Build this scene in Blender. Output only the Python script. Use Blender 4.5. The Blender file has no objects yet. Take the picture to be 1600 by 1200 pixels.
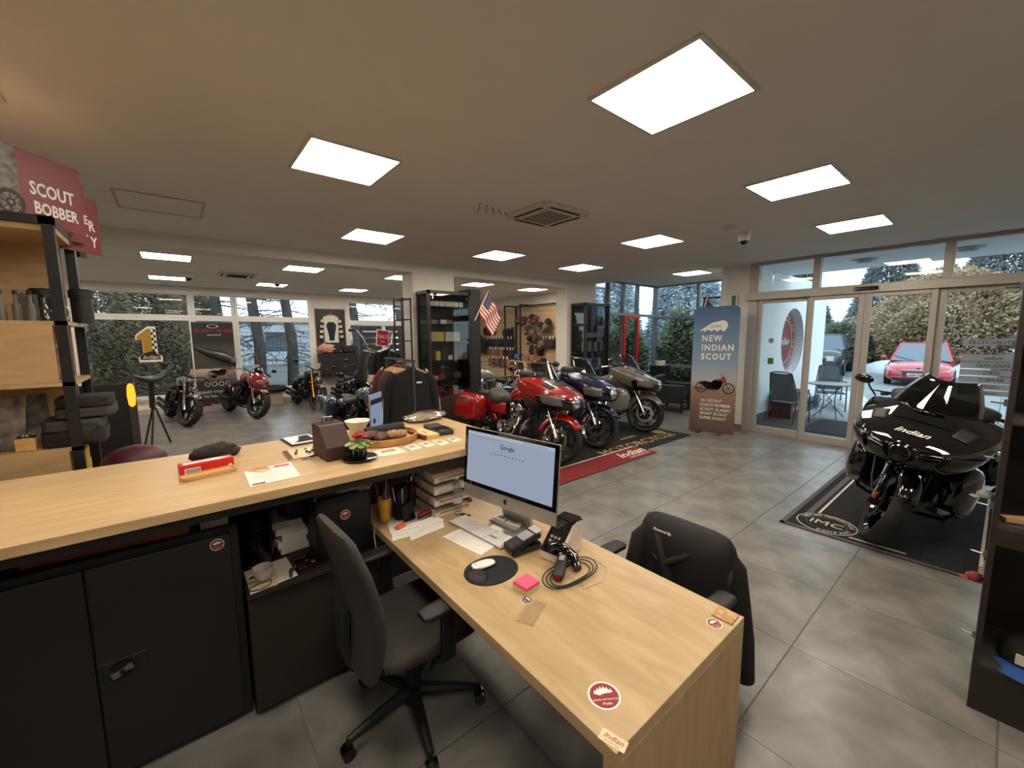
import bpy, bmesh, math, random
from math import sin, cos, pi, radians, sqrt
from mathutils import Vector, Matrix, noise
random.seed(7)
S = bpy.context.scene
COL = S.collection
# ---------------------------------------------------------------- camera
EYE = Vector((0, 0, 1.77))
cam = bpy.data.cameras.new('camera'); cam.sensor_width = 36; cam.lens = 635.88 / 1600 * 36
cam.clip_end = 300; cam.clip_start = .05
camo = bpy.data.objects.new('camera', cam); COL.objects.link(camo)
P_, R_, Y_ = radians(83.26761), radians(-.38276), radians(-39.40623)
camo.matrix_world = Matrix.Translation(EYE) @ Matrix.Rotation(Y_, 4, 'Z') @ Matrix.Rotation(P_, 4, 'X') @ Matrix.Rotation(R_, 4, 'Z')
S.camera = camo
# ---------------------------------------------------------------- view, sky, daylight
S.view_settings.view_transform = 'Standard'; S.view_settings.look = 'None'
S.view_settings.exposure = .12; S.view_settings.gamma = 1; S.view_settings.use_curve_mapping = False
PANEL_POWER = 23.0
wd = bpy.data.worlds.new('overcast_sky'); S.world = wd; wd.use_nodes = True
nt = wd.node_tree; bg = nt.nodes['Background']
tc = nt.nodes.new('ShaderNodeTexCoord'); sx = nt.nodes.new('ShaderNodeSeparateXYZ'); cr = nt.nodes.new('ShaderNodeValToRGB')
nt.links.new(tc.outputs['Generated'], sx.inputs[0]); nt.links.new(sx.outputs['Z'], cr.inputs[0])
cr.color_ramp.elements[0].position = 0; cr.color_ramp.elements[0].color = (.8, .88, .95, 1)
cr.color_ramp.elements[1].position = .6; cr.color_ramp.elements[1].color = (.66, .78, .95, 1)
nt.links.new(cr.outputs[0], bg.inputs[0]); bg.inputs[1].default_value = 2.9
S.cycles.max_bounces = 8; S.cycles.diffuse_bounces = 4; S.cycles.glossy_bounces = 4
S.cycles.transparent_max_bounces = 24; S.cycles.transmission_bounces = 4
S.cycles.caustics_reflective = False; S.cycles.caustics_refractive = False
S.cycles.sample_clamp_indirect = 4; S.cycles.use_denoising = True
# ---------------------------------------------------------------- materials
def lin(c):
    return tuple((v / 12.92 if v <= .04045 else ((v + .055) / 1.055) ** 2.4) for v in [x / 255 for x in c]) + (1,)
MATS = {}
def mat(name, rgb, rough=.6, metal=0, var=.08, scale=20, bump=0, coat=0, rnd=0, emit=0, spec=.5, stretch=None, rgb2=None, dist=0, detail=5):
    if name in MATS: return MATS[name]
    m = bpy.data.materials.new(name); m.use_nodes = True; n = m.node_tree; b = n.nodes['Principled BSDF']
    L = n.links.new
    b.inputs['Roughness'].default_value = rough; b.inputs['Metallic'].default_value = metal
    b.inputs['Coat Weight'].default_value = coat; b.inputs['Coat Roughness'].default_value = .03
    b.inputs['Specular IOR Level'].default_value = spec
    c = lin(rgb)
    tx = n.nodes.new('ShaderNodeTexCoord'); mp = n.nodes.new('ShaderNodeMapping'); ns = n.nodes.new('ShaderNodeTexNoise')
    L(tx.outputs['Object'], mp.inputs[0]); L(mp.outputs[0], ns.inputs['Vector'])
    if stretch: mp.inputs['Scale'].default_value = stretch
    ns.inputs['Scale'].default_value = scale; ns.inputs['Detail'].default_value = detail; ns.inputs['Distortion'].default_value = dist
    mx = n.nodes.new('ShaderNodeMix'); mx.data_type = 'RGBA'
    rp = n.nodes.new('ShaderNodeMapRange'); rp.inputs[1].default_value = .3; rp.inputs[2].default_value = .7
    L(ns.outputs[0], rp.inputs[0]); L(rp.outputs[0], mx.inputs[0])
    c2 = lin(rgb2) if rgb2 else tuple(v * (1 - var * 2) for v in c[:3]) + (1,)
    c1 = c if rgb2 else tuple(min(1, v * (1 + var)) for v in c[:3]) + (1,)
    mx.inputs[6].default_value = c2; mx.inputs[7].default_value = c1
    out = mx.outputs[2]
    if rnd:
        oi = n.nodes.new('ShaderNodeObjectInfo'); hs = n.nodes.new('ShaderNodeHueSaturation'); mr = n.nodes.new('ShaderNodeMapRange')
        mr.inputs[3].default_value = 1 - rnd; mr.inputs[4].default_value = 1 + rnd
        L(oi.outputs['Random'], mr.inputs[0]); L(mr.outputs[0], hs.inputs['Value']); L(out, hs.inputs['Color']); out = hs.outputs[0]
    L(out, b.inputs['Base Color'])
    if bump:
        bp = n.nodes.new('ShaderNodeBump'); bp.inputs['Strength'].default_value = bump; bp.inputs['Distance'].default_value = .004
        L(ns.outputs[0], bp.inputs['Height']); L(bp.outputs[0], b.inputs['Normal'])
    if emit:
        b.inputs['Emission Color'].default_value = c; b.inputs['Emission Strength'].default_value = emit
    MATS[name] = m; return m
def glass(name, tint=(235, 242, 240), refl=.9, base=.04, dark=1.0, rough=0):
    """thin clear sheet: transmits straight through, reflects by fresnel"""
    if name in MATS: return MATS[name]
    m = bpy.data.materials.new(name); m.use_nodes = True; n = m.node_tree; L = n.links.new
    n.nodes.remove(n.nodes['Principled BSDF']); o = n.nodes['Material Output']
    t = n.nodes.new('ShaderNodeBsdfTransparent'); g = n.nodes.new('ShaderNodeBsdfGlossy'); g.inputs['Roughness'].default_value = rough
    c = lin(tint); t.inputs[0].default_value = tuple(v * dark for v in c[:3]) + (1,)
    ge = n.nodes.new('ShaderNodeNewGeometry'); dt = n.nodes.new('ShaderNodeVectorMath'); dt.operation = 'DOT_PRODUCT'
    L(ge.outputs['Incoming'], dt.inputs[0]); L(ge.outputs['Normal'], dt.inputs[1])
    ab = n.nodes.new('ShaderNodeMath'); ab.operation = 'ABSOLUTE'; L(dt.outputs['Value'], ab.inputs[0])
    su = n.nodes.new('ShaderNodeMath'); su.operation = 'SUBTRACT'; su.inputs[0].default_value = 1; L(ab.outputs[0], su.inputs[1])
    pw = n.nodes.new('ShaderNodeMath'); pw.operation = 'POWER'; pw.inputs[1].default_value = 5; L(su.outputs[0], pw.inputs[0])
    mu = n.nodes.new('ShaderNodeMath'); mu.operation = 'MULTIPLY_ADD'; mu.inputs[1].default_value = refl * .7; mu.inputs[2].default_value = base * .7
    mu.use_clamp = True
    L(pw.outputs[0], mu.inputs[0]); mi = n.nodes.new('ShaderNodeMixShader')
    L(mu.outputs[0], mi.inputs[0]); L(t.outputs[0], mi.inputs[1]); L(g.outputs[0], mi.inputs[2]); L(mi.outputs[0], o.inputs[0])
    MATS[name] = m; return m
def emis(name, rgb, st):
    if name in MATS: return MATS[name]
    m = bpy.data.materials.new(name); m.use_nodes = True; n = m.node_tree
    n.nodes.remove(n.nodes['Principled BSDF']); e = n.nodes.new('ShaderNodeEmission')
    e.inputs[0].default_value = lin(rgb); e.inputs[1].default_value = st
    n.links.new(e.outputs[0], n.nodes['Material Output'].inputs[0]); MATS[name] = m; return m
def ramp_mat(name, stops, axis='Z', rough=.6, noise_amt=0, nscale=6):
    """a printed picture: colours by height in the thing's own coordinates (flat print)"""
    if name in MATS: return MATS[name]
    m = bpy.data.materials.new(name); m.use_nodes = True; n = m.node_tree; b = n.nodes['Principled BSDF']; L = n.links.new
    b.inputs['Roughness'].default_value = rough
    tx = n.nodes.new('ShaderNodeTexCoord'); sp = n.nodes.new('ShaderNodeSeparateXYZ'); cr = n.nodes.new('ShaderNodeValToRGB')
    L(tx.outputs['Object'], sp.inputs[0]); src = sp.outputs[axis]
    ns = n.nodes.new('ShaderNodeTexNoise'); ns.inputs['Scale'].default_value = nscale; ns.inputs['Detail'].default_value = 8
    L(tx.outputs['Object'], ns.inputs['Vector'])
    ma = n.nodes.new('ShaderNodeMath'); ma.operation = 'MULTIPLY_ADD'; ma.inputs[1].default_value = noise_amt
    L(ns.outputs[0], ma.inputs[0]); L(src, ma.inputs[2])
    mr = n.nodes.new('ShaderNodeMapRange'); mr.inputs[1].default_value = stops[0][0]; mr.inputs[2].default_value = stops[-1][0]
    L(ma.outputs[0], mr.inputs[0]); L(mr.outputs[0], cr.inputs[0])
    e = cr.color_ramp.elements; a, z = stops[0][0], stops[-1][0]
    e[0].position = 0; e[0].color = lin(stops[0][1]); e[1].position = 1; e[1].color = lin(stops[-1][1])
    for p, c in stops[1:-1]:
        q = e.new((p - a) / (z - a)); q.color = lin(c)
    L(cr.outputs[0], b.inputs['Base Color']); MATS[name] = m; return m
# ---------------------------------------------------------------- mesh builder
def frame(o, x, y):
    x = Vector(x).normalized(); y = Vector(y); y = (y - x * x.dot(y)).normalized(); z = x.cross(y)
    return Matrix(((x.x, y.x, z.x, o[0]), (x.y, y.y, z.y, o[1]), (x.z, y.z, z.z, o[2]), (0, 0, 0, 1)))
def ell(hw, hh, n=20, e=2.4, e2=None):
    r = []
    for k in range(n):
        a = 2 * pi * k / n; c, s = cos(a), sin(a); ee = (e2 or e) if s < 0 else e
        r.append((hw * math.copysign(abs(c) ** (2 / ee), c), hh * math.copysign(abs(s) ** (2 / ee), s)))
    return r
class MB:
    def __init__(s): s.v = []; s.f = []; s.m = []; s.mi = 0; s.M = None
    def add(s, vs, fs):
        o = len(s.v)
        for p in vs:
            p = Vector(p)
            if s.M: p = s.M @ p
            s.v.append(p)
        for f in fs: s.f.append([i + o for i in f]); s.m.append(s.mi)
        return s
    def box(s, x0, x1, y0, y1, z0, z1):
        return s.add([(x0, y0, z0), (x1, y0, z0), (x1, y1, z0), (x0, y1, z0), (x0, y0, z1), (x1, y0, z1), (x1, y1, z1), (x0, y1, z1)],
                     [(0, 3, 2, 1), (4, 5, 6, 7), (0, 1, 5, 4), (1, 2, 6, 5), (2, 3, 7, 6), (3, 0, 4, 7)])
    def loft(s, rings, cap=True, closed=True):
        n = len(rings[0]); vs = [p for r in rings for p in r]; fs = []
        for i in range(len(rings) - 1):
            for k in range(n if closed else n - 1):
                a, b = i * n + k, i * n + (k + 1) % n; fs.append((a, b, b + n, a + n))
        if cap: fs.append(tuple(range(n - 1, -1, -1))); fs.append(tuple(range((len(rings) - 1) * n, len(rings) * n)))
        return s.add(vs, fs)
    def cyl(s, p0, p1, r0, r1=None, n=14, cap=True):
        p0, p1 = Vector(p0), Vector(p1); d = (p1 - p0).normalized()
        u = d.orthogonal().normalized(); w = d.cross(u); r1 = r0 if r1 is None else r1
        return s.loft([[p + (u * cos(2 * pi * k / n) + w * sin(2 * pi * k / n)) * r for k in range(n)] for p, r in ((p0, r0), (p1, r1))], cap)
    def tube(s, pts, r, n=8, closed=False, cap=True):
        P = [Vector(p) for p in pts]; N = len(P); rings = []; u = None
        rr = r if hasattr(r, '__len__') else [r] * N
        for i in range(N):
            if closed: d = P[(i + 1) % N] - P[i - 1]
            else: d = P[min(i + 1, N - 1)] - P[max(i - 1, 0)]
            d = d.normalized() if d.length > 1e-9 else Vector((0, 0, 1))
            if u is None: u = d.orthogonal().normalized()
            u = (u - d * u.dot(d)); u = u.normalized() if u.length > 1e-6 else d.orthogonal().normalized()
            w = d.cross(u); rings.append([P[i] + (u * cos(2 * pi * k / n) + w * sin(2 * pi * k / n)) * rr[i] for k in range(n)])
        if closed: rings.append(rings[0])
        return s.loft(rings, cap and not closed)
    def lathe(s, prof, n=24, o=(0, 0, 0), ax='z', closed=False):
        """profile of (radius, height)"""
        rings = []
        for r, h in prof:
            ring = []
            for k in range(n):
                a = 2 * pi * k / n; c, q = r * cos(a), r * sin(a)
                p = {'z': (c, q, h), 'y': (c, h, q), 'x': (h, c, q)}[ax]
                ring.append((p[0] + o[0], p[1] + o[1], p[2] + o[2]))
            rings.append(ring)
        if closed: rings.append(rings[0])
        return s.loft(rings, not closed)
    def sph(s, c, r, n=14, m=8):
        r = r if hasattr(r, '__len__') else (r, r, r)
        rings = []
        for i in range(m + 1):
            t = pi * i / m; t = min(max(t, .02), pi - .02)
            rings.append([(c[0] + r[0] * sin(t) * cos(2 * pi * k / n), c[1] + r[1] * sin(t) * sin(2 * pi * k / n), c[2] - r[2] * cos(t)) for k in range(n)])
        return s.loft(rings)
    def prism(s, poly, z0, z1, ax='z'):
        def P(p, z): return {'z': (p[0], p[1], z), 'y': (p[0], z, p[1]), 'x': (z, p[0], p[1])}[ax]
        return s.loft([[P(p, z0) for p in poly], [P(p, z1) for p in poly]])
    def quad(s, a, b, c, d): return s.add([a, b, c, d], [(0, 1, 2, 3)])
    def build(s, name, mats, parent=None, smooth=False, bevel=0, sub=0, ang=40, label=None, kind=None, solid=0):
        me = bpy.data.meshes.new(name); me.from_pydata([tuple(p) for p in s.v], [], s.f)
        mats = mats if isinstance(mats, (list, tuple)) else [mats]
        for m in mats: me.materials.append(m)
        if len(mats) > 1: me.polygons.foreach_set('material_index', s.m)
        bm = bmesh.new(); bm.from_mesh(me); bmesh.ops.recalc_face_normals(bm, faces=bm.faces)
        if smooth:
            for f in bm.faces: f.smooth = True
            c = radians(ang)
            for e in bm.edges:
                if len(e.link_faces) == 2 and e.calc_face_angle(0) > c: e.smooth = False
        bm.to_mesh(me); bm.free()
        o = bpy.data.objects.new(name, me); COL.objects.link(o)
        if parent: o.parent = parent
        if label: o['label'] = label
        if kind: o['kind'] = kind
        if solid:
            d = o.modifiers.new('solid', 'SOLIDIFY'); d.thickness = solid; d.offset = 0
        if bevel:
            d = o.modifiers.new('bevel', 'BEVEL'); d.width = bevel; d.segments = 2; d.limit_method = 'ANGLE'; d.angle_limit = radians(50)
            d.harden_normals = False
        if sub:
            d = o.modifiers.new('sub', 'SUBSURF'); d.levels = sub; d.render_levels = sub
        return o
def tag(o, label=None, cat=None, group=None, kind=None):
    if label: o['label'] = label
    if cat: o['category'] = cat
    if group: o['group'] = group
    if kind: o['kind'] = kind
    return o
def thing(name, label, cat, loc=(0, 0, 0), rz=0, group=None):
    o = bpy.data.objects.new(name, None); COL.objects.link(o); o.empty_display_size = .1
    o.location = loc; o.rotation_euler = (0, 0, radians(rz)); return tag(o, label, cat, group)
def place(o, loc=(0, 0, 0), rz=0, rx=0, ry=0):
    o.location = loc; o.rotation_euler = (radians(rx), radians(ry), radians(rz)); return o
CH = {}
def copy_tree(o, parent=None, loc=None, rz=None, label=None, group=None):
    c = o.copy(); COL.objects.link(c); c.parent = parent
    for ch in list(o.children): copy_tree(ch, c)
    if loc is not None: c.location = loc
    if rz is not None: c.rotation_euler = (0, 0, radians(rz))
    if label: c['label'] = label
    if group: c['group'] = group
    return c
def box(name, b, m, parent=None, bevel=0, **k): return MB().box(*b).build(name, m, parent, bevel=bevel, **k)
def struct(name, mb, m, parent=None, **k):
    o = mb.build(name, m, parent, **k); o['kind'] = 'structure'; return o
def text(s, M, size, m, parent=None, shear=0, align='CENTER', ext=.0008, space=1.0, name='lettering', bold=0, sx=1.0):
    cu = bpy.data.curves.new(name, 'FONT'); cu.body = s; cu.size = size; cu.align_x = align; cu.align_y = 'CENTER'
    cu.shear = shear; cu.extrude = ext; cu.offset = bold; cu.space_character = space; cu.resolution_u = 2
    tmp = bpy.data.objects.new(name, cu); me = bpy.data.meshes.new_from_object(tmp); me.name = name
    bpy.data.objects.remove(tmp); bpy.data.curves.remove(cu); me.transform(Matrix.Diagonal((sx, 1, 1, 1)))
    if not me.materials: me.materials.append(m)
    o = bpy.data.objects.new(name, me); COL.objects.link(o); o.matrix_world = M
    if parent: o.parent = parent
    return o
ORD = 'first second third fourth fifth sixth seventh eighth ninth tenth eleventh twelfth thirteenth fourteenth'.split()
def proj(p):
    c = camo.matrix_world.inverted() @ Vector(p)
    if c.z > -.05: return None
    return 800 + 635.88 * c.x / -c.z, 600 - 635.88 * c.y / -c.z
# common materials
WHITE = mat('white_wall_paint', (232, 227, 218), .8, var=.02, scale=4)
CEIL = mat('white_ceiling_paint', (240, 236, 230), .85, var=.015, scale=2)
FRAMEW = mat('white_window_frame', (232, 231, 228), .45, var=.01)
ALU = mat('brushed_bronze_aluminium', (184, 178, 170), .4, .35, var=.04, scale=40)
BLK = mat('black_powder_coated_steel', (22, 21, 21), .45, var=.1, scale=60)
BLKM = mat('matt_black_plastic', (26, 26, 27), .55, var=.1)
BLKG = mat('glossy_black', (9, 9, 10), .08, coat=.6, var=.05)
CHR = mat('polished_chrome', (225, 225, 222), .08, 1, var=.02)
STEEL = mat('satin_steel', (150, 150, 150), .3, 1, var=.05)
DKM = mat('dark_engine_metal', (48, 47, 46), .35, .8, var=.15)
RUB = mat('tyre_rubber', (27, 26, 25), .75, var=.12, scale=90, bump=.3)
LEA = mat('black_leather_seat', (34, 32, 31), .55, var=.12, scale=120, bump=.3)
PLY = mat('birch_plywood', (198, 170, 128), .42, scale=2.6, stretch=(1, 6, 6), bump=.03, rgb2=(178, 149, 108), dist=1.0, detail=9)
PLYE = mat('birch_plywood_edge', (176, 134, 82), .6, var=.1, scale=30)
PAPER = mat('white_paper', (232, 228, 220), .8, var=.02)
INK = mat('dark_ink', (40, 40, 44), .7)
RED = mat('indian_red_print', (140, 28, 34), .5, var=.03)
WHT = mat('white_print', (235, 232, 226), .5, var=.01)
AMBER = mat('amber_lens', (200, 78, 20), .2, coat=.5)
GLS = glass('clear_glass')
# ================================================================ ROOM
H = 3.02; DX = 8.1; WY = 12.8
# floor: grey concrete-look tiles
FT = mat('concrete_look_floor_tile', (140, 137, 133), .3, scale=3.2, rnd=.05, rgb2=(92, 90, 87), bump=.06, detail=12, dist=.6)
GROUT = mat('dark_floor_grout', (92, 89, 86), .7)
fl = struct('floor', MB().box(-5, 10.26, -4, WY + .3, -.12, -.002), GROUT)
TS = .7525; tb = MB().box(-TS / 2 + .0015, TS / 2 - .0015, -TS / 2 + .0015, TS / 2 - .0015, -.006, 0)
t0 = tb.build('tile', FT, fl); first = True; rest = MB(); nT = 0
for i in range(-9, 11):
    for j in range(-6, 17):
        x, y = 1.828 + TS * (i + .5), .64 + .757 * (j + .5)
        if x > 8.0 and y < 3.3 and x > 8.3: continue
        q = proj((x, y, 0)); vis = q and -160 < q[0] < 1760 and -100 < q[1] < 1500
        if vis and nT < 290:
            o = t0 if first else t0.copy()
            if not first: COL.objects.link(o)
            first = False; o.location = (x, y, 0); nT += 1
        else: rest.box(x - TS / 2 + .0025, x + TS / 2 - .0025, y - TS / 2 + .0025, y + TS / 2 - .0025, -.006, 0)
rest.build('tile', FT, fl, kind='stuff')
# ceilings
struct('ceiling', MB().box(-5, 8.06, -4, WY + .3, H, H + .25).box(8.06, 9.0, 6.9, WY + .3, H, H + .25), CEIL)
struct('ceiling_alcove', MB().box(8.06, 10.35, 3.0, 6.3, H + .05, H + .3), CEIL)
# beam and piers along the middle of the hall
struct('beam', MB().box(-5, 3.2, 6.55, 6.9, 2.86, H).box(4.02, 7.04, 6.55, 6.9, 2.86, H), WHITE)
struct('column_middle', MB().box(3.2, 4.02, 6.55, 6.95, 0, H), WHITE)
struct('column_glass', MB().box(7.04, 8.08, 6.55, 6.9, 0, H), WHITE)
struct('column_door', MB().box(8.06, 8.5, 3.05, 3.45, 0, H + .2), WHITE)
struct('baseboard_door', MB().box(8.045, 8.06, 3.05, 3.45, 0, .09).box(7.04, 8.08, 6.535, 6.55, 0, .09), mat('grey_baseboard', (110, 106, 102), .5))
# far window wall
fw = MB()
fw.box(-5, -1.66, WY, WY + .3, 0, H).box(-1.66, 3.07, WY, WY + .3, 0, .34).box(-1.66, 3.07, WY, WY + .3, 2.88, H)
fw.box(3.07, 4.08, WY, WY + .3, 0, H).box(4.08, 7.9, WY, WY + .3, 0, .84).box(4.08, 7.9, WY, WY + .3, 2.86, H).box(7.9, 9.0, WY, WY + .3, 0, H)
struct('wall_far', fw, WHITE)
struct('wall_right', MB().box(8.7, 8.95, 7.3, WY + .3, 0, H + .25).prism([(8.06, 6.85), (8.14, 6.85), (8.95, 7.3), (8.7, 7.3)], 0, H + .25), WHITE)
struct('wall_left', MB().box(-5.2, -5, -4, WY + .3, 0, H), WHITE)
struct('wall_back', MB().box(-5, 8.3, -4.2, -4, 0, H), WHITE)
struct('trim_sill', MB().box(-1.66, 3.07, WY - .14, WY, 0, .12).box(-1.66, 3.07, WY - .05, WY, .3, .34), mat('cream_plinth', (200, 190, 172), .6))
def window(name, x0, x1, z0, z1, y=WY, t=.07, handle=False, glassm=GLS):
    w = struct(name, MB().box(x0, x1, y, y + .07, z0, z0 + t).box(x0, x1, y, y + .07, z1 - t, z1).box(x0, x0 + t, y, y + .07, z0 + t, z1 - t).box(x1 - t, x1, y, y + .07, z0 + t, z1 - t), FRAMEW, bevel=.008)
    MB().box(x0 + t, x1 - t, y + .03, y + .036, z0 + t, z1 - t).build('pane', glassm, w)
    if handle: MB().box((x0 + x1) / 2 - .015, (x0 + x1) / 2 + .015, y - .03, y, z0 + .01, z0 + .05).build('window_handle', FRAMEW, w)
    return w
cols = [(-1.66, .36), (.36, 1.24), (1.24, 3.07)]
k = 1
for x0, x1 in cols:
    window('window_%d' % k, x0, x1, 2.26, 2.88, handle=True); k += 1
    window('window_%d' % k, x0, x1, .34, 2.26); k += 1
for x0, x1 in [(4.08, 5.98), (5.98, 7.9)]:
    window('window_%d' % k, x0, x1, 2.2, 2.86, handle=True); k += 1
    window('window_%d' % k, x0, x1, .84, 2.2); k += 1
struct('trim_blind_box', MB().box(-1.66, 3.07, WY - .04, WY, 2.84, 2.9), FRAMEW)
# alcove curtain wall: back at Y 6.35, side at X 9.75
GF = mat('grey_curtain_wall_frame', (128, 134, 140), .4, .3, var=.03)
def gridwall(name, along, pos, us, zs, w=.06, d=.1, m=GF, glassm=GLS, skip=()):
    """frame bars plus one pane per opening"""
    def B(mb, u0, u1, z0, z1, dd=d):
        if along == 'x': mb.box(u0, u1, pos - dd / 2, pos + dd / 2, z0, z1)
        else: mb.box(pos - dd / 2, pos + dd / 2, u0, u1, z0, z1)
        return mb
    f = MB()
    for u in us: B(f, u - w / 2, u + w / 2, zs[0], zs[-1])
    for z in zs:
        for a, b in zip(us, us[1:]): B(f, a + w / 2, b - w / 2, z - w / 2 if z > zs[0] else z, z + w / 2 if z < zs[-1] else z)
    o = struct(name, f, m)
    for i, (a, b) in enumerate(zip(us, us[1:])):
        for j, (c, e) in enumerate(zip(zs, zs[1:])):
            if (i, j) in skip: continue
            B(MB(), a + w / 2, b - w / 2, c + w / 2, e - w / 2, .01).build('pane', glassm, o)
    return o
gridwall('window_%d' % k, 'x', 6.22, [8.1, 8.7, 9.32, 10.17], [0, .75, 2.28, H + .05]); k += 1
gridwall('window_%d' % k, 'y', 10.2, [3.63, 4.3, 5.03, 6.19], [0, .95, 2.22, H + .05]); k += 1
# red door frame in the alcove
rd = struct('door_1', MB().box(8.66, 9.28, 6.11, 6.17, 2.18, 2.25).box(9.2, 9.28, 6.11, 6.17, 0, 2.18).box(8.66, 8.73, 6.11, 6.17, 0, 2.18).box(8.73, 9.2, 6.11, 6.17, 0, .12), mat('red_door_frame', (190, 42, 40), .4))
MB().box(8.73, 9.2, 6.13, 6.14, .12, 2.18).build('pane', GLS, rd)
# entrance: aluminium sliding door front on X = 8.1
fr = MB().box(DX - .06, DX + .06, 2.9, 3.05, 0, H)
fr.box(DX - .14, DX + .06, -3.9, 3.07, 2.37, 2.5).box(DX - .06, DX + .06, -3.9, 2.9, 2.97, H)
for y in (2.06, .6, -1.4): fr.box(DX - .06, DX + .06, y - .05, y + .05, 2.5, 2.97)
ent = struct('door_2', fr, ALU, bevel=.006)
for a, b in ((2.9, 2.11), (2.01, .65), (.55, -1.35)): MB().box(DX - .006, DX + .006, b, a, 2.5, 2.97).build('pane', GLS, ent)
MB().box(DX - .2, DX - .14, 1.27, 1.55, 2.41, 2.46).build('door_sensor', BLKG, ent, bevel=.01)
def leaf(name, y0, y1, x, w=.07, kick=.12):
    o = struct(name, MB().box(x - .03, x + .03, y0, y0 + w, 0, 2.37).box(x - .03, x + .03, y1 - w, y1, 0, 2.37).box(x - .03, x + .03, y0 + w, y1 - w, 0, kick).box(x - .03, x + .03, y0 + w, y1 - w, 2.31, 2.37), ALU, bevel=.005)
    MB().box(x - .006, x + .006, y0 + w, y1 - w, kick, 2.31).build('pane', GLS, o); return o
f1 = leaf('door_3', 2.1, 2.9, DX); f2 = leaf('door_4', 1.425, 2.13, DX - .07); f3 = leaf('door_5', .66, 1.415, DX - .07)
f4 = leaf('door_6', -1.4, .68, DX, w=.1)
struct('wall_door', MB().box(DX - .06, DX + .2, -4, -1.4, 0, H), WHITE)
struct('trim_header', MB().box(8.06, 8.3, -4, 3.05, H, H + .3), WHITE)
# grey film with mirrored dealer lettering on the fixed pane (seen from behind)
FILM = mat('grey_window_film', (158, 170, 184), .5, var=.02)
fx = DX - .02
dec = thing('window_sticker', 'grey film strips with mirrored dark lettering on the glass right of the entrance', 'sticker', (fx, 0, 0))
fz = [(1.60, 1.69), (1.40, 1.49), (1.305, 1.39), (1.215, 1.295), (1.12, 1.205), (1.035, 1.11), (.96, 1.025)]
for (a, b), s in zip(fz, ('MOTORCYCLES', 'Indian', 'ENGLAND', 'ZERO', 'BRABUS', 'HSUN', 'service')):
    MB().box(-.002, .002, -.16, .39, a, b).build('film_strip', FILM, dec)
    t = text(s, frame((-.004, .11, (a + b) / 2), (0, 1, 0), (0, 0, 1)), (b - a) * .72, INK, dec)
gs = thing('green_door_sticker', 'small green square notice stuck on the left entrance pane', 'sticker', (DX - .01, 2.65, 1.3))
MB().box(-.002, .002, -.045, .045, -.055, .055).build('notice', mat('green_notice', (60, 130, 50), .5), gs)
gs2 = MB().lathe([(.045, 0), (.045, .004)], 20, ax='x').build('round_door_sticker', mat('pale_green_sticker', (150, 165, 140), .5))
gs2.location = (DX - .014, 2.66, 1.66); tag(gs2, 'round pale sticker above the green notice on the entrance pane', 'sticker')
exi = thing('emergency_light', 'small green and white emergency light high on the column by the entrance', 'lamp', (8.055, 3.29, 2.37))
MB().box(-.05, 0, -.05, .05, -.09, .13).build('housing', WHT, exi, bevel=.006)
MB().box(-.054, -.05, -.035, .035, -.07, .11).build('green_face', mat('green_sign', (40, 110, 60), .4), exi)
# ---------------------------------------------------------------- ceiling fittings
PAN = emis('warm_led_diffuser', (255, 241, 220), PANEL_POWER)
PFR = mat('white_panel_frame', (225, 220, 210), .5)
def panel(x, y, label, z=H):
    p = thing('ceiling_panel_light', label, 'ceiling light', (x + .3, y + .3, z), group='square ceiling panel lights')
    MB().box(-.31, .31, -.31, -.29, -.012, 0).box(-.31, .31, .29, .31, -.012, 0).box(-.31, -.29, -.29, .29, -.012, 0).box(.29, .31, -.29, .29, -.012, 0).build('frame', PFR, p)
    MB().box(-.29, .29, -.29, .29, -.006, -.002).build('diffuser', PAN, p); return p
panel(1.8, .93, 'lit square panel light above the desk, the largest in view')
panel(.75, 2.87, 'lit square panel light straight above the long counter')
panel(1.71, 4.88, 'lit panel light in front of the beam, nearest the left hall')
panel(3.83, .94, 'lit panel light over the aisle between desk and black motorcycle')
panel(5.84, .95, 'lit panel light nearest the entrance doors')
panel(4.76, 2.87, 'lit panel light between air conditioner and ceiling camera')
panel(3.7, 4.87, 'lit panel light above the red touring motorcycle')
panel(5.61, 4.86, 'lit panel light above the blue touring motorcycle')
panel(-.3, 8.05, 'lit panel light of the left hall, by the shelf, front row')
panel(-.32, 10.95, 'lit panel light of the left hall, by the shelf, rear row')
panel(1.62, 8.05, 'lit panel light of the left hall, second in the front row')
panel(1.58, 10.98, 'lit panel light of the left hall, second in the rear row')
panel(3.5, 11.0, 'lit panel light nearest the framed racing jersey')
panel(3.56, 8.05, 'lit panel light half hidden by the middle column')
panel(5.48, 8.03, 'lit panel light in the room behind, above the gear wall')
panel(8.25, 4.1, 'lit panel light of the glass alcove', H + .05)
for x, y, l in ((-.25, .93, 'over the cabinets left of the camera'), (-1.2, 2.87, 'over the left end of the counter'), (5.5, 11.0, 'behind the middle column, rear row'), (7.3, 8.05, 'near the slatwall'), (-2.3, 8.05, 'far left of the left hall, front row'), (-2.3, 11, 'far left of the left hall, rear row'), (-.25, -1, 'behind the camera, left'), (1.8, -1, 'behind the camera, middle'), (3.83, -1, 'behind the camera, right')):
    panel(x, y, 'square panel light outside the picture, ' + l)
blank = thing('ceiling_hatch', 'blank white square hatch in the ceiling near the shelf', 'hatch', (0, 5.18, H))
MB().box(-.32, .32, -.32, -.3, -.008, 0).box(-.32, .32, .3, .32, -.008, 0).box(-.32, -.3, -.3, .3, -.008, 0).box(.3, .32, -.3, .3, -.008, 0).build('frame', mat('grey_hatch_frame', (190, 182, 172), .7), blank)
MB().box(-.3, .3, -.3, .3, -.004, 0).build('cover', CEIL, blank)
DV = mat('dark_vent', (40, 36, 33), .7)
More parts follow.
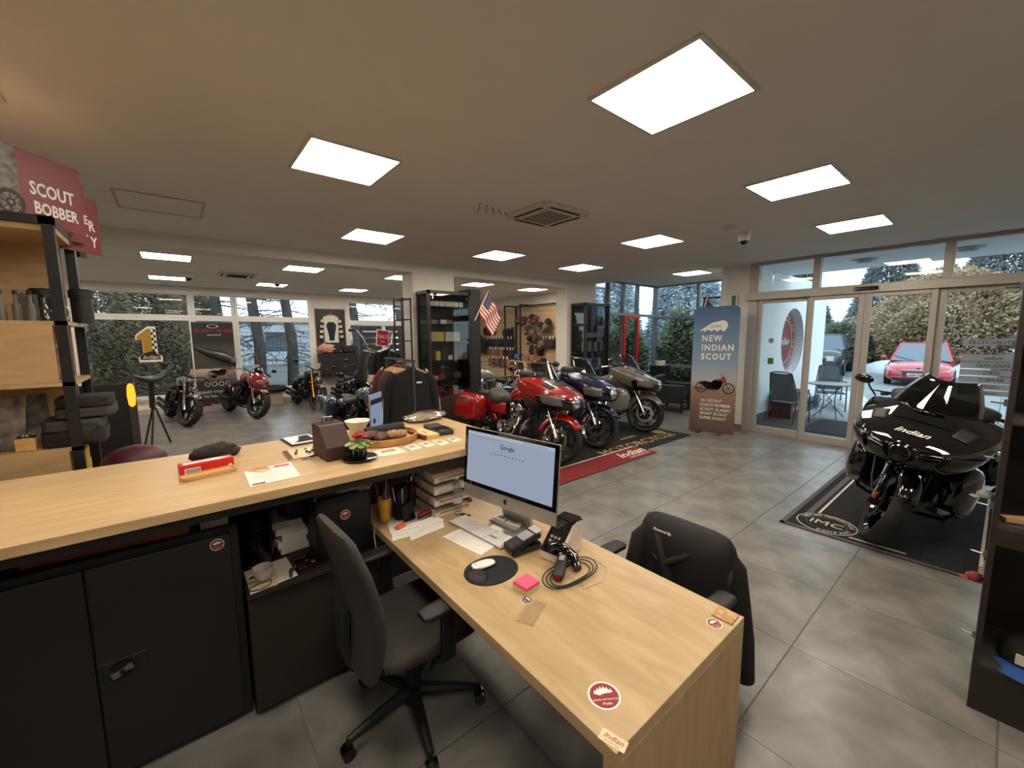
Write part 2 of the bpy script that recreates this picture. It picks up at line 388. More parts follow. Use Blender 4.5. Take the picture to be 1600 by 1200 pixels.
def cassette(x, y, s, label):
    a = thing('air_conditioner', label, 'air conditioner', (x, y, H)); h = s / 2
    MB().prism([(-h, -h + .05), (-h + .05, -h), (h - .05, -h), (h, -h + .05), (h, h - .05), (h - .05, h), (-h + .05, h), (-h, h - .05)], -.03, 0).build('cover', PFR, a, bevel=.01)
    for q in range(4):
        m = Matrix.Rotation(q * pi / 2, 4, 'Z'); b = MB(); b.M = m; b.box(-h * .62, h * .62, h * .74, h * .84, -.034, -.028).build('outlet_slot', DV, a)
    g = MB().box(-h * .6, h * .6, -h * .6, h * .6, -.036, -.03).build('grille', PFR, a)
    for q in range(9):
        yy = -h * .52 + q * h * .13; MB().box(-h * .54, h * .54, yy - .008, yy + .008, -.039, -.034).build('slat', DV, g)
cassette(3.08, 3.16, .66, 'white square ceiling air conditioner in the middle of the front ceiling')
cassette(1.05, 9.85, .62, 'white ceiling air conditioner of the left hall')
sm = thing('smoke_detector', 'flat round white detector beside the ceiling camera', 'detector', (5.1, 2.19, H))
MB().lathe([(.07, -.025), (.075, -.01), (.075, 0)], 20).build('body', PFR, sm, smooth=True)
lg = thing('ceiling_emblem', 'pale relief emblem on the ceiling beside the air conditioner', 'emblem', (2.52, 3.42, H))
random.seed(4)
for q in range(5):
    a0 = q * .35; MB().tube([(-.2 + .09 * q, -.14 + .02 * q, -.004), (-.1 + .09 * q, .02, -.006), (-.05 + .08 * q, .13 - .03 * q, -.004)], .006, 5).build('plume_line', mat('grey_plume', (170, 162, 150), .7), lg)
def dome(x, y, s, label):
    d = thing('ceiling_camera', label, 'camera', (x, y, H))
    MB().lathe([(.02, -.09 * s), (.05 * s, -.085 * s), (.062 * s, -.05 * s), (.062 * s, 0)], 20).build('housing', WHT, d, smooth=True)
    MB().sph((0, 0, -.085 * s), .042 * s, 14, 8).build('dome', BLKG, d, smooth=True)
dome(5.55, 2.2, 1.15, 'white dome camera under the ceiling near the entrance')
dome(.29, 10.05, 1.3, 'dome camera in the left hall between panels and air conditioner')
dome(1.79, 10.13, 1.3, 'dome camera in the left hall right of the air conditioner')
# ================================================================ OUTSIDE
PAVE = mat('grey_paving_slab', (150, 154, 156), .6, var=.06, scale=8, rnd=.08)
pg = struct('ground_paving', MB().box(8.16, 40, -14, 3.6, -.2, -.06).box(14.5, 40, 3.6, 8, -.2, -.06), mat('dark_paving_joint', (70, 73, 75), .9))
pt = MB().box(-.41, .41, -.2, .2, -.06, -.03).build('paving_stone', PAVE, pg); first = True; rest = MB(); cnt = 0
for i in range(18):
    for j in range(-12, 17):
        x, y = 10.95 + i * .83, -.2 + j * .41
        if y > 2.9 and x < 13.9: continue
        q = proj((x, y, 0))
        if q and 1240 < q[0] < 1620 and i < 14:
            o = pt if first else pt.copy()
            if not first: COL.objects.link(o)
            first = False; o.location = (x, y, 0); cnt += 1
        else: rest.box(x - .41, x + .41, y - .2, y + .2, -.06, -.03)
rest.box(8.2, 10.5, -8, 3.2, -.06, -.03)
for i in range(8):
    for j in range(8): rest.box(26 + i * 1.5, 27.48 + i * 1.5, -6 + j * 1.5, -4.52 + j * 1.5, -.06, -.03)
rest.build('paving_stone', PAVE, pg, kind='stuff')
OUTW = mat('white_render_wall', (240, 242, 244), .8, var=.02)
# porch wall with a round opening
def holed(x0, x1, z0, z1, cx, cz, r, y0, y1, mb, n=40):
    ins = []; outs = []
    for k in range(n):
        a = 2 * pi * k / n; c, s = cos(a), sin(a)
        ins.append((cx + r * c, cz + r * s))
        t = min((x1 - cx) / c if c > 1e-6 else 1e9, (x0 - cx) / c if c < -1e-6 else 1e9, (z1 - cz) / s if s > 1e-6 else 1e9, (z0 - cz) / s if s < -1e-6 else 1e9)
        outs.append((cx + t * c, cz + t * s))
    mb.loft([[(x, y0, z) for x, z in outs], [(x, y0, z) for x, z in ins], [(x, y1, z) for x, z in ins], [(x, y1, z) for x, z in outs]], cap=False)
w = MB(); holed(9.6, 12.6, 0, 3.05, 11.1, 1.6, .76, 3.2, 3.6, w)
w.box(8.16, 9.6, 3.2, 3.6, 0, 3.05).box(12.6, 13.6, 3.2, 3.6, 0, 3.05)
struct('wall_porch', w, OUTW)
struct('baseboard_porch', MB().box(8.16, 13.6, 3.18, 3.2, 0, .13), mat('dark_grey_plinth', (96, 100, 106), .7))
struct('ceiling_porch', MB().box(8.16, 10.6, -6, 3.2, 3.05, 3.4), OUTW)
struct('floor_porch', MB().box(8.2, 10.5, -6, 3.2, -.03, -.005), mat('grey_porch_tile', (118, 124, 130), .5))
rs = thing('round_wall_sign', 'round dark red sign with white ring lettering inside the circular wall opening', 'sign', (11.1, 3.38, 1.6))
MB().lathe([(.76, 0), (.76, .05)], 40, ax='y').build('disc', mat('dark_red_sign', (128, 20, 28), .4), rs)
MB().lathe([(.7, -.006), (.72, -.006), (.72, -.001), (.7, -.001)], 40, ax='y', closed=True).build('outer_ring', WHT, rs)
MB().lathe([(.5, -.006), (.515, -.006), (.515, -.001), (.5, -.001)], 40, ax='y', closed=True).build('inner_ring', WHT, rs)
for k, ch in enumerate('INDIAN MOTORCYCLE * PRAHA * '):
    a = pi / 2 - 2 * pi * k / 28; c, s = cos(a), sin(a)
    text(ch, frame((.6 * c, -.006, .6 * s), (s, 0, -c), (c, 0, s)), .13, WHT, rs)
text('Indian', frame((0, -.006, 0), (1, 0, 0), (0, 0, 1)), .26, WHT, rs, shear=.4)
for x, y, l in ((9.36, 1.72, 'round flush lamp under the porch roof, left one through the glass'), (9.36, .51, 'round flush lamp under the porch roof, right one through the glass')):
    p = thing('porch_lamp', l, 'ceiling light', (x, y, 3.05), group='round porch ceiling lamps')
    MB().lathe([(.02, -.06), (.11, -.05), (.155, -.02), (.16, 0)], 24).build('shade', mat('grey_glass_shade', (150, 152, 152), .3), p, smooth=True)
    MB().lathe([(.16, -.025), (.175, -.02), (.175, 0), (.16, 0)], 24, closed=True).build('rim', STEEL, p)
mt = MB().box(-.75, .75, -.85, .85, 0, .015).build('entrance_mat', mat('charcoal_door_mat', (44, 46, 50), .95, bump=.5, scale=200)); mt.location = (9.55, 1.5, -.004)
tag(mt, 'charcoal door mat lying outside the entrance doors', 'mat')
# garden chairs, round table and red box on the porch
TUBE = mat('dark_grey_garden_tube', (62, 62, 66), .5); SLING = mat('grey_sling_fabric', (108, 110, 116), .8)
def gchair(loc, rz, label):
    c = thing('garden_chair', label, 'chair', loc, rz, 'garden chairs on the porch')
    for s in (-1, 1):
        MB().tube([(.27, s * .27, 0), (.25, s * .27, .3), (.22, s * .27, .58), (.12, s * .27, .66), (-.2, s * .27, .64)], .013, 8).build('front_leg', TUBE, c, smooth=True)
        MB().tube([(-.32, s * .25, 0), (-.22, s * .25, .4), (-.26, s * .24, .7), (-.36, s * .2, 1.0)], .013, 8).build('rear_leg', TUBE, c, smooth=True)
    MB().tube([(-.36, -.2, 1.0), (-.37, -.1, 1.03), (-.37, .1, 1.03), (-.36, .2, 1.0)], .013, 8).build('top_rail', TUBE, c, smooth=True)
    MB().tube([(.24, -.27, .4), (.24, .27, .4)], .012, 8).tube([(-.22, -.25, .4), (-.22, .25, .4)], .012, 8).build('cross_bar', TUBE, c)
    MB().box(-.22, .24, -.25, .25, .4, .415).build('seat', SLING, c)
    MB().loft([[(-.215, -.22, .44), (-.215, .22, .44), (-.225, .22, .44), (-.225, -.22, .44)], [(-.26, -.22, .7), (-.26, .22, .7), (-.27, .22, .7), (-.27, -.22, .7)], [(-.36, -.19, 1.0), (-.36, .19, 1.0), (-.37, .19, 1.0), (-.37, -.19, 1.0)]]).build('backrest', SLING, c)
    return c
gchair((9.55, 2.75, -.004), -10, 'grey sling garden chair nearest the entrance glass')
gchair((11.9, 2.6, -.004), 200, 'grey sling garden chair beyond the porch table')
tb = thing('garden_table', 'round dark metal garden table between the porch chairs', 'table', (10.75, 2.35, -.004))
MB().lathe([(.0, .7), (.4, .7), (.41, .71), (.41, .72), (0, .72)], 28).build('tabletop', mat('grey_table_top', (140, 142, 146), .4), tb)
for a in range(4):
    c, s = cos(a * pi / 2 + .7), sin(a * pi / 2 + .7); MB().tube([(.3 * c, .3 * s, 0), (-.1 * s, .1 * c, .35), (.25 * c, .25 * s, .7)], .01, 8).build('leg', TUBE, tb, smooth=True)
rb = thing('red_storage_box', 'low dark red box with white round print beside the garden chair', 'box', (10.35, 2.95, -.004))
MB().box(-.55, .55, -.18, .18, 0, .5).build('body', mat('dark_red_box', (84, 16, 22), .5), rb, bevel=.01)
for s, x in (('Indian', -.3), ('MOTORCYCLE', .1)): text(s, frame((x, -.185, .2), (1, 0, 0), (0, 0, 1)), .12, WHT, rb, shear=.2)
MB().box(-.57, .57, -.2, .2, .5, .53).build('lid', BLKM, rb)
# snow
SNOW = mat('snow', (232, 238, 244), .7, var=.02, bump=.4, scale=12)
def mound(name, c, r, seed, label):
    random.seed(seed); n = 28; m = 9; rings = []
    for i in range(m + 1):
        t = i / m * pi / 2; rr = sin(t)
        rings.append([(c[0] + r[0] * rr * cos(2 * pi * k / n) * (1 + .15 * noise.noise((k * .7, i, seed))), c[1] + r[1] * rr * sin(2 * pi * k / n) * (1 + .15 * noise.noise((k * .5, i, seed + 3))), c[2] + r[2] * cos(t) * (1 + .3 * noise.noise((k, i * .9, seed)))) for k in range(n)])
    o = MB().loft(rings, cap=False).build(name, SNOW, smooth=True, ang=80); tag(o, label, 'snow')
mound('snow_heap', (12.9, 2.5, -.1), (.9, .5, .42), 2, 'heap of snow behind the garden chairs')
mound('snow_bank', (25.2, 3.3, -.2), (.9, 1.2, .75), 3, 'snow bank beneath the hedge left of the red car')
mound('snow_bank', (25.2, .95, -.2), (.9, .8, .7), 5, 'snow bank beneath the hedge right of the red car')
# foliage: leaf tufts around a dark core
def leafmat(n, a, b): return mat(n, a, .8, rgb2=b, scale=3)
def crown(name, c, r, n, size, m, parent, seed, cone=False, drop=0):
    random.seed(seed); mb = MB(); kw = .16 if cone else .35
    for i in range(n):
        if cone:
            h = random.random() ** 1.3; rad = (1 - h) * (.65 + .35 * random.random()); a = random.random() * 2 * pi
            p = Vector((c[0] + r[0] * rad * cos(a), c[1] + r[1] * rad * sin(a), c[2] - r[2] + 2 * r[2] * h - drop * rad)); d = Vector((cos(a), sin(a), -.2))
        else:
            z = random.uniform(-1, 1); a = random.random() * 2 * pi; q = sqrt(1 - z * z); d = Vector((q * cos(a), q * sin(a), z))
            bumpy = 1 + .3 * noise.noise(Vector(d) * 2.3 + Vector((seed, 0, 0))); rad = (.72 + .28 * random.random()) * bumpy
            p = Vector((c[0] + d.x * r[0] * rad, c[1] + d.y * r[1] * rad, c[2] + d.z * r[2] * rad))
        s = size * random.uniform(.6, 1.3); u = Vector((random.uniform(-1, 1), random.uniform(-1, 1), random.uniform(-1, 1))).normalized(); w = (d + u * .9).normalized(); u = w.orthogonal().normalized()
        mb.add([p - u * s * kw, p + u * s * kw, p + w * s + u * s * kw * .4, p + w * s * .9 - u * s * kw * .5], [(0, 1, 2, 3)])
    return mb.build(name, m, parent, kind='stuff')
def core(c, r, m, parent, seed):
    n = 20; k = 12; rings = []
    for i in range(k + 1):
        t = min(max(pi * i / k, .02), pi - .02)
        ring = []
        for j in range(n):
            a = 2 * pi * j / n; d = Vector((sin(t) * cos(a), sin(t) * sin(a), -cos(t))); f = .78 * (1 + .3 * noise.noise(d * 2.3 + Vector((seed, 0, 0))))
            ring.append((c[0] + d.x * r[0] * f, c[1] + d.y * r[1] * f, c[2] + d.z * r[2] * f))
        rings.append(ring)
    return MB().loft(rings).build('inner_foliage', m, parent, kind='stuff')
BARK = mat('tree_bark', (92, 84, 80), .9, bump=.6, scale=14)
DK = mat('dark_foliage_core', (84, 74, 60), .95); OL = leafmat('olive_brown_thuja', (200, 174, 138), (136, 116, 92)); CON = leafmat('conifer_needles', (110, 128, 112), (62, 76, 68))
BLU = leafmat('frosted_spruce', (196, 210, 220), (122, 138, 150)); BAM = leafmat('bamboo_leaves', (148, 156, 124), (96, 106, 82)); DCON = leafmat('dark_spruce', (160, 142, 112), (96, 86, 68))
def bush(name, label, c, r, n, size, m, seed, cat='bush', group=None, dk=DK):
    t = thing(name, label, cat, (c[0], c[1], 0), 0, group); cc = (0, 0, c[2])
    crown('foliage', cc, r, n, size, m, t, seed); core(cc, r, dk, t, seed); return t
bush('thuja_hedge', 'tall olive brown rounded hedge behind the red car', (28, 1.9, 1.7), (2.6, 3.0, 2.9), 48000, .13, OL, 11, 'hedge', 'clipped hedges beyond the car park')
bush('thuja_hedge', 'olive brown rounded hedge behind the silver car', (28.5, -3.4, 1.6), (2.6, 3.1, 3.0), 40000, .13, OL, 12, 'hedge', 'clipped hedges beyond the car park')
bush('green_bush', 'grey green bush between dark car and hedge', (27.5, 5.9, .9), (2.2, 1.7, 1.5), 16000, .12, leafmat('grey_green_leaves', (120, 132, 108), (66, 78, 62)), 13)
def conifer(name, label, c, r, hgt, n, size, m, seed, group=None, trunk=.16, z0=.6):
    t = thing(name, label, 'tree', (c[0], c[1], -.1), 0, group)
    crown('crown', (0, 0, z0 + hgt / 2), (r, r, hgt / 2), n, size, m, t, seed, cone=True, drop=.5)
    MB().cyl((0, 0, 0), (0, 0, z0 + hgt * .9), trunk, .03, 10).build('trunk', BARK, t); return t
conifer('conifer_tree', 'dark green conifer behind the dark off-road car', (30, 8.3), 2.4, 6.5, 26000, .18, CON, 21)
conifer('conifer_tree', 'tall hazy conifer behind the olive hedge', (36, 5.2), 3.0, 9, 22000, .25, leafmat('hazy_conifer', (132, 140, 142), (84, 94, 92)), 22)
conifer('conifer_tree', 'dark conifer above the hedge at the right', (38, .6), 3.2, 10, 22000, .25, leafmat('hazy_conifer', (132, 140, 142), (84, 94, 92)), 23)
def bare(name, label, c, hgt, seed, n=26, m=None, group=None, spread=.6):
    random.seed(seed); t = thing(name, label, 'tree', (c[0], c[1], -.1), 0, group); m = m or BARK
    MB().tube([(0, 0, 0), (.05, .03, hgt * .4), (-.04, .02, hgt)], [.12, .09, .02], 8).build('trunk', m, t, smooth=True)
    tw = MB()
    for i in range(n):
        z = random.uniform(.2, .95) * hgt; a = random.random() * 2 * pi; L = (hgt - z) * spread + .6; p = Vector((0, 0, z)); pts = [p]
        for q in range(4):
            p = p + Vector((cos(a), sin(a), random.uniform(.1, .8))) * L / 4; a += random.uniform(-.4, .4); pts.append(p.copy())
            d = Vector((cos(a + random.choice((-1, 1))), sin(a + random.choice((-1, 1))), .5)) * L * .3
            tw.tube([p, p + d * .5, p + d + Vector((0, 0, -.05))], [.012, .008, .004], 3)
            for e in range(2):
                d2 = Vector((random.uniform(-1, 1), random.uniform(-1, 1), random.uniform(0, .7))) * L * .22; tw.tube([p + d * .5, p + d * .5 + d2], [.007, .003], 3)
        tw.tube(pts, [.035, .028, .02, .012, .006], 4)
    tw.build('branches', m, t, kind='stuff')
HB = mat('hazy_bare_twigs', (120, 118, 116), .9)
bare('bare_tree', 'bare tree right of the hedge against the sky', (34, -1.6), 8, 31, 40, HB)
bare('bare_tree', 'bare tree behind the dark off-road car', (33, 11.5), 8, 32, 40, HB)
# trees behind the far windows
struct('ground_garden', MB().box(-16, 22, WY + .35, 34, -.3, .05), mat('dark_garden_soil', (88, 86, 84), .95, rgb2=(110, 106, 102), scale=4, bump=.5))
for i, (x, y, l) in enumerate(((-1.6, 15.2, 'dark spruce filling the leftmost far window'), (-.4, 15.9, 'dark spruce behind the number one sticker'), (.35, 17.4, 'dark spruce behind the tall exhaust banner'))):
    conifer('garden_spruce', l, (x, y), 1.8, 5.0, 60000, .085, DCON, 41 + i, 'spruces outside the far windows', .17, .1)
for i, (x, y, l) in enumerate(((2.05, 15.4, 'thick garden trunk outside the window left of the racing jersey'), (3.1, 15.9, 'garden trunk seen in the window edge beside the racing jersey'), (1.15, 16.2, 'dark garden trunk above the exhaust banner'), (5.4, 16.0, 'garden trunk seen through the second far window'), (7.6, 16.8, 'garden trunk outside the far right window end'))):
    random.seed(50 + i); t = thing('garden_tree', l, 'tree', (x, y, 0)); MB().tube([(0, 0, 0), (.05, 0, 1.5), (-.08, .05, 3.0), (.05, 0, 5.4)], [.2, .17, .15, .11], 10).build('trunk', BARK, t, smooth=True)
    tw = MB()
    for q in range(34):
        z = random.uniform(1.0, 4.6); a = random.uniform(0, 2 * pi); L = random.uniform(.8, 2.2); p = Vector((0, 0, z)); pts = [p]
        for e in range(4):
            p = p + Vector((cos(a), sin(a) * .6, random.uniform(-.35, .12))) * L / 4; a += random.uniform(-.5, .5); pts.append(p.copy())
            for g in range(3): tw.tube([p, p + Vector((random.uniform(-.3, .3), random.uniform(-.3, .3), random.uniform(-.35, .1)))], [.01, .004], 3)
        tw.tube(pts, [.03, .022, .016, .01, .005], 4)
    tw.build('branches', BARK, t, kind='stuff')
fn = thing('garden_fence', 'grey wire mesh fence behind the garden trees', 'fence', (0, 21, 0)); mb = MB()
for i in range(140): mb.box(-6 + i * .15, -5.985 + i * .15, 0, .01, .1, 2.0)
for z in (.2, .8, 1.4, 2.0): mb.box(-6, 15, -.005, .015, z, z + .02)
mb.build('wire_mesh', mat('grey_fence_wire', (120, 124, 130), .6), fn, kind='stuff')
for i in range(9): MB().box(-6 + i * 2.5, -5.94 + i * 2.5, -.02, .04, 0, 2.2).build('fence_post', mat('fence_post_grey', (90, 94, 100), .6), fn)
bl = thing('far_building', 'pale low building beyond the garden fence', 'building', (4, 30, 0))
MB().box(-9, 9, 0, 3, 0, 2.7).build('wall', mat('pale_far_wall', (196, 200, 206), .8), bl)
MB().box(-9.2, 9.2, -.2, 3.2, 2.7, 2.95).build('roof', mat('grey_roof', (130, 132, 136), .7), bl)
for i in range(6): MB().box(-8 + i * 2.8, -6.6 + i * 2.8, -.04, 0, .9, 2.1).build('window', mat('dark_far_glass', (80, 90, 100), .2), bl)
# beyond the alcove
struct('ground_alcove', MB().box(9.0, 22, 8.0, 14, -.3, -.02).box(8.98, 22, 6.35, 8.0, -.3, -.02).box(10.32, 14.4, 3.62, 6.35, -.3, -.02), mat('frosty_ground', (170, 176, 180), .9, rgb2=(110, 118, 108), scale=3))
for i, (x, y, r, hh, l) in enumerate(((11.6, 10.6, 1.8, 7, 'frosted blue spruce left of the red framed door'), (14.2, 11.0, 2.0, 7.5, 'frosted blue spruce behind the alcove corner'), (16.5, 8.6, 2.2, 7, 'frosted spruce behind the bamboo'))):
    conifer('frosted_spruce', l, (x, y), r, hh, 40000, .17, BLU, 61 + i, 'frosted spruces outside the alcove')
for i, (x, y, l) in enumerate(((10.6, 7.6, 'green bamboo clump behind the red framed door'), (11.7, 6.2, 'green bamboo clump behind the alcove side glass'), (11.9, 4.8, 'green bamboo clump beside the promotional banner'))):
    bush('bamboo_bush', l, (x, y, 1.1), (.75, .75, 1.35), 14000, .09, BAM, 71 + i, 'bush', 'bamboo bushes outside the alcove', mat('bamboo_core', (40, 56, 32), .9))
# cars
def car(loc, rz, m, label, suv=False, group='parked cars'):
    c = thing('car', label, 'car', loc, rz, group); L, Wd, Hh = (4.3, .88, 1.46) if not suv else (4.6, .93, 1.8)
    g = .16 if not suv else .26; hz = .86 if not suv else 1.12
    def rg(x, z0, z1, w, e=4): return [(x, a, (z0 + z1) / 2 + b) for a, b in ell(w, (z1 - z0) / 2, 24, e)]
    X = L / 2
    MB().loft([rg(-X, g + .2, hz - .25, Wd * .8), rg(-X + .06, g + .08, hz - .12, Wd * .93), rg(-X + .5, g, hz, Wd), rg(-.3, g, hz + .02, Wd), rg(.75, g, hz, Wd), rg(X - .5, g, hz - .1 if not suv else hz, Wd * .98), rg(X - .12, g + .02, hz - .22 if not suv else hz - .05, Wd * .9), rg(X, g + .1, hz - .34 if not suv else hz - .2, Wd * .74)]).build('body', m, c, smooth=True, ang=50)
    GD = mat('car_window_glass', (86, 104, 120), .05, coat=.8, spec=1)
    fx = 1.05 if not suv else .7; rx = .25 if not suv else .35; bx = -X + (.35 if not suv else .1)
    def rc(x, z, w, t=.01): return [(x, -w, z), (x, w, z), (x, w, z - t), (x, -w, z - t)]
    z1 = Hh - .03
    cab = MB().add([(fx, -Wd * .86, hz - .03), (fx, Wd * .86, hz - .03), (bx, Wd * .88, hz), (bx, -Wd * .88, hz), (rx, -Wd * .64, z1), (rx, Wd * .64, z1), (bx + .35, Wd * .64, z1 - .02), (bx + .35, -Wd * .64, z1 - .02)], [(0, 1, 5, 4), (1, 2, 6, 5), (2, 3, 7, 6), (3, 0, 4, 7), (4, 5, 6, 7)])
    cab.build('window_glass', GD, c, bevel=.02)
    MB().loft([[(rx + .04, -Wd * .66, z1 - .03), (rx + .04, Wd * .66, z1 - .03), (rx - .02, Wd * .62, z1 + .03), (rx - .02, -Wd * .62, z1 + .03)], [(bx + .3, -Wd * .66, z1 - .04), (bx + .3, Wd * .66, z1 - .04), (bx + .36, Wd * .62, z1 + .02), (bx + .36, -Wd * .62, z1 + .02)]]).build('roof', m, c, bevel=.02)
    for s in (-1, 1):
        MB().tube([(fx - .02, s * Wd * .87, hz - .03), (rx, s * Wd * .655, z1)], .035, 6).tube([(bx, s * Wd * .88, hz), (bx + .35, s * Wd * .65, z1)], .06, 6).tube([(-.35, s * Wd * .88, hz), (-.3, s * Wd * .655, z1)], .03, 6).build('pillar', m, c)
        MB().sph((fx - .25, s * (Wd + .1), hz + .08), (.06, .1, .075), 10, 6).build('mirror', m if not suv else BLKM, c, smooth=True)
        for x in (X - .85, -X + .8):
            r = .32 if not suv else .38
            w = MB().lathe([(r * .68, -.1), (r, -.09), (r, .09), (r * .68, .1)], 26, (x, s * (Wd - .1), r), 'y', closed=True).build('wheel', RUB, c, smooth=True)
            rim = MB(); rim.lathe([(.02, s * .08), (r * .66, s * .1), (r * .7, s * .1)], 20, (x, s * (Wd - .1), r), 'y', closed=False); rim.build('rim', STEEL if not suv else DKM, w)
        hl = MB().loft([[(X - .42, s * Wd * .97, hz - .12 - d), (X - .1, s * Wd * .82, hz - .27 - d), (X - .02, s * Wd * .52, hz - .33 - d)] for d in (0, .14)], cap=False, closed=False) if not suv else MB().box(X - .06, X + .02, s * .5 - .12, s * .5 + .12, hz - .45, hz - .25)
        hl.build('headlight', mat('headlight_lens', (226, 230, 232), .1, coat=1, spec=1), c, solid=.02)
        MB().box(X - .12, X - .0, s * Wd * .58 - .13, s * Wd * .58 + .13, g + .14, g + .21).build('fog_light', mat('fog_lens', (220, 222, 222), .2), c)
    yy = Wd * .48
    MB().add([(X - .03, -yy, hz - .31), (X - .03, yy, hz - .31), (X + .02, yy * .8, hz - .47), (X + .02, -yy * .8, hz - .47)], [(0, 1, 2, 3)]).build('grille', BLKM, c, solid=.03)
    MB().tube([(X - .01, -yy, hz - .3), (X + .02, 0, hz - .29), (X - .01, yy, hz - .3), (X + .03, yy * .8, hz - .47), (X + .03, -yy * .8, hz - .47)], .013, 6, closed=True).build('grille_trim', CHR, c)
    MB().box(X - .02, X + .015, -.62 if not suv else -.5, .62 if not suv else .5, g + .05, g + .13).build('lower_grille', BLKM, c)
    MB().box(X + .015, X + .03, -.26, .26, g + .19, g + .3).build('number_plate', WHT, c)
    text('3SK 3746' if not suv else '5A2 1184', frame((X + .033, 0, g + .245), (0, 1, 0), (0, 0, 1)), .1, INK, c)
    MB().lathe([(.045, 0), (.045, .015)], 16, (X - .02, 0, hz - .25), 'x').build('emblem', CHR, c)
    for k in (-1, 1): MB().tube([(fx + .03, k * .4 + .25, hz - .02), (fx - .2, k * .4 - .3, hz + .14)], .008, 5).build('wiper', BLKM, c)
    return c
PAINT = lambda n, c: mat(n, c, .22, coat=1, var=.02)
car((21.2, 2.0, -.03), 184, PAINT('coral_red_car_paint', (200, 44, 52)), 'red hatchback parked facing the entrance doors')
car((23.4, 5.45, -.03), 186, PAINT('dark_green_car_paint', (62, 68, 70)), 'dark boxy off-road car half hidden by the porch wall', suv=True)
car((24.4, -.9, -.03), 184, PAINT('silver_car_paint', (190, 200, 208)), 'silver estate car behind the grey window film', suv=True)
# ================================================================ COUNTER AND DESK
ct = thing('reception_counter', 'long raised birch counter on a black frame, crossing the view', 'counter', (0, 0, 0))
MB().box(-2.4, 1.6, 1.92, 2.86, 1.09, 1.13).build('countertop', PLY, ct, bevel=.003)
MB().box(-2.4, 1.58, 1.96, 2.0, 1.045, 1.09).box(-2.4, 1.58, 2.76, 2.82, 1.045, 1.09).box(1.52, 1.58, 2.0, 2.76, 1.045, 1.09).build('steel_frame', BLK, ct)
for x in (.2, 1.52): MB().box(x, x + .06, 2.76, 2.82, 0, 1.03).build('leg', BLK, ct)
fp = MB()
for i in range(8): MB().box(-2.4, 1.52, 2.7, 2.735, .03 + i * .125, .15 + i * .125).build('plank', mat('dark_brown_panel', (44, 40, 38), .5, var=.15, scale=6), ct)
# desk
dk = thing('office_desk', 'birch plywood desk with the computer on it, running towards the camera', 'desk', (0, 0, 0))
MB().box(.762, 1.532, .53, 2.42, .7, .74).build('desktop', mat('birch_desktop', (192, 166, 126), .36, scale=2.4, stretch=(5, 1, 5), bump=.03, rgb2=(170, 143, 104), dist=1.3, detail=9), dk, bevel=.002)
MB().box(.762, 1.532, .53, .57, 0, .7).build('side_panel', mat('birch_side', (186, 158, 120), .5, scale=3, stretch=(3, 3, .6), rgb2=(164, 134, 98), dist=1.5, detail=8), dk, bevel=.002)
MB().box(.762, .8, 2.3, 2.4, 0, .7).box(1.49, 1.53, 2.3, 2.4, 0, .7).build('leg', BLK, dk)
MB().box(1.36, 1.39, .57, 2.3, .28, .68).build('modesty_panel', BLKM, dk)
# metal cabinet
cb = thing('metal_cabinet', 'black two-door metal cabinet under the left end of the counter', 'cabinet', (0, 0, 0))
CBM = mat('black_cabinet_steel', (27, 25, 24), .5, var=.03, scale=300)
MB().box(-.83, .15, 2.14, 2.68, 0, .94).build('body', CBM, cb, bevel=.004)
for a, b in ((-.8, -.338), (-.332, .118)):
    d = MB().box(a, b, 2.118, 2.138, .04, .91).build('door', CBM, cb, bevel=.003)
    if a > -.5:
        MB().box(-.32, -.19, 2.112, 2.12, .44, .52).build('handle_recess', BLKM, d, bevel=.01)
        h = MB(); h.M = Matrix.Translation((-.262, 2.1, .478)) @ Matrix.Rotation(radians(-20), 4, 'Y')
        h.lathe([(.034, -.004), (.036, .012), (0, .012)], 28, ax='y').build('handle_disc', DKM, d)
        h = MB(); h.M = Matrix.Translation((-.262, 2.096, .478)) @ Matrix.Rotation(radians(-12), 4, 'Y')
        h.prism([(-.034, -.016), (-.02, -.02), (0, -.009), (.02, -.006), (.034, -.012), (.034, .014), (.02, .018), (0, .011), (-.02, .009), (-.034, .012)], -.006, .006, 'y').build('handle', STEEL, d, bevel=.003)
        MB().lathe([(.008, -.013), (.008, 0)], 12, (-.262, 2.1, .478), 'y').build('lock', DKM, d)
MB().box(-.332 - .6 + .0, -.33, 2.12, 2.139, .04, .93)
c2 = thing('metal_cabinet', 'second black metal cabinet at the very left edge under the counter', 'cabinet', (0, 0, 0))
MB().box(-1.9, -.86, 2.14, 2.68, 0, .94).build('body', CBM, c2, bevel=.004)
MB().box(-1.87, -.88, 2.118, 2.138, .04, .91).build('door', CBM, c2)
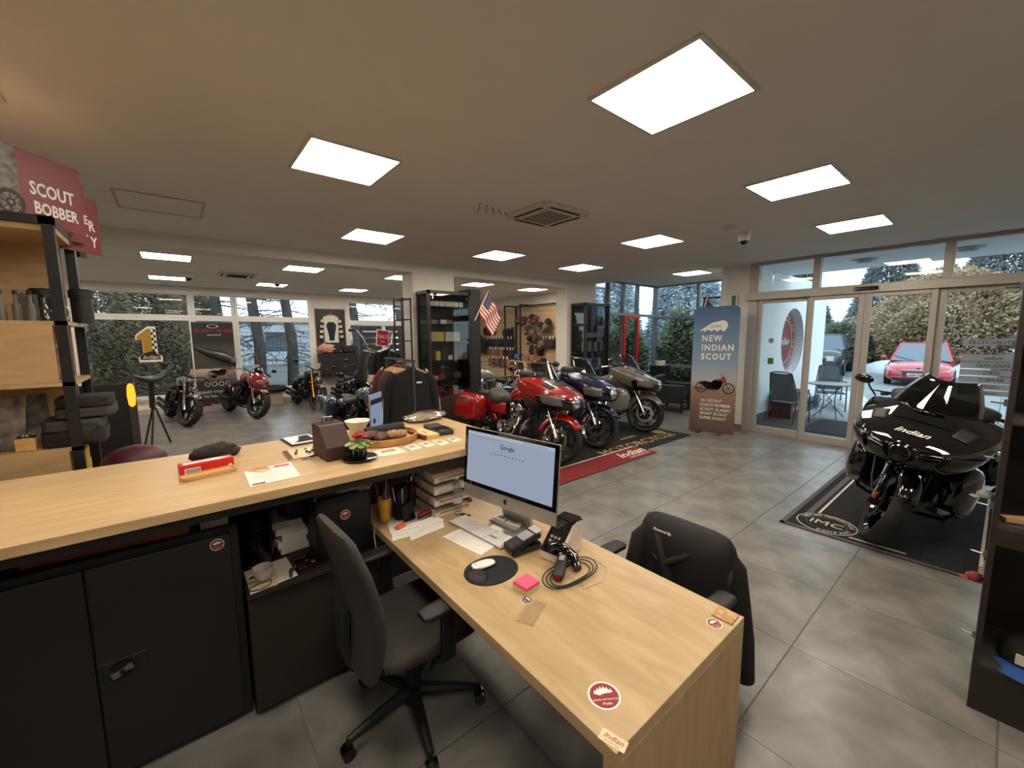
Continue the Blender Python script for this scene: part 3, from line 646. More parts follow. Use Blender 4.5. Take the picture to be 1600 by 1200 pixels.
def sticker(name, M, r, label, m=RED, txt='INDIAN MOTORCYCLE'):
    t = thing(name, label, 'sticker'); t.matrix_world = M
    a = MB().lathe([(r, 0), (r, .0008), (0, .0008)], 32); a.build('white_rim', WHT, t)
    MB().lathe([(r * .88, 0), (r * .88, .0012), (0, .0012)], 32).build('red_disc', m, t)
    p = [(-.6, .18), (-.5, .42), (-.42, .3), (-.3, .55), (-.22, .38), (-.1, .62), (0, .42), (.1, .66), (.18, .42), (.3, .55), (.4, .3), (.5, .42), (.6, .18), (.3, .1), (.1, -.02), (-.3, .02)]
    MB().prism([(x * r, y * r) for x, y in p], .0012, .0016).build('skyline', WHT, t)
    MB().prism([(x * r * .9, y * r - .06 * r) for x, y in ((-.6, -.05), (-.1, .14), (.35, .2), (.5, .05), (.45, -.1), (-.1, -.12))], .0016, .002).build('head_emblem', m, t)
    text(txt, frame((0, -.3 * r, .0016), (1, 0, 0), (0, 1, 0)), r * .15, WHT, t, ext=.0002)
    text('Praha', frame((0, -.58 * r, .0016), (1, 0, 0), (0, 1, 0)), r * .26, WHT, t, shear=.4, ext=.0002)
    return t
sticker('cabinet_sticker', frame((.07, 2.117, .875), (1, 0, 0), (0, 0, 1)), .026, 'round red and white sticker in the corner of the black cabinet door')
sticker('desk_sticker', frame((.872, .653, .7402), (-.1, -1, 0), (1, -.1, 0)) @ Matrix.Rotation(radians(62), 4, 'Z'), .047, 'large round red sticker on the desk near the camera')
sticker('desk_sticker', frame((1.413, .585, .7402), (-.1, -1, 0), (1, -.1, 0)) @ Matrix.Rotation(radians(75), 4, 'Z'), .026, 'small round red sticker beside the wooden square at the desk corner')
st = thing('name_sticker', 'small rectangular white sticker with red script at the front desk corner', 'sticker'); st.matrix_world = frame((.787, .557, .7402), (.25, -1, 0), (1, .25, 0))
MB().box(-.035, .035, -.02, .014, 0, .0008).build('backing', mat('cream_sticker', (226, 204, 170), .6), st)
text('Indian', frame((0, 0, .001), (1, 0, 0), (0, 1, 0)), .022, RED, st, shear=.4, ext=.0002); text('MOTORCYCLE', frame((0, -.014, .001), (1, 0, 0), (0, 1, 0)), .006, RED, st, ext=.0002)
o = MB().box(-.036, .036, -.036, .036, 0, .006).build('wooden_square', mat('engraved_plywood', (206, 168, 118), .6, rgb2=(150, 110, 70), scale=60), bevel=.002)
tag(place(o, (1.485, .578, .7402), 3), 'small engraved plywood square at the far front desk corner', 'plaque')
# lower cupboard with shelf left of the chair
lc = thing('low_cupboard', 'dark brown low cupboard with an open top between cabinet and desk', 'cupboard')
DBR = mat('dark_brown_board', (40, 31, 26), .6, var=.1)
MB().box(.16, .76, 2.08, 2.1, .03, .6).box(.16, .18, 2.1, 2.66, .03, .6).box(.74, .76, 2.1, 2.66, .03, .6).build('body', DBR, lc)
MB().box(.155, .765, 2.06, 2.68, .6, .62).build('top_board', DBR, lc, bevel=.002)
MB().box(.155, .765, 2.12, 2.6, 0, .03).build('plinth', BLKM, lc)
Z = .621
def sheet(name, pts, z, label, m=PAPER, t=.0012, cat='paper', group=None, lines=0, imgs=0):
    cx = sum(p[0] for p in pts) / len(pts); cy = sum(p[1] for p in pts) / len(pts)
    o = MB().prism([(p[0] - cx, p[1] - cy) for p in pts], 0, t).build(name, m); o.location = (cx, cy, z); tag(o, label, cat, group)
    if lines:
        a, b, c, d = [Vector((p[0] - cx, p[1] - cy, t + .0003)) for p in pts[:4]]; random.seed(len(label)); L = MB()
        for i in range(lines):
            f = (i + 1) / (lines + 1); p = a.lerp(d, f); q = b.lerp(c, f); e = random.uniform(.5, .9)
            L.add([p.lerp(q, .1), p.lerp(q, e), p.lerp(q, e) + (d - a) * .012, p.lerp(q, .1) + (d - a) * .012], [(0, 1, 2, 3)])
        L.build('printed_lines', mat('grey_print', (160, 158, 156), .8), o)
    return o
sheet('paper_sheet', [(.17, 2.07), (.37, 2.1), (.36, 2.32), (.17, 2.3)], Z, 'white sheet under the cup on the low cupboard')
sheet('paper_sheet', [(.17, 2.08), (.28, 2.075), (.3, 2.25), (.18, 2.22)], Z + .0015, 'cream card under the black cord on the low cupboard', mat('cream_card', (226, 206, 166), .8))
cu = thing('coffee_cup', 'white porcelain cup on the papers of the low cupboard', 'cup', (.235, 2.165, Z + .003), 200)
CER = mat('white_porcelain', (214, 208, 196), .25, coat=.3)
MB().lathe([(.022, 0), (.034, .012), (.044, .045), (.046, .062), (.042, .062), (.03, .014), (0, .01)], 28).build('body', CER, cu, smooth=True)
MB().tube([(.042, 0, .05), (.066, 0, .048), (.068, 0, .026), (.04, 0, .02)], .005, 8).build('handle', CER, cu, smooth=True)
jg = thing('glass_jar', 'dark amber glass jar with stopper behind the cup', 'jar', (.235, 2.36, Z))
MB().lathe([(.07, 0), (.08, .02), (.08, .12), (.05, .15), (.03, .16)], 28).build('body', glass('amber_glass', (110, 60, 30), base=.1), jg, smooth=True)
MB().lathe([(.045, 0), (.07, .02), (.07, .09), (0, .09)], 24).build('contents', mat('dark_tea', (46, 20, 12), .3), jg)
MB().lathe([(.034, .16), (.03, .19), (.022, .2), (.026, .22), (0, .225)], 20).build('stopper', GLS, jg, smooth=True)
kc = thing('car_keys', 'black key fobs with a leather strap on the low cupboard', 'keys', (.4, 2.17, Z))
MB().box(-.02, .02, -.035, .035, 0, .014).build('fob', BLKM, kc, bevel=.006); MB().sph((.03, .05, .012), (.025, .03, .012)).build('fob', BLKG, kc, smooth=True)
MB().tube([(-.02, .02, .006), (-.05, -.02, .008), (-.06, -.07, .004)], [.009, .01, .008], 6).build('strap', mat('grey_brown_strap', (84, 72, 66), .8), kc)
MB().tube([(.06 + .012 * cos(a), .02 + .012 * sin(a), .004) for a in [i * pi / 6 for i in range(12)]], .002, 5, closed=True).build('ring', STEEL, kc)
cd = MB(); random.seed(3)
cd.tube([(.0 + (.045 + .008 * sin(t * 3)) * cos(t), (.03 + .006 * cos(t * 2)) * sin(t), .004 + .002 * sin(t * 5)) for t in [i * .35 for i in range(50)]], .0022, 5)
o = cd.build('coiled_cord', BLKM, smooth=True); tag(place(o, (.215, 2.105, Z + .003), 10), 'thin black coiled cord in front of the cup', 'cord')
# black computer / printer box
pc = thing('receipt_printer', 'tall black office machine with slatted top behind the chair', 'printer', (.62, 2.4, Z))
MB().box(-.14, .14, -.25, .25, 0, .33).build('body', BLKM, pc, bevel=.015)
MB().box(-.16, .15, -.28, .2, .33, .4).build('top_cover', BLKG, pc, bevel=.02)
for i in range(6): MB().box(-.11 + i * .04, -.075 + i * .04, -.26, -.12, .4, .404).build('slat', mat('grey_slat', (96, 92, 86), .5), pc)
sticker('machine_sticker', frame((.62, 2.147, .84), (1, 0, 0), (0, 0, 1)), .026, 'round red and white sticker on the black office machine')
for i in range(5):
    random.seed(i); o = MB().box(-.07, .07, -.1, .1, 0, .035).build('paper_stack', PAPER, bevel=.002)
    tag(place(o, (.4 + random.uniform(-.01, .01), 2.46, Z + i * .036), random.uniform(-8, 8)), 'white paper stack left of the black office machine, number %s from below' % ('one', 'two', 'three', 'four', 'five')[i], 'papers', 'paper stacks beside the office machine')
ph = thing('desk_phone', 'black telephone unit standing on the paper stacks beside the machine', 'telephone', (.42, 2.4, Z + .185))
MB().box(-.05, .05, -.07, .07, 0, .11).build('body', BLKM, ph, bevel=.01); MB().box(-.06, -.02, -.09, .08, .1, .13).build('handset', BLKG, ph, bevel=.01)
ph.rotation_euler = (radians(-15), 0, radians(10))
tr = thing('card_terminal_dock', 'black dock with a pale screen below the paper stacks', 'terminal', (.43, 2.24, Z))
m = MB(); m.M = Matrix.Rotation(radians(-55), 4, 'X'); m.box(-.055, .055, -.02, .12, 0, .02); m.build('body', BLKM, tr, bevel=.006)
m = MB(); m.M = Matrix.Rotation(radians(-55), 4, 'X'); m.box(-.025, .045, 0, .1, .02, .023); m.build('screen', mat('pale_screen', (156, 150, 142), .3), tr)
# cabinet top papers
sheet('folder', [(-.5, 2.2), (-.02, 2.16), (0, 2.5), (-.5, 2.52)], .941, 'brown folder lying on the black cabinet', mat('brown_folder', (128, 74, 44), .7), .03, 'folder')
sheet('grey_booklet', [(.02, 2.16), (.12, 2.16), (.12, 2.4), (.02, 2.4)], .941, 'grey booklet on the black cabinet corner', mat('grey_booklet', (150, 144, 138), .6), .05, 'booklet')
# office chair
GF2 = mat('charcoal_upholstery', (58, 54, 52), .9, var=.08, scale=400, bump=.4)
def office_chair(loc, rz, label, h_arm=.68, top=1.03):
    c = thing('office_chair', label, 'chair', loc, rz)
    prof = [(.26, .42, .19, .03), (.245, .5, .22, .035), (.235, .62, .235, .04), (.245, .62 + (top - .62) * .32, .235, .038), (.275, .62 + (top - .62) * .64, .225, .032), (.31, top - .03, .2, .026), (.32, top, .15, .014)]
    MB().loft([[(-x + b, a, z) for a, b in ell(w, t, 24, 3)] for x, z, w, t in prof]).build('backrest', GF2, c, smooth=True, ang=60)
    MB().loft([[(x, a, .46 + b) for a, b in ell(w, t, 24, 3.5)] for x, w, t in ((-.22, .2, .03), (-.16, .235, .04), (0, .25, .045), (.18, .245, .045), (.26, .21, .035), (.28, .15, .02))]).build('seat', GF2, c, smooth=True, ang=60)
    MB().box(-.14, .14, -.12, .12, .37, .42).build('mechanism', BLKM, c, bevel=.02)
    MB().tube([(-.1, 0, .39), (-.27, 0, .4), (-.3, 0, .5), (-.29, 0, .66)], .028, 8).build('back_bar', BLKM, c, smooth=True)
    for s in (-1, 1):
        a = MB().loft([[(x, s * .285 + y, h_arm + z) for y, z in ell(w, t, 16, 3)] for x, w, t in ((-.1, .03, .01), (-.08, .042, .016), (.05, .045, .018), (.13, .042, .016), (.15, .03, .01))]).build('armrest', BLKM, c, smooth=True)
        MB().loft([[(x0 + px, s * yy + py, z) for px, py in ((-.03, -.014), (.03, -.014), (.03, .014), (-.03, .014))] for x0, yy, z in ((0.02, .285, h_arm - .01), (.02, .285, .44), (0, .1, .385))]).build('arm_post', BLKM, a, bevel=.004)
    MB().cyl((0, 0, .12), (0, 0, .38), .028).cyl((0, 0, .06), (0, 0, .14), .045).build('gas_lift', BLKM, c)
    for k in range(5):
        a = 2 * pi * k / 5 + .35 + pi * .9; cx, sx2 = cos(a), sin(a)
        L = MB(); L.tube([(.03 * cx, .03 * sx2, .115), (.18 * cx, .18 * sx2, .1), (.31 * cx, .31 * sx2, .078)], [.028, .022, .016], 8).cyl((.31 * cx, .31 * sx2, .085), (.31 * cx, .31 * sx2, .05), .01)
        l = L.build('base_arm', BLKM, c, smooth=True)
        w = MB()
        for q in (-.017, .017): w.cyl((.315 * cx - sx2 * (q - .008), .315 * sx2 + cx * (q - .008), .028), (.315 * cx - sx2 * (q + .008), .315 * sx2 + cx * (q + .008), .028), .027, n=16)
        w.build('caster', BLKG, l, smooth=True)
    return c
office_chair((.74, 1.655, 0), 3, 'charcoal office chair in front of the desk, its back to the cabinet')
ch2 = office_chair((1.69, .97, 0), 178, 'second office chair behind the desk, under the black jacket', h_arm=.64, top=.73)
# jacket draped over the second chair
JK = mat('black_softshell', (14, 13, 13), .75, var=.2, scale=300, bump=.2)
jk = thing('black_jacket', 'black jacket hung over the back of the second office chair', 'jacket', (1.965, .98, 0))
rings = []
N = 33
def jr(z, hw, d0, d1, seed=0, fold=.012):
    r = []
    for k in range(N):
        a = 2 * pi * k / N; c, s = cos(a), sin(a)
        f = fold * sin(a * 7 + seed) + fold * .6 * sin(a * 11 + z * 9)
        r.append(((d1 if c > 0 else d0) * math.copysign(abs(c) ** .8, c) * (1 + 3 * f), (hw + f) * math.copysign(abs(s) ** .7, s), z))
    return r
for z, hw, d0, d1, f in ((.16, .22, .1, .12, .02), (.3, .24, .115, .13, .02), (.45, .252, .125, .13, .014), (.6, .256, .12, .12, .01), (.68, .252, .11, .11, .006), (.74, .24, .09, .095, .003), (.785, .218, .06, .065, .001), (.805, .18, .03, .03, 0)):
    rings.append(jr(z, hw, d0, d1, z * 5, f))
MB().loft(rings).build('body', JK, jk, smooth=True, ang=70)
MB().tube([(.0, -.17, .73), (.02, -.22, .64), (.03, -.25, .48), (.04, -.28, .3), (.05, -.3, .1)], [.05, .07, .062, .055, .045], 12).build('sleeve', JK, jk, smooth=True)
MB().tube([(.0, .17, .73), (-.04, .22, .64), (-.09, .23, .5), (-.1, .2, .4), (-.1, .16, .34)], [.05, .07, .062, .055, .045], 12).build('sleeve', JK, jk, smooth=True)
MB().tube([(-.05, -.15, .75), (-.09, -.06, .68), (-.115, .05, .6), (-.11, .12, .62)], [.012, .024, .024, .012], 12).tube([(-.05, .14, .75), (-.085, .1, .7), (-.12, .03, .56), (-.12, .0, .42)], [.02, .03, .032, .02], 8).build('collar', JK, jk, smooth=True)
text('Powered By', frame((-.092, .08, .757), (0, -1, 0), (.6, 0, .8)), .02, WHT, jk, ext=.001)
# ---------------------------------------------------------------- things on the desk
Z = .7405
im = thing('desktop_computer', 'all-in-one desktop computer with a lit pale blue screen on the desk', 'computer', (1.285, 1.61, Z), -81)
# local: x to the right along the screen, y away from the viewer
SIL = mat('silver_aluminium', (190, 188, 184), .35, .7, var=.02)
def tilt(mb): mb.M = Matrix.Translation((0, .02, .33)) @ Matrix.Rotation(radians(-5), 4, 'X') @ Matrix.Translation((0, 0, -.33)); return mb
b_ = tilt(MB()); b_.loft([[(x * .325 * f, y, .322 + z * .197 * f) for x, z in ((-1, -1), (1, -1), (1, 1), (-1, 1))] for y, f in ((-.022, 1), (-.012, 1), (.0, .96), (.03, .6))]); b_.build('housing', SIL, im, bevel=.004)
tilt(MB()).box(-.325, .325, -.0245, -.022, .195, .519).build('bezel', BLKG, im, bevel=.001)
SCR = emis('lit_screen_blue', (184, 198, 220), .56)
tilt(MB()).box(-.3, .3, -.0255, -.0245, .218, .5).build('screen', SCR, im)
tilt(MB()).box(-.3, .3, -.0262, -.0256, .484, .5).build('browser_bar', emis('lit_screen_pale', (196, 204, 218), .66), im)
TM = Matrix.Translation((0, .02, .33)) @ Matrix.Rotation(radians(-5), 4, 'X') @ Matrix.Translation((0, 0, -.33))
t = text('Google', TM @ frame((0, -.0264, .445), (1, 0, 0), (0, 0, 1)), .034, INK, None, ext=.0001, bold=.0004); t.parent = im
for i in range(10):
    o = tilt(MB()).lathe([(.0042, -.0264), (.0042, -.026)], 10, (-.113 + i * .025, 0, .402), 'y'); o.build('screen_icon', mat('screen_icon_grey', (90, 104, 140), .5), im)
tilt(MB()).box(-.07, .07, -.0264, -.026, .4185, .4195).box(-.28, -.05, -.0264, -.0262, .474, .4765).box(.1, .26, -.0268, -.0262, .489, .492).build('screen_text_line', emis('screen_text_grey', (140, 155, 185), .6), im)
ap = tilt(MB()); ap.prism([(-.012, .158), (-.008, .149), (-.003, .147), (0, .149), (.004, .147), (.009, .15), (.012, .156), (.008, .161), (.008, .166), (.011, .17), (.006, .173), (0, .171), (-.006, .173), (-.011, .169), (-.013, .163)], -.0232, -.022, 'y')
ap.prism([(0, .174), (.004, .182), (.006, .182), (.003, .175)], -.0232, -.022, 'y'); ap.build('fruit_emblem', BLKG, im)
MB().loft([[(-.1, .03, .2), (.1, .03, .2), (.1, .045, .2), (-.1, .045, .2)], [(-.1, .08, .02), (.1, .08, .02), (.1, .1, .02), (-.1, .1, .02)], [(-.1, .02, .004), (.1, .02, .004), (.1, .1, .0), (-.1, .1, .0)]]).box(-.1, .1, -.09, .09, 0, .006).build('stand', SIL, im)
# sheet order: local rows for sheets on the desk
kb = thing('keyboard', 'slim white keyboard with number pad in front of the computer', 'keyboard', (1.17, 1.69, Z + .0025), -84)
MB().box(-.209, .209, -.057, .057, 0, .008).build('base', SIL, kb, bevel=.003)
KW = mat('white_key', (232, 230, 226), .5, var=.01); first = None
rows = [(.0475, 14, 19.2), (.0285, 14, 19.2), (.0095, 14, 19.2), (-.0095, 14, 19.2), (-.0285, 13, 20.6), (-.047, 8, 33.6)]
for r, (y, n, pitch) in enumerate(rows):
    pt = .275 / n
    for i in range(n):
        o = MB().box(-pt / 2 + .0014, pt / 2 - .0014, -.0078, .0078, .008, .0115).build('key', KW, kb) if i == 0 else o0.copy()
        if i == 0: o0 = o
        else: COL.objects.link(o)
        o.location = (-.203 + pt * (i + .5), y, 0)
for r in range(6):
    for i in range(7):
        if i < 3 and r in (3,): continue
        o = MB().box(-.0074, .0074, -.0078, .0078, .008, .0115).build('key', KW, kb) if (r == 0 and i == 0) else o1.copy()
        if r == 0 and i == 0: o1 = o
        else: COL.objects.link(o)
        o.location = (.086 + i * .0178, .0475 - r * .019, 0)
sheet('note_sheet', [(.985, 1.775), (1.035, 1.5), (1.165, 1.53), (1.115, 1.795)], Z, 'sheet with handwriting in front of the white keyboard', lines=9)
mp = thing('mouse_pad', 'black oval mouse pad with a wrist rest on the desk', 'mouse pad', (1.0, 1.37, Z))
MB().loft([[(x * f, y * f, z) for x, y in ell(.125, .105, 36, 2.1)] for z, f in ((0, 1), (.004, 1), (.005, .97))]).build('pad', mat('black_foam_pad', (20, 20, 21), .85), mp)
MB().sph((-.08, -.005, .004), (.045, .055, .02), 20, 8).build('wrist_rest', mat('black_gel_rest', (28, 28, 30), .6), mp, smooth=True)
mo = thing('computer_mouse', 'white low computer mouse on the black mouse pad', 'mouse', (.985, 1.41, Z + .005), -10)
MB().loft([[(x, a, .011 + b) for a, b in ell(w, t, 20, 2.4)] for x, w, t in ((-.054, .012, .004), (-.045, .024, .009), (-.01, .029, .011), (.03, .027, .01), (.05, .018, .006), (.055, .01, .003))]).build('body', mat('white_gloss_plastic', (236, 234, 230), .15, coat=.6), mo, smooth=True)
MB().box(-.042, -.034, -.004, .004, .0195, .0205).build('fruit_emblem', mat('grey_emblem', (150, 150, 150), .5), mo)
te = thing('payment_terminal', 'black card payment terminal on its dock beside the computer', 'terminal', (1.22, 1.41, Z), -5)
MB().box(-.085, .085, -.045, .045, 0, .035).build('dock', BLKG, te, bevel=.012)
def til(a, x=0, z=0):
    m = MB(); m.M = Matrix.Translation((x, 0, z)) @ Matrix.Rotation(radians(a), 4, 'Y'); return m
til(-12, 0, .05).box(-.09, .085, -.04, .04, -.014, .018).build('body', BLKM, te, bevel=.008)
til(-12, 0, .05).box(-.015, .05, -.03, .03, .018, .0195).build('screen', mat('terminal_screen', (176, 172, 186), .3), te)
til(-12, 0, .05).box(.06, .1, -.035, .035, -.01, .022).build('printer_cover', mat('white_terminal_cap', (220, 218, 214), .4), te, bevel=.006)
for i in range(4):
    for j in range(3): til(-12, 0, .05).box(-.082 + i * .015, -.071 + i * .015, -.028 + j * .021, -.013 + j * .021, .018, .021).build('key', mat('dark_key', (60, 60, 64), .5), te)
lp = thing('label_printer', 'white and black label printer beside the payment terminal', 'printer', (1.34, 1.27, Z), 10)
prof = [(-.1, 0), (.1, 0), (.105, .1), (.09, .14), (.06, .155), (.03, .15), (-.1, .04)]
MB().prism(prof, -.055, .055, 'y').build('body', mat('white_printer_plastic', (224, 216, 204), .4), lp, bevel=.01)
def tl(mb): mb.M = Matrix.Translation((-.1, 0, .042)) @ Matrix.Rotation(-math.atan2(.112, .13), 4, 'Y'); return mb
tl(MB()).box(.0, .172, -.05, .05, -.001, .007).build('front_cover', BLKG, lp, bevel=.004)
MB().tube([(.02, -.052, .152), (.06, -.052, .163), (.1, -.052, .148)], .005, 6).box(.02, .1, -.048, .048, .145, .162).build('top_cover', BLKG, lp, bevel=.01)
for i in range(3):
    for j in range(3): tl(MB()).box(.03 + i * .02, .042 + i * .02, -.025 + j * .02, -.013 + j * .02, .007, .0085).build('button', mat('grey_button', (120, 122, 126), .4), lp)
sc = thing('barcode_scanner', 'black handheld barcode scanner lying on its cable before the printer', 'scanner', (1.235, 1.17, Z), 35)
MB().loft([[(x, a, z + b) for a, b in ell(w, t, 18, 3)] for x, z, w, t in ((-.1, .025, .02, .012), (-.08, .028, .026, .017), (0, .03, .024, .018), (.06, .035, .022, .016), (.1, .04, .018, .012))]).build('handle', BLKM, sc, smooth=True)
MB().tube([(.0, .06, .1), (.05, .04, .085), (.08, 0, .06), (.06, -.05, .035), (.0, -.07, .02)], [.02, .024, .026, .024, .02], 12).build('head', BLKG, sc, smooth=True)
MB().box(-.104, -.098, -.012, .012, .02, .034).build('red_window', mat('red_scanner_window', (150, 20, 30), .2, coat=.5), sc)
MB().box(.0, .04, -.012, .012, .046, .05).build('trigger', mat('grey_trigger', (160, 160, 164), .4), sc)
cb2 = MB()
for q in range(3): cb2.tube([(1.2 + (.11 + q * .02) * cos(t) + .04, 1.13 + (.055 + q * .012) * sin(t) - .01, Z + .006 + q * .004 + .004 * sin(3 * t)) for t in [i * 2 * pi / 28 for i in range(29)]], .0028, 6)
o = cb2.build('scanner_cable', BLKM, smooth=True); tag(o, 'black cable looped around the barcode scanner', 'cable')
o = MB().tube([(1.36, 1.2, Z + .002), (1.42, 1.13, Z + .002), (1.4, 1.05, Z + .002), (1.3, 1.0, Z + .002), (1.2, 1.02, Z + .002)], .0013, 5).build('thin_cable', mat('beige_cable', (200, 180, 150), .6)); tag(o, 'thin beige cable curving past the printer across the desk', 'cable')
sn = thing('sticky_notes', 'pad of sticky notes, pink on top over yellow green, on the desk', 'sticky notes', (1.03, 1.17, Z), 5)
MB().box(-.038, .038, -.038, .038, .007, .021).build('lower_pad', mat('yellow_green_notes', (206, 206, 120), .8), sn)
MB().box(-.038, .038, -.038, .038, .021, .035).build('upper_pad', mat('pink_notes', (245, 90, 130), .8), sn)
MB().box(-.038, .038, -.038, .038, 0, .007).build('base_pad', mat('beige_notes', (222, 196, 150), .8), sn)
sticker('desk_seal', frame((.985, 1.115, Z), (-.1, -1, 0), (1, -.1, 0)), .024, 'small dark round sticker half under the sticky notes', mat('dark_brown_print', (90, 50, 36), .6))
lb = thing('clear_card_tray', 'clear plastic tray lying on the desk before the sticky notes', 'tray', (.95, 1.05, Z), 25)
MB().box(-.07, .07, -.035, .035, 0, .002).build('base', glass('clear_plastic', (252, 250, 244), base=.1), lb)
for a in ((-.07, .07, -.035, -.033), (-.07, .07, .033, .035), (-.07, -.068, -.035, .035)): MB().box(a[0], a[1], a[2], a[3], .002, .008).build('rim', glass('clear_plastic'), lb)
bc = thing('business_card_holder', 'grey holder with two stacks of business cards on the computer foot', 'card holder', (1.335, 1.665, Z + .0065), -81)
MB().box(-.1, .1, -.05, .05, 0, .012).build('base', mat('grey_card_holder', (150, 148, 144), .4), bc, bevel=.004)
for s in (-.048, .048):
    MB().box(s - .042, s + .042, -.026, .026, .012, .02).build('card_stack', PAPER, bc); MB().box(s - .03, s + .02, -.012, .008, .0201, .0205).build('printed_lines', mat('grey_print', (120, 120, 124), .8), bc)
# bottle
bo = thing('water_bottle', 'clear plastic water bottle between letter trays and computer', 'bottle', (1.215, 2.0, Z))
MB().lathe([(.026, 0), (.031, .01), (.028, .04), (.031, .05), (.03, .09), (.026, .11), (.03, .13), (.026, .165), (.012, .185), (.012, .2)], 24).build('body', glass('bottle_plastic', (222, 228, 228), base=.3), bo, smooth=True)
MB().lathe([(.0145, .198), (.0145, .216), (0, .216)], 16).build('cap', WHT, bo)
MB().lathe([(.0305, .055), (.0312, .056), (.0312, .085), (.0305, .086)], 24, closed=True).build('label', mat('pale_label', (190, 196, 204), .5), bo)
ks = MB(); ks.sph((0, 0, .008), (.02, .012, .008), 10, 6).sph((.03, -.01, .006), (.016, .01, .006), 10, 6).tube([(-.02, .01, .005), (-.04, .0, .005), (-.05, .015, .005)], .003, 5)
o = ks.build('small_keys', BLKM, smooth=True); tag(place(o, (1.205, 1.92, Z), -40), 'small bunch of dark keys before the water bottle', 'keys')
# letter trays
lt = thing('letter_trays', 'stack of white letter trays full of papers under the counter end', 'letter trays', (1.19, 2.14, Z))
TRW = mat('white_tray_plastic', (206, 196, 178), .45)
for i in range(4):
    z = i * .068; t = MB().box(-.13, .13, -.15, .17, z, z + .004).box(-.13, -.126, -.15, .17, z, z + .05).box(.126, .13, -.15, .17, z, z + .05).box(-.13, .13, .166, .17, z, z + .05).build('tray', TRW, lt)
    MB().box(-.13, -.1, -.154, -.15, z, z + .03).box(.1, .13, -.154, -.15, z, z + .03).build('front_lip', TRW, t)
    for q in range(3):
        random.seed(i * 5 + q); s = MB(); s.M = Matrix.Rotation(random.uniform(-.05, .05), 4, 'Z'); s.box(-.11, .11, -.14, .14, z + .006 + q * .007, z + .011 + q * .007); s.build('paper', [PAPER, mat('pink_paper', (190, 90, 100), .8), mat('cream_paper', (220, 206, 180), .8)][q if i != 2 else 0], t)
for i, (pts, l) in enumerate((([(.77, 1.9), (.93, 1.88), (1.06, 2.1), (.86, 2.14)], 'loose white papers fanned on the desk corner, lower left'), ([(.84, 1.84), (1.05, 1.86), (1.09, 1.96), (.9, 1.98)], 'loose white sheet on top of the fanned papers'), ([(.79, 1.97), (.98, 1.95), (1.05, 2.12), (.84, 2.16)], 'loose white sheet at the back of the fanned papers'), ([(.92, 1.9), (1.09, 1.93), (1.07, 2.02), (.96, 2.01)], 'folded white sheet at the right of the fanned papers'))):
    sheet('loose_paper', pts, Z + .0015 * i, l, group='loose papers on the desk corner', lines=5)
# pen cups and clutter under the counter
pcup = thing('pen_cup', 'yellow beer glass shaped cup full of pens under the counter', 'cup', (.83, 2.14, Z + .008))
MB().lathe([(.026, 0), (.028, .005), (.036, .13), (.033, .13), (.025, .01), (0, .008)], 24).build('body', mat('mustard_yellow_cup', (206, 156, 54), .35), pcup, smooth=True)
random.seed(8)
PCOL = [mat('pen_' + n, c, .4) for n, c in (('black', (24, 24, 26)), ('blue', (30, 60, 140)), ('red', (160, 30, 34)), ('silver', (170, 170, 172)))]
for i in range(11):
    a = random.uniform(0, 2 * pi); d = random.uniform(.01, .026); MB().cyl((d * cos(a) * .6, d * sin(a) * .6, .02), (d * cos(a) * 2.2, d * sin(a) * 2.2, random.uniform(.17, .22)), .004, n=8).build('pen', PCOL[i % 4 if i % 3 else 0], pcup)
og = thing('desk_organiser', 'black mesh organiser full of pens and scissors under the counter', 'organiser', (.93, 2.12, Z + .008))
MB().box(-.05, .05, -.03, .03, 0, .004).box(-.05, .05, -.03, -.027, 0, .09).box(-.05, .05, .027, .03, 0, .12).box(-.05, -.047, -.03, .03, 0, .1).box(.047, .05, -.03, .03, 0, .1).build('body', BLKM, og)
for i in range(14):
    x = random.uniform(-.04, .04); y = random.uniform(-.02, .02); MB().cyl((x, y, .01), (x * 1.6, y * 2, random.uniform(.13, .2)), .004, n=8).build('pen', PCOL[(i * 7) % 4 if i % 2 else 0], og)
ps = thing('phone_stand', 'black phone leaning on a stand before the desk organiser', 'telephone', (.935, 2.04, Z + .008), 10)
m = MB(); m.M = Matrix.Rotation(radians(-20), 4, 'X'); m.box(-.04, .04, 0, .01, 0, .1); m.build('phone', BLKG, ps, bevel=.006)
MB().tube([(-.04, -.01, .02), (-.04, -.025, .01), (.04, -.025, .01), (.04, -.01, .02)], .003, 6).build('stand', STEEL, ps)
og2 = MB().box(-.03, .03, -.012, .012, 0, .018).build('orange_lighter', mat('orange_plastic', (220, 100, 30), .4), bevel=.005); tag(place(og2, (.86, 2.0, Z + .008), 20), 'small orange item before the yellow pen cup', 'lighter')
bx = thing('tool_box', 'small dark red box with metal tools beside the letter trays', 'box', (1.02, 2.27, Z))
MB().box(-.06, .06, -.05, .05, 0, .13).build('body', mat('dark_wine_box', (74, 22, 30), .5), bx, bevel=.004)
for i in range(5): MB().cyl((-.04 + i * .02, -.02, .13), (-.05 + i * .025, -.03, .19), .006, n=8).build('tool', CHR, bx)
o = MB().lathe([(.012, 0), (.034, 0), (.034, .09), (.012, .09)], 24, closed=True).build('tape_roll', mat('white_paper_roll', (196, 186, 170), .8), smooth=True); tag(place(o, (.74, 2.28, .95)), 'white paper roll on the black machine under the counter', 'paper roll')
st = thing('stapler', 'steel stapler and pens lying between organiser and letter trays', 'stapler', (1.02, 2.03, Z + .01), 15)
MB().box(-.05, .05, -.012, .012, 0, .012).build('base', STEEL, st, bevel=.003); MB().box(-.05, .055, -.012, .012, .018, .034).build('arm', mat('wine_red_stapler', (130, 20, 50), .4), st, bevel=.004)
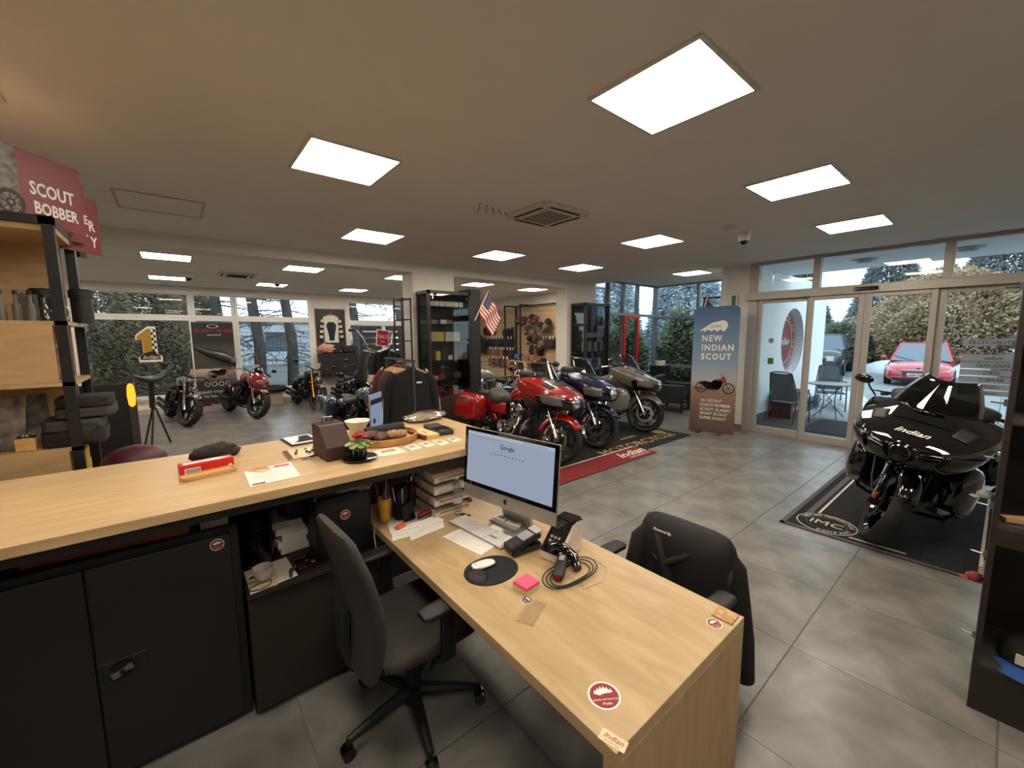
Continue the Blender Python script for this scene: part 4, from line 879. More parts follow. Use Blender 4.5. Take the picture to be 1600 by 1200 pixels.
# desk cable
o = MB().tube([(.755, 2.1, .76), (.735, 2.06, .72), (.73, 2.0, .6), (.745, 1.98, .45), (.74, 1.97, .3)], .0025, 6).build('white_cable', mat('white_cable', (190, 184, 174), .6), smooth=True); tag(o, 'thin white cable hanging down beside the desk edge', 'cable')
# ---------------------------------------------------------------- things on the counter
Z = 1.1302
RBX = mat('red_cardboard', (206, 38, 32), .5)
rb = thing('red_carton', 'long red white printed carton on the counter', 'box', (.07, 2.43, Z), 8)
MB().box(-.105, .105, -.035, .035, 0, .05).build('carton', RBX, rb, bevel=.002)
MB().box(-.09, -.03, -.0358, -.035, .006, .034).build('barcode_label', PAPER, rb)
for i in range(9): MB().box(-.085 + i * .006, -.082 + i * .006, -.0362, -.0358, .01, .03).build('bar', INK, rb)
MB().prism([(-.09, -.02), (-.02, -.012), (.05, -.02), (.1, .0), (.04, .02), (-.03, .01), (-.09, .015)], .05, .0508).build('white_swirl', WHT, rb)
MB().lathe([(.008, -.0362), (.008, -.035)], 14, (.088, 0, .014), 'y').build('round_mark', WHT, rb)
ob = MB().loft([[(x * f, y * f, z) for x, y in ell(.11, .032, 36, 5)] for z, f in ((0, .97), (.003, 1), (.017, 1), (.02, .97), (.02, .9), (.013, .88))]).build('oval_wooden_tray', mat('light_ash_wood', (208, 164, 104), .45, stretch=(1, 8, 8), scale=8), smooth=True); tag(place(ob, (.075, 2.33, Z), 12), 'small oval wooden tray before the red carton', 'tray')
CAM = mat('dark_camouflage_fabric', (46, 40, 36), .85, rgb2=(22, 20, 19), scale=14, bump=.4)
gv = thing('knit_gloves', 'crumpled dark gloves on the counter behind the red carton', 'gloves', (.12, 2.66, Z), 10)
def lump(c, r, seed, m, parent, name, amp=.35):
    rings = []; n = 22; k = 10
    for i in range(k + 1):
        t = min(max(pi * i / k, .03), pi - .03); ring = []
        for j in range(n):
            a = 2 * pi * j / n; d = Vector((sin(t) * cos(a), sin(t) * sin(a), -cos(t))); f = 1 + amp * noise.noise(d * 2.6 + Vector((seed, 0, 0))) + amp * .5 * noise.noise(d * 6 + Vector((0, seed, 0)))
            ring.append((c[0] + d.x * r[0] * f, c[1] + d.y * r[1] * f, max(0.0005, c[2] + d.z * r[2] * f)))
        rings.append(ring)
    return MB().loft(rings).build(name, m, parent, smooth=True, ang=70)
lump((.0, 0, .03), (.11, .06, .045), 1, CAM, gv, 'glove', .25); lump((-.03, -.02, .045), (.08, .05, .03), 5, CAM, gv, 'glove', .25)
sheet('letter_sheet', [(.2, 2.03), (.4, 2.04), (.41, 2.31), (.205, 2.28)], Z, 'white delivery form with grey print and barcode on the counter', lines=11)
o = MB().box(0, .05, 0, .012, 0, .0015).build('barcode', INK); tag(place(o, (.21, 2.04, Z + .0013)), 'black barcode printed on the delivery form corner', 'barcode')
sheet('sample_card', [(.21, 2.29), (.27, 2.21), (.31, 2.24), (.3, 2.29), (.25, 2.3)], Z + .002, 'small cream and red card lying on the delivery form', mat('cream_red_card', (224, 200, 150), .6, rgb2=(150, 40, 34), scale=9))
sheet('pink_note', [(.325, 2.255), (.39, 2.25), (.4, 2.28), (.335, 2.285)], Z + .002, 'pink sticky note on the delivery form', mat('pink_notes', (245, 90, 130), .8))
tb_ = thing('tablet_computer', 'white tablet with dark screen in a black case on the counter', 'tablet', (.552, 2.75, Z), 4)
MB().box(-.085, .085, -.115, .115, 0, .008).build('case', BLKM, tb_, bevel=.004); MB().box(-.075, .08, -.105, .105, .008, .013).build('housing', WHT, tb_, bevel=.004)
MB().box(-.06, .065, -.082, .082, .013, .0135).build('screen', BLKG, tb_)
MB().lathe([(.006, .0135), (.006, .0138)], 12, (0, -.094, 0)).build('home_button', mat('grey_ring', (180, 180, 180), .4), tb_)
sb = thing('accessory_board', 'gold card with small metal pins beside the brown box', 'display card', (.495, 2.435, Z), -2)
MB().box(-.085, .085, -.095, .1, 0, .006).build('board', mat('pale_gold_card', (206, 186, 140), .3, .3), sb, bevel=.001); MB().box(-.085, -.06, -.095, .1, .006, .0068).build('red_edge', mat('wine_red_strip', (110, 30, 34), .5), sb)
for i, (x, y) in enumerate(((-.02, .05), (.025, .055), (.07, .06), (.02, -.01), (.05, -.0), (.03, -.035), (-.035, -.01))): MB().sph((x, y, .012), (.008, .007, .006), 10, 6).build('pin', STEEL if i < 3 else DKM, sb, smooth=True)
pn = MB().tube([(-.04, 0, .006), (.04, .03, .008)], [.004, .006], 8).tube([(-.02, .02, .005), (.0, -.01, .005)], .003, 6).build('metal_pen', STEEL, smooth=True); tag(place(pn, (.505, 2.3, Z), 10), 'small metal pen and pins before the brown box', 'pen')
bb = thing('brown_box', 'dark brown open box with steep lid and metal handle on the counter', 'box', (.612, 2.29, Z), 4)
BRB = mat('dark_brown_leatherette', (62, 36, 32), .55, var=.08)
MB().box(-.066, .066, -.11, .1, 0, .07).build('body', BRB, bb, bevel=.002)
MB().prism([(-.11, .07), (.1, .07), (.1, .175), (.0, .175), (-.015, .17)], -.066, .066, 'x').build('sloped_case', BRB, bb, bevel=.002)
MB().box(-.056, .056, .012, .09, .1751, .177).build('inside', mat('dark_inside', (18, 12, 11), .8), bb)
MB().tube([(-.025, .06, .17), (-.025, .05, .205), (.025, .05, .205), (.025, .06, .17)], .005, 8).build('handle', STEEL, bb, smooth=True)
for s in (-1, 1): MB().cyl((.067, s * .03 - .04, .08), (.08, s * .03 - .02, .13), .003).build('metal_pin', STEEL, bb)
fpz = thing('potted_primrose', 'red primrose in a dark pot on a black saucer on the counter', 'potted plant', (.7, 2.12, Z))
MB().lathe([(.05, 0), (.085, .008), (.088, .014), (.05, .01), (0, .01)], 32).build('saucer', BLKG, fpz, smooth=True)
MB().lathe([(.036, .012), (.048, .075), (.05, .08), (.045, .08), (.04, .07), (0, .068)], 28).build('pot', mat('dark_green_pot', (18, 26, 22), .2, coat=.5), fpz, smooth=True)
random.seed(5); LF = mat('pale_green_leaf', (150, 176, 110), .6, var=.1)
for i in range(11):
    a = i * 2 * pi / 11 + random.uniform(-.2, .2); c, s = cos(a), sin(a); L = random.uniform(.05, .075); w = .025; u = (-s * w, c * w)
    P = [(c * .012, s * .012, .082), (c * L * .5, s * L * .5, .098), (c * L, s * L, .083 + random.uniform(-.008, .008))]
    MB().loft([[(p[0] - u[0] * f, p[1] - u[1] * f, p[2]), (p[0], p[1], p[2] - .006), (p[0] + u[0] * f, p[1] + u[1] * f, p[2]), (p[0], p[1], p[2] - .002)] for p, f in ((P[0], .4), (P[1], 1), ((P[1][0] * .4 + P[2][0] * .6, P[1][1] * .4 + P[2][1] * .6, P[1][2] * .5 + P[2][2] * .5), .95), (P[2], .6))]).build('leaf', LF, fpz, smooth=True)
PET = mat('crimson_petal', (170, 20, 38), .6, var=.15)
for i in range(9):
    a = i * 2.4; r = .008 + .0042 * i; cx, cy, cz = r * cos(a), r * sin(a), .125 - .002 * i; fl_ = MB()
    for q in range(5):
        b = q * 2 * pi / 5; fl_.add([(cx, cy, cz), (cx + .016 * cos(b - .6), cy + .016 * sin(b - .6), cz + .008), (cx + .021 * cos(b), cy + .021 * sin(b), cz + .006), (cx + .016 * cos(b + .6), cy + .016 * sin(b + .6), cz + .008)], [(0, 1, 2, 3)])
    fl_.build('flower', PET, fpz); 
MB().lathe([(.012, .08), (.02, .11), (0, .12)], 10).build('stem', LF, fpz)
# round wooden tray with leather goods
wt = thing('round_wooden_tray', 'round wooden tray holding leather goods on the counter', 'tray', (.965, 2.44, Z))
WT = mat('honey_wood_tray', (190, 140, 80), .5, scale=9, stretch=(1, 6, 1), rgb2=(150, 104, 54))
MB().lathe([(0, 0), (.2, 0), (.205, .004), (.205, .04), (.193, .04), (.19, .01), (0, .008)], 44).build('dish', WT, wt, smooth=True)
TZ = Z + .009
o = MB().lathe([(.0, -.13), (.03, -.13), (.034, -.12), (.034, .12), (.03, .13), (0, .13)], 20, ax='x').build('rolled_fabric', mat('charcoal_roll', (44, 42, 40), .85, bump=.4, scale=60), smooth=True); tag(place(o, (1.0, 2.52, TZ + .034), 6), 'rolled charcoal fabric lying in the round wooden tray', 'fabric roll')
BL = mat('brown_leather', (104, 62, 44), .6, rgb2=(70, 40, 30), scale=30)
for i, (x, y, r, l, m) in enumerate(((.88, 2.46, 10, 'brown leather wallet at the left of the round tray', BL), (.93, 2.4, 60, 'brown leather strap piece in the middle of the round tray', BL), (.89, 2.52, -30, 'red patterned leather piece at the back left of the round tray', mat('red_leather', (170, 60, 40), .6, rgb2=(120, 40, 30), scale=30)), (1.03, 2.4, -20, 'pale buff leather strip bundle at the right of the round tray', mat('buff_leather', (180, 150, 116), .7, rgb2=(120, 92, 66), scale=40)))):
    t_ = thing('leather_piece', l, 'leather goods', (x, y, TZ), r, 'leather goods in the round tray'); lump((0, 0, .024), (.07, .04, .026), 10 + i, m, t_, 'body', .3)
bw = thing('white_bowl', 'white and pink ceramic bowl behind the brown box', 'bowl', (.875, 2.66, Z))
MB().lathe([(.035, 0), (.04, .004), (.05, .05), (.075, .09), (.078, .1), (.072, .1), (.045, .052), (0, .04)], 32).build('body', mat('cream_pink_ceramic', (236, 222, 206), .3, coat=.3), bw, smooth=True)
for i, (pts, l) in enumerate((([(.8, 2.09), (.95, 2.08), (.95, 2.23), (.81, 2.23)], 'large cream photo card on the counter before the round tray'), ([(.985, 2.09), (1.055, 2.1), (1.06, 2.21), (.985, 2.2)], 'first small photo card right of the large one'), ([(1.08, 2.09), (1.15, 2.11), (1.14, 2.22), (1.08, 2.21)], 'second small photo card in the row on the counter'), ([(1.16, 2.07), (1.235, 2.1), (1.23, 2.2), (1.17, 2.21)], 'third small photo card in the row on the counter'), ([(1.26, 2.09), (1.33, 2.11), (1.33, 2.2), (1.265, 2.19)], 'last small photo card, beside the computer screen'))):
    c = sheet('photo_card', pts, Z, l, mat('cream_photo_card', (232, 222, 204), .5), .0012, 'card', 'photo cards on the counter')
    cx = sum(p[0] for p in pts) / 4; cy = sum(p[1] for p in pts) / 4; f = .55
    MB().prism([((p[0] - cx) * f, (p[1] - cy) * f * .7 + .015) for p in pts], .0012, .0015).build('picture', mat('grey_brown_picture', (120, 104, 92), .5, rgb2=(196, 176, 150), scale=60), c)
bk = thing('gift_book', 'cream book with dark red spine on the counter behind the photo cards', 'book', (1.195, 2.36, Z), 4)
MB().box(-.055, .055, -.1, .1, 0, .026).build('pages', mat('cream_book', (224, 194, 130), .6), bk, bevel=.002); MB().box(-.06, -.04, -.102, .102, 0, .027).build('spine', mat('wine_red_strip', (110, 30, 34), .5), bk)
text('Indian', frame((.005, 0, .0262), (0, -1, 0), (1, 0, 0)), .03, mat('brown_ink', (110, 70, 40), .6), bk, shear=.4, ext=.0003)
pk = thing('folded_shirts', 'dark shirts folded in plastic packs beside the cream book', 'clothing pack', (1.335, 2.42, Z), -6)
MB().box(-.055, .055, -.14, .14, 0, .03).build('fabric', mat('dark_grey_cloth', (54, 54, 58), .8), pk, bevel=.01); MB().box(-.06, .06, -.145, .0, .03, .033).build('plastic_wrap', glass('clear_plastic', base=.25), pk)
PB = glass('crinkled_plastic', (240, 238, 232), base=.35, rough=.15)
pb = thing('garment_bag', 'flat clear plastic bag with white printed garments at the counter end', 'garment bag', (1.47, 2.86, Z), 25)
lump((0, 0, .02), (.2, .12, .022), 33, mat('white_printed_garment', (222, 214, 200), .8, rgb2=(150, 130, 120), scale=30), pb, 'garment', .2); lump((0, 0, .028), (.215, .13, .026), 35, PB, pb, 'plastic_film', .25)
MB().box(.02, .1, -.06, .05, .045, .048).build('red_print', mat('faded_red_print', (170, 110, 100), .7), pb)
# laptop on a stand behind the counter
lpz = thing('laptop_screen', 'upright screen with a pale browser page behind the counter', 'screen', (1.18, 3.12, 1.0), 45)
MB().box(-.11, .11, 0, .012, 0, .33).build('housing', SIL, lpz, bevel=.004); MB().box(-.104, .104, -.002, 0, .008, .322).build('screen', emis('lit_screen_blue2', (160, 180, 214), .55), lpz)
MB().box(-.104, .104, -.003, -.002, .25, .29).build('page_header', mat('dark_page_header', (30, 34, 40), .4), lpz); MB().lathe([(.022, -.003), (.022, -.002)], 20, (-.05, 0, .12), 'y').build('page_picture', INK, lpz)
MB().box(-.12, .12, -.1, .12, -.02, 0).build('foot', BLKM, lpz)
sd = thing('side_cabinet', 'low dark cabinet behind the counter carrying the upright screen', 'cabinet', (1.2, 3.2, 0)); MB().box(-.25, .25, -.2, .2, 0, .98).build('body', BLKM, sd, bevel=.005)
# ================================================================ MOTORCYCLES
# local axes: x forward, y to the rider's left, z up; origin on the floor under the front axle
def lp_(a, b, t): return a + (b - a) * t
class Shell:
    """closed loft through sections (x, z, half width, half height, exponent); patches follow its skin"""
    def __init__(s, secs, n=32): s.q = secs; s.n = n
    def at(s, t, u, off=0):
        q = s.q; t = min(max(t, 0), len(q) - 1.0001); i = int(t); f = t - i; f2 = f
        A = [lp_(a, b, f2) for a, b in zip(q[i], q[i + 1])]
        c, d = cos(u), sin(u); e = A[4]
        y = A[2] * math.copysign(abs(c) ** (2 / e), c); z = A[3] * math.copysign(abs(d) ** (2 / e), d)
        L = sqrt(y * y + z * z) or 1
        return Vector((A[0] + off * .5, y * (1 + off / L), A[1] + z * (1 + off / L)))
    def mesh(s, M=None, k=3):
        mb = MB(); mb.M = M; T = (len(s.q) - 1) * k
        mb.loft([[s.at(i / k, 2 * pi * j / s.n) for j in range(s.n)] for i in range(T + 1)]); return mb
    def patch(s, t0, t1, u0, u1, off=.006, M=None, nt=6, nu=10):
        mb = MB(); mb.M = M
        g = [[s.at(lp_(t0, t1, i / nt), lp_(u0, u1, j / nu), off) for j in range(nu + 1)] for i in range(nt + 1)]
        mb.loft(g, cap=False, closed=False); return mb
class Cage:
    """fairing skin: rows of five half-profile points, mirrored; catmull along x, rounded across with a crisp shoulder"""
    def __init__(s, st):
        s.st = []
        for x, t0, T1, S0, S1, B0, b1 in st:
            h = [(p[0] * .91, p[1]) for p in ((0, t0), T1, S0, S1, B0, (0, b1))]
            s.st.append([x] + [v for p in h for v in p])
        s.st = smooth_secs(s.st, 4); s.n = len(s.st) - 1
    def at(s, t, v, off=0):
        t = min(max(t, 0), s.n - 1e-4); i = int(t); f = t - i; r = [a + (b - a) * f for a, b in zip(s.st[i], s.st[i + 1])]
        pts = [(r[1 + 2 * k], r[2 + 2 * k]) for k in range(6)]; sg = 1
        if v > 5: v = 10 - v; sg = -1
        k = min(int(v), 4); g = v - k; q = lambda j: (-pts[1][0], pts[1][1]) if j < 0 else ((-pts[4][0], pts[4][1]) if j > 5 else pts[j])
        a, b, c, d = q(k - 1), q(k), q(k + 1), q(k + 2)
        if k == 2: a = b
        if k == 1: d = c
        cr = lambda a, b, c, d: .5 * (2 * b + (c - a) * g + (2 * a - 5 * b + 4 * c - d) * g * g + (3 * b - a - 3 * c + d) * g ** 3)
        y, z = cr(a[0], b[0], c[0], d[0]), cr(a[1], b[1], c[1], d[1]); L = sqrt(y * y + (z - .98) ** 2) or 1
        return Vector((r[0] + off, sg * y * (1 + off / L), z + (z - .98) * off / L))
    def mesh(s, k=4):
        return MB().loft([[s.at(i, j / k) for j in range(10 * k)] for i in range(s.n + 1)])
    def patch(s, t0, t1, v0, v1, off=.006, nt=6, nu=8, tap=0):
        return MB().loft([[s.at(lp_(t0, t1, i / nt), lp_(v0 + tap * i / nt, v1, j / nu), off) for j in range(nu + 1)] for i in range(nt + 1)], cap=False, closed=False)
def smooth_secs(secs, k=3):
    """catmull-rom between sections"""
    out = []; N = len(secs)
    for i in range(N - 1):
        p = [secs[max(i - 1, 0)], secs[i], secs[i + 1], secs[min(i + 2, N - 1)]]
        for j in range(k):
            t = j / k; out.append(tuple(.5 * ((2 * b) + (-a + c) * t + (2 * a - 5 * b + 4 * c - d) * t * t + (-a + 3 * b - 3 * c + d) * t ** 3) for a, b, c, d in zip(*p)))
    out.append(secs[-1]); return out
def loft_part(name, secs, m, parent, M=None, y0=0, k=3, n=24, **kw):
    ss = smooth_secs(secs, k); mb = MB(); mb.M = M
    mb.loft([[(x, y0 + a, z + b) for a, b in ell(w, h, n, e)] for x, z, w, h, e in ss]); kw.setdefault('ang', 60)
    return mb.build(name, m, parent, smooth=True, **kw)
def wheel(parent, x, r, hw, M, name, rimm, spokes=10, disc=1, edge=STEEL, whitewall=None):
    rr = r - hw * 1.05
    def mb(): b = MB(); b.M = M; return b
    w = mb().lathe([(rr - .005, -hw * .72), (rr + .02, -hw * .98), (r - .028, -hw), (r - .008, -hw * .6), (r, 0), (r - .008, hw * .6), (r - .028, hw), (rr + .02, hw * .98), (rr - .005, hw * .72)], 40, (x, 0, r), 'y', closed=True).build(name, RUB, parent, smooth=True, ang=50)
    mb().lathe([(rr, -hw * .76), (rr + .012, -hw * .72), (rr - .012, -hw * .5), (rr - .02, 0), (rr - .012, hw * .5), (rr + .012, hw * .72), (rr, hw * .76), (rr - .03, hw * .4), (rr - .03, -hw * .4)], 40, (x, 0, r), 'y', closed=True).build('rim', edge, w, smooth=True)
    sp = mb().lathe([(.05, -.07), (.05, .07)], 16, (x, 0, r), 'y')
    for i in range(spokes):
        a = 2 * pi * i / spokes; a2 = a + (.16 if i % 2 else -.16)
        sp.tube([(x + .04 * cos(a), 0, r + .04 * sin(a)), (x + rr * .55 * cos(a2), 0, r + rr * .55 * sin(a2)), (x + (rr - .015) * cos(a2), 0, r + (rr - .015) * sin(a2))], [.014, .011, .015], 6)
    sp.build('spokes', rimm, w)
    for s in ((-1, 1) if disc == 2 else (1,)):
        mb().lathe([(.105, s * .078), (.15, s * .078), (.15, s * .083), (.105, s * .083)], 28, (x, 0, r), 'y', closed=True).build('brake_disc', DKM if edge is BLKG else STEEL, w)
    return w
def arc_fender(x, r, zc, a0, a1, hw, drop, M=None, n=16, tail=.0):
    mb = MB(); mb.M = M; g = []
    for i in range(n + 1):
        a = lp_(a0, a1, i / n); rw = r + tail * max(0, (i / n - .5)); f = min(1, .75 + i / n * .6, .75 + (1 - i / n) * .6)
        ring = []
        for j in range(11):
            u = -1 + 2 * j / 10; y = hw * f * math.sin(u * pi / 2); rad = rw - drop * (1 - cos(u * pi / 2)) ** 1.2
            ring.append((x + rad * cos(a), y, zc + rad * sin(a)))
        g.append(ring)
    return mb.loft(g, cap=False, closed=False)
def v_engine(p, m_cyl, m_case, m_cov, x=-.88, z=.46, lean=22, sc=1.0):
    e = thing_part('engine', p)
    c = MB().lathe([(0, -.15), (.13, -.15), (.15, -.12), (.15, .12), (.13, .15), (0, .15)], 24, (x, 0, z - .1), 'y').box(x - .3, x + .1, -.12, .12, z - .24, z - .04)
    c.build('crankcase', m_case, e, smooth=True)
    for s in (-1, 1):
        MB().lathe([(0, s * .15), (.1, s * .165), (.115, s * .15)], 24, (x + .02, 0, z - .1), 'y').lathe([(0, s * .13), (.09, s * .155), (.11, s * .13)], 24, (x - .2, 0, z - .09), 'y').build('side_cover', m_cov, e, smooth=True)
        for d in (1, -1):
            M = Matrix.Translation((x, 0, z - .06)) @ Matrix.Rotation(radians(lean * d), 4, 'Y')
            if s == 1:
                f = MB(); f.M = M; f.cyl((0, 0, .05), (0, 0, .3 * sc), .062, n=16)
                for k in range(9):
                    f.M = M @ Matrix.Translation((0, 0, .09 + k * .021 * sc)); f.loft([[(a, b, zz) for a, b in ell(.1, .095, 16, 4)] for zz in (0, .008)])
                f.build('cylinder', m_cyl, e)
                h = MB(); h.M = M @ Matrix.Translation((0, 0, .29 * sc)); h.loft([[(a, b, zz) for a, b in ell(w, w * .95, 18, 3.4)] for zz, w in ((0, .1), (.03, .108), (.06, .1), (.075, .07))]); h.build('cylinder_head', m_cov, e, smooth=True)
            t = MB(); t.M = M; t.cyl((.05, s * .11, .0), (.04, s * .1, .3 * sc), .012, n=8).build('pushrod_tube', m_cov, e)
    MB().lathe([(0, -.17), (.075, -.165), (.09, -.14), (.09, -.08)], 24, (x + .0, 0, z + .12), 'y').build('air_cleaner', m_cov, e, smooth=True)
    return e
def thing_part(name, p):
    o = bpy.data.objects.new(name, None); COL.objects.link(o); o.parent = p; o.empty_display_size = .1; return o
def mirror(p, s, pos, m=BLKG, st=(-.1, .1), long=.0):
    y = pos[1]; a = MB().tube([(pos[0] - .06, y - s * .08, pos[2] - .14), (pos[0] - .02, y - s * .02, pos[2] - .06), pos], .007, 6)
    o = a.build('mirror', m, p, smooth=True)
    MB().sph((pos[0], pos[1] + s * .03, pos[2]), (.018, .075, .042), 14, 8).build('mirror_shell', m, o, smooth=True)
    MB().lathe([(0, -.02), (.9, -.019)], 18, ax='x')
    g = MB(); g.M = Matrix.Translation((pos[0] - .015, pos[1] + s * .03, pos[2])) @ Matrix.Diagonal((1, .066, .036, 1)); g.lathe([(1, -.004), (1, -.002)], 18, ax='x').build('mirror_glass', mat('mirror_glass', (210, 215, 220), .02, 1), o)
    return o
def price_card(p, pos, rz=0, w=.1, h=.13):
    c = MB(); c.M = Matrix.Translation(pos) @ Matrix.Rotation(radians(rz), 4, 'Z') @ Matrix.Rotation(radians(12), 4, 'Y'); c.box(-.002, .002, -w / 2, w / 2, 0, h).cyl((0, 0, -.1), (0, 0, 0), .006, n=6)
    c.build('price_card', mat('cream_card_print', (214, 200, 182), .7), p)
def signals(p, x, y, z, M=None):
    for s in (-1, 1):
        b = MB(); b.M = M; b.sph((x, s * y, z), (.028, .024, .024), 12, 8).build('turn_signal', AMBER, p, smooth=True)
def tourer(label, loc, rz, lean, paint, steer=12, dark=False, shields=False, seatm=None, tail=True, script=True, card=None):
    b = thing('touring_motorcycle', label, 'motorcycle', loc, rz, 'touring motorcycles on the shop floor'); b.rotation_euler.x = radians(-lean)
    met = DKM if dark else STEEL; chm = BLKG if dark else CHR; seatm = seatm or (LEA if dark else mat('grey_seat_leather', (62, 59, 57), .55, bump=.3, scale=120))
    rake = radians(28); ax = Vector((-sin(rake), 0, cos(rake))); P0 = Vector((-.02, 0, .33)) + Vector((-.06, 0, 0))
    SM = Matrix.Translation(P0) @ Matrix.Rotation(radians(steer), 4, ax) @ Matrix.Translation(-P0)
    def mb(): q = MB(); q.M = SM; return q
    wheel(b, 0, .33, .066, SM, 'front_wheel', BLKG if dark else DKM, 12, 2, BLKG if dark else CHR)
    arc_fender(0, .362, .33, radians(62), radians(195), .082, .085, SM).build('front_fender', paint, b, smooth=True, solid=.006, ang=60) if False else arc_fender(0, .365, .33, radians(35), radians(168), .085, .09, SM, tail=.02).build('front_fender', paint, b, smooth=True, solid=.006, ang=60)
    mb().loft([[(.3 + dx, y, .53 + z) for y, z in ell(.02, .012, 10)] for dx in (-.05, .03)]).build('fender_ornament', chm, b, smooth=True)
    for s in (-1, 1):
        f = mb().tube([Vector((0, s * .105, .33)), Vector((0, s * .105, .33)) + ax * .34], [.03, .026], 12).build('fork_leg', chm, b, smooth=True)
        mb().tube([Vector((0, s * .105, .33)) + ax * .3, Vector((0, s * .105, .33)) + ax * .78], .021, 12).build('fork_tube', CHR if not dark else DKM, f, smooth=True)
        mb().cyl((0, s * .07, .33), (0, s * .14, .33), .03).build('axle_cap', met, f)
        mb().box(-.11, -.04, s * .098 - .02, s * .098 + .02, .36, .45).build('brake_caliper', DKM, f, bevel=.01)
        mb().box(.02, .026, s * .12 - .012, s * .12 + .012, .36, .42).build('reflector', AMBER, f)
    # fairing
    F = Cage([(.23, .93, (.05, .925), (.09, .905), (.1, .865), (.06, .82), .81),
              (.17, .975, (.13, .97), (.24, .94), (.255, .87), (.17, .78), .77),
              (.04, 1.04, (.17, 1.03), (.36, .99), (.375, .89), (.25, .75), .74),
              (-.14, 1.12, (.2, 1.11), (.43, 1.045), (.44, .93), (.3, .77), .76),
              (-.32, 1.19, (.22, 1.17), (.46, 1.09), (.465, .99), (.35, .84), .82),
              (-.48, 1.2, (.22, 1.19), (.46, 1.12), (.465, 1.05), (.38, .93), .92),
              (-.58, 1.16, (.18, 1.15), (.4, 1.12), (.405, 1.08), (.35, 1.0), 1.0)])
    fa = F.mesh().build('fairing', paint, b, smooth=True, ang=32)
    for s in (0, 1):
        w_ = (lambda p, q: (p, q)) if s == 0 else (lambda p, q: (10 - p, 10 - q))
        v0, v1 = w_(2.12, 4.15)
        F.patch(.6, 12.5, v0, v1, .007, nt=14, tap=.9 if s == 0 else -.9).build('headlight_surround', BLKG, fa, smooth=True, solid=.004)
        v0, v1 = w_(2.3, 3.5)
        F.patch(4.0, 10.5, v0, v1, .013, nt=10, tap=.55 if s == 0 else -.55).build('running_light', mat('smoked_reflector' + ('_dark' if dark else ''), (112, 114, 114) if not dark else (24, 22, 22), .15, .1, coat=1), fa, smooth=True, solid=.005)
        v0, v1 = w_(1.15, 1.6)
        F.patch(9.0, 12.0, v0, v1, .003, nt=6, nu=4).build('air_vent', BLKM, fa, smooth=True, solid=.005)
        v0, v1 = w_(2.06, 2.14)
        F.patch(1, 19, v0, v1, .004, nt=18, nu=2).build('shoulder_line', BLKM if dark else DKM, fa, smooth=True)
    F.patch(.0, 3.6, 2.6, 7.4, .009, nt=8, nu=20).build('headlight_surround', BLKG, fa, smooth=True, solid=.004)
    hl = MB().lathe([(0, .03), (.058, .026), (.076, .008), (.08, -.01), (.08, -.06)], 28, (.225, 0, .862), 'x').build('headlight', mat('headlight_reflector' + ('_dark' if dark else ''), (200, 205, 208) if not dark else (84, 74, 68), .08, .9, coat=1), fa, smooth=True)
    MB().lathe([(.08, .012), (.09, .0), (.09, -.05), (.08, -.05)], 28, (.225, 0, .862), 'x', closed=True).build('headlight_ring', chm, hl, smooth=True)
    MB().box(.23, .256, -.06, .06, .858, .866).lathe([(.012, .0), (.012, .03)], 10, (.228, 0, .862), 'x').build('bulb_shield', DKM, hl)
    if script: text('Indian', frame(F.at(6.2, 0, .006), (0, 1, 0), (-.9, 0, .42)), .085, WHT if dark else CHR, fa, shear=.45, bold=.0012)
    # windshield
    ws = []
    for j in range(9):
        v = j / 8; row = []
        for i in range(13):
            u = -1 + 2 * i / 12; hwid = lp_(.27, .16, v ** 1.6); zb = 1.13 + .27 * v + .02 * u * u; xb = -.14 - .2 * v - .2 * u * u
            row.append((xb, hwid * u, zb))
        ws.append(row)
    MB().loft(ws, cap=False, closed=False).build('windshield', glass('smoked_windshield' + ('_dark' if dark else ''), (205, 208, 212) if not dark else (120, 116, 112), base=.1), fa, smooth=True, solid=.003)
    F.patch(10, 15, -.0, 1.0, .004, nt=8).loft([[F.at(lp_(10, 15, i / 8), 10 - j / 8, .004) for j in range(9)] for i in range(9)], cap=False, closed=False).build('windshield_base', BLKG if dark else DKM, fa, smooth=True)
    MB().box(-.63, -.5, -.3, .3, 1.03, 1.15).build('dashboard', BLKM, fa, bevel=.03)
    loft_part('dash_hood', [(-.3, 1.13, .2, .05, 3), (-.42, 1.17, .3, .07, 3), (-.56, 1.19, .34, .06, 3), (-.62, 1.18, .28, .03, 3)], BLKM, fa)
    for y in (-.14, .14): MB().lathe([(.0, -.005), (.045, -.004), (.05, .01)], 20, (-.645, y, 1.1), 'x').build('gauge', DKM, fa)
    # bars
    hb = MB().tube([(-.42, -.16, 1.0), (-.5, -.22, 1.14), (-.6, -.34, 1.16), (-.72, -.42, 1.12)], .014, 8).tube([(-.42, .16, 1.0), (-.5, .22, 1.14), (-.6, .34, 1.16), (-.72, .42, 1.12)], .014, 8).build('handlebar', chm, b, smooth=True)
    for s in (-1, 1):
        MB().cyl((-.66, s * .385, 1.14), (-.76, s * .44, 1.11), .019).build('grip', BLKM, hb)
        MB().tube([(-.56, s * .34, 1.165), (-.6, s * .46, 1.15), (-.68, s * .52, 1.13)], [.008, .006, .005], 6).build('brake_lever', chm, hb)
        mirror(b, s, (-.5, s * .52, 1.25), BLKG)
    # tank, seat
    loft_part('fuel_tank', [(-.42, .9, .09, .07, 2.4), (-.5, .91, .15, .1, 2.6), (-.68, .91, .175, .12, 2.6), (-.88, .87, .15, .1, 2.6), (-1.02, .82, .1, .06, 2.6)], paint, b)
    MB().lathe([(.04, 0), (.04, .012), (0, .016)], 18, (-.66, 0, 1.025)).build('fuel_cap', chm, b)
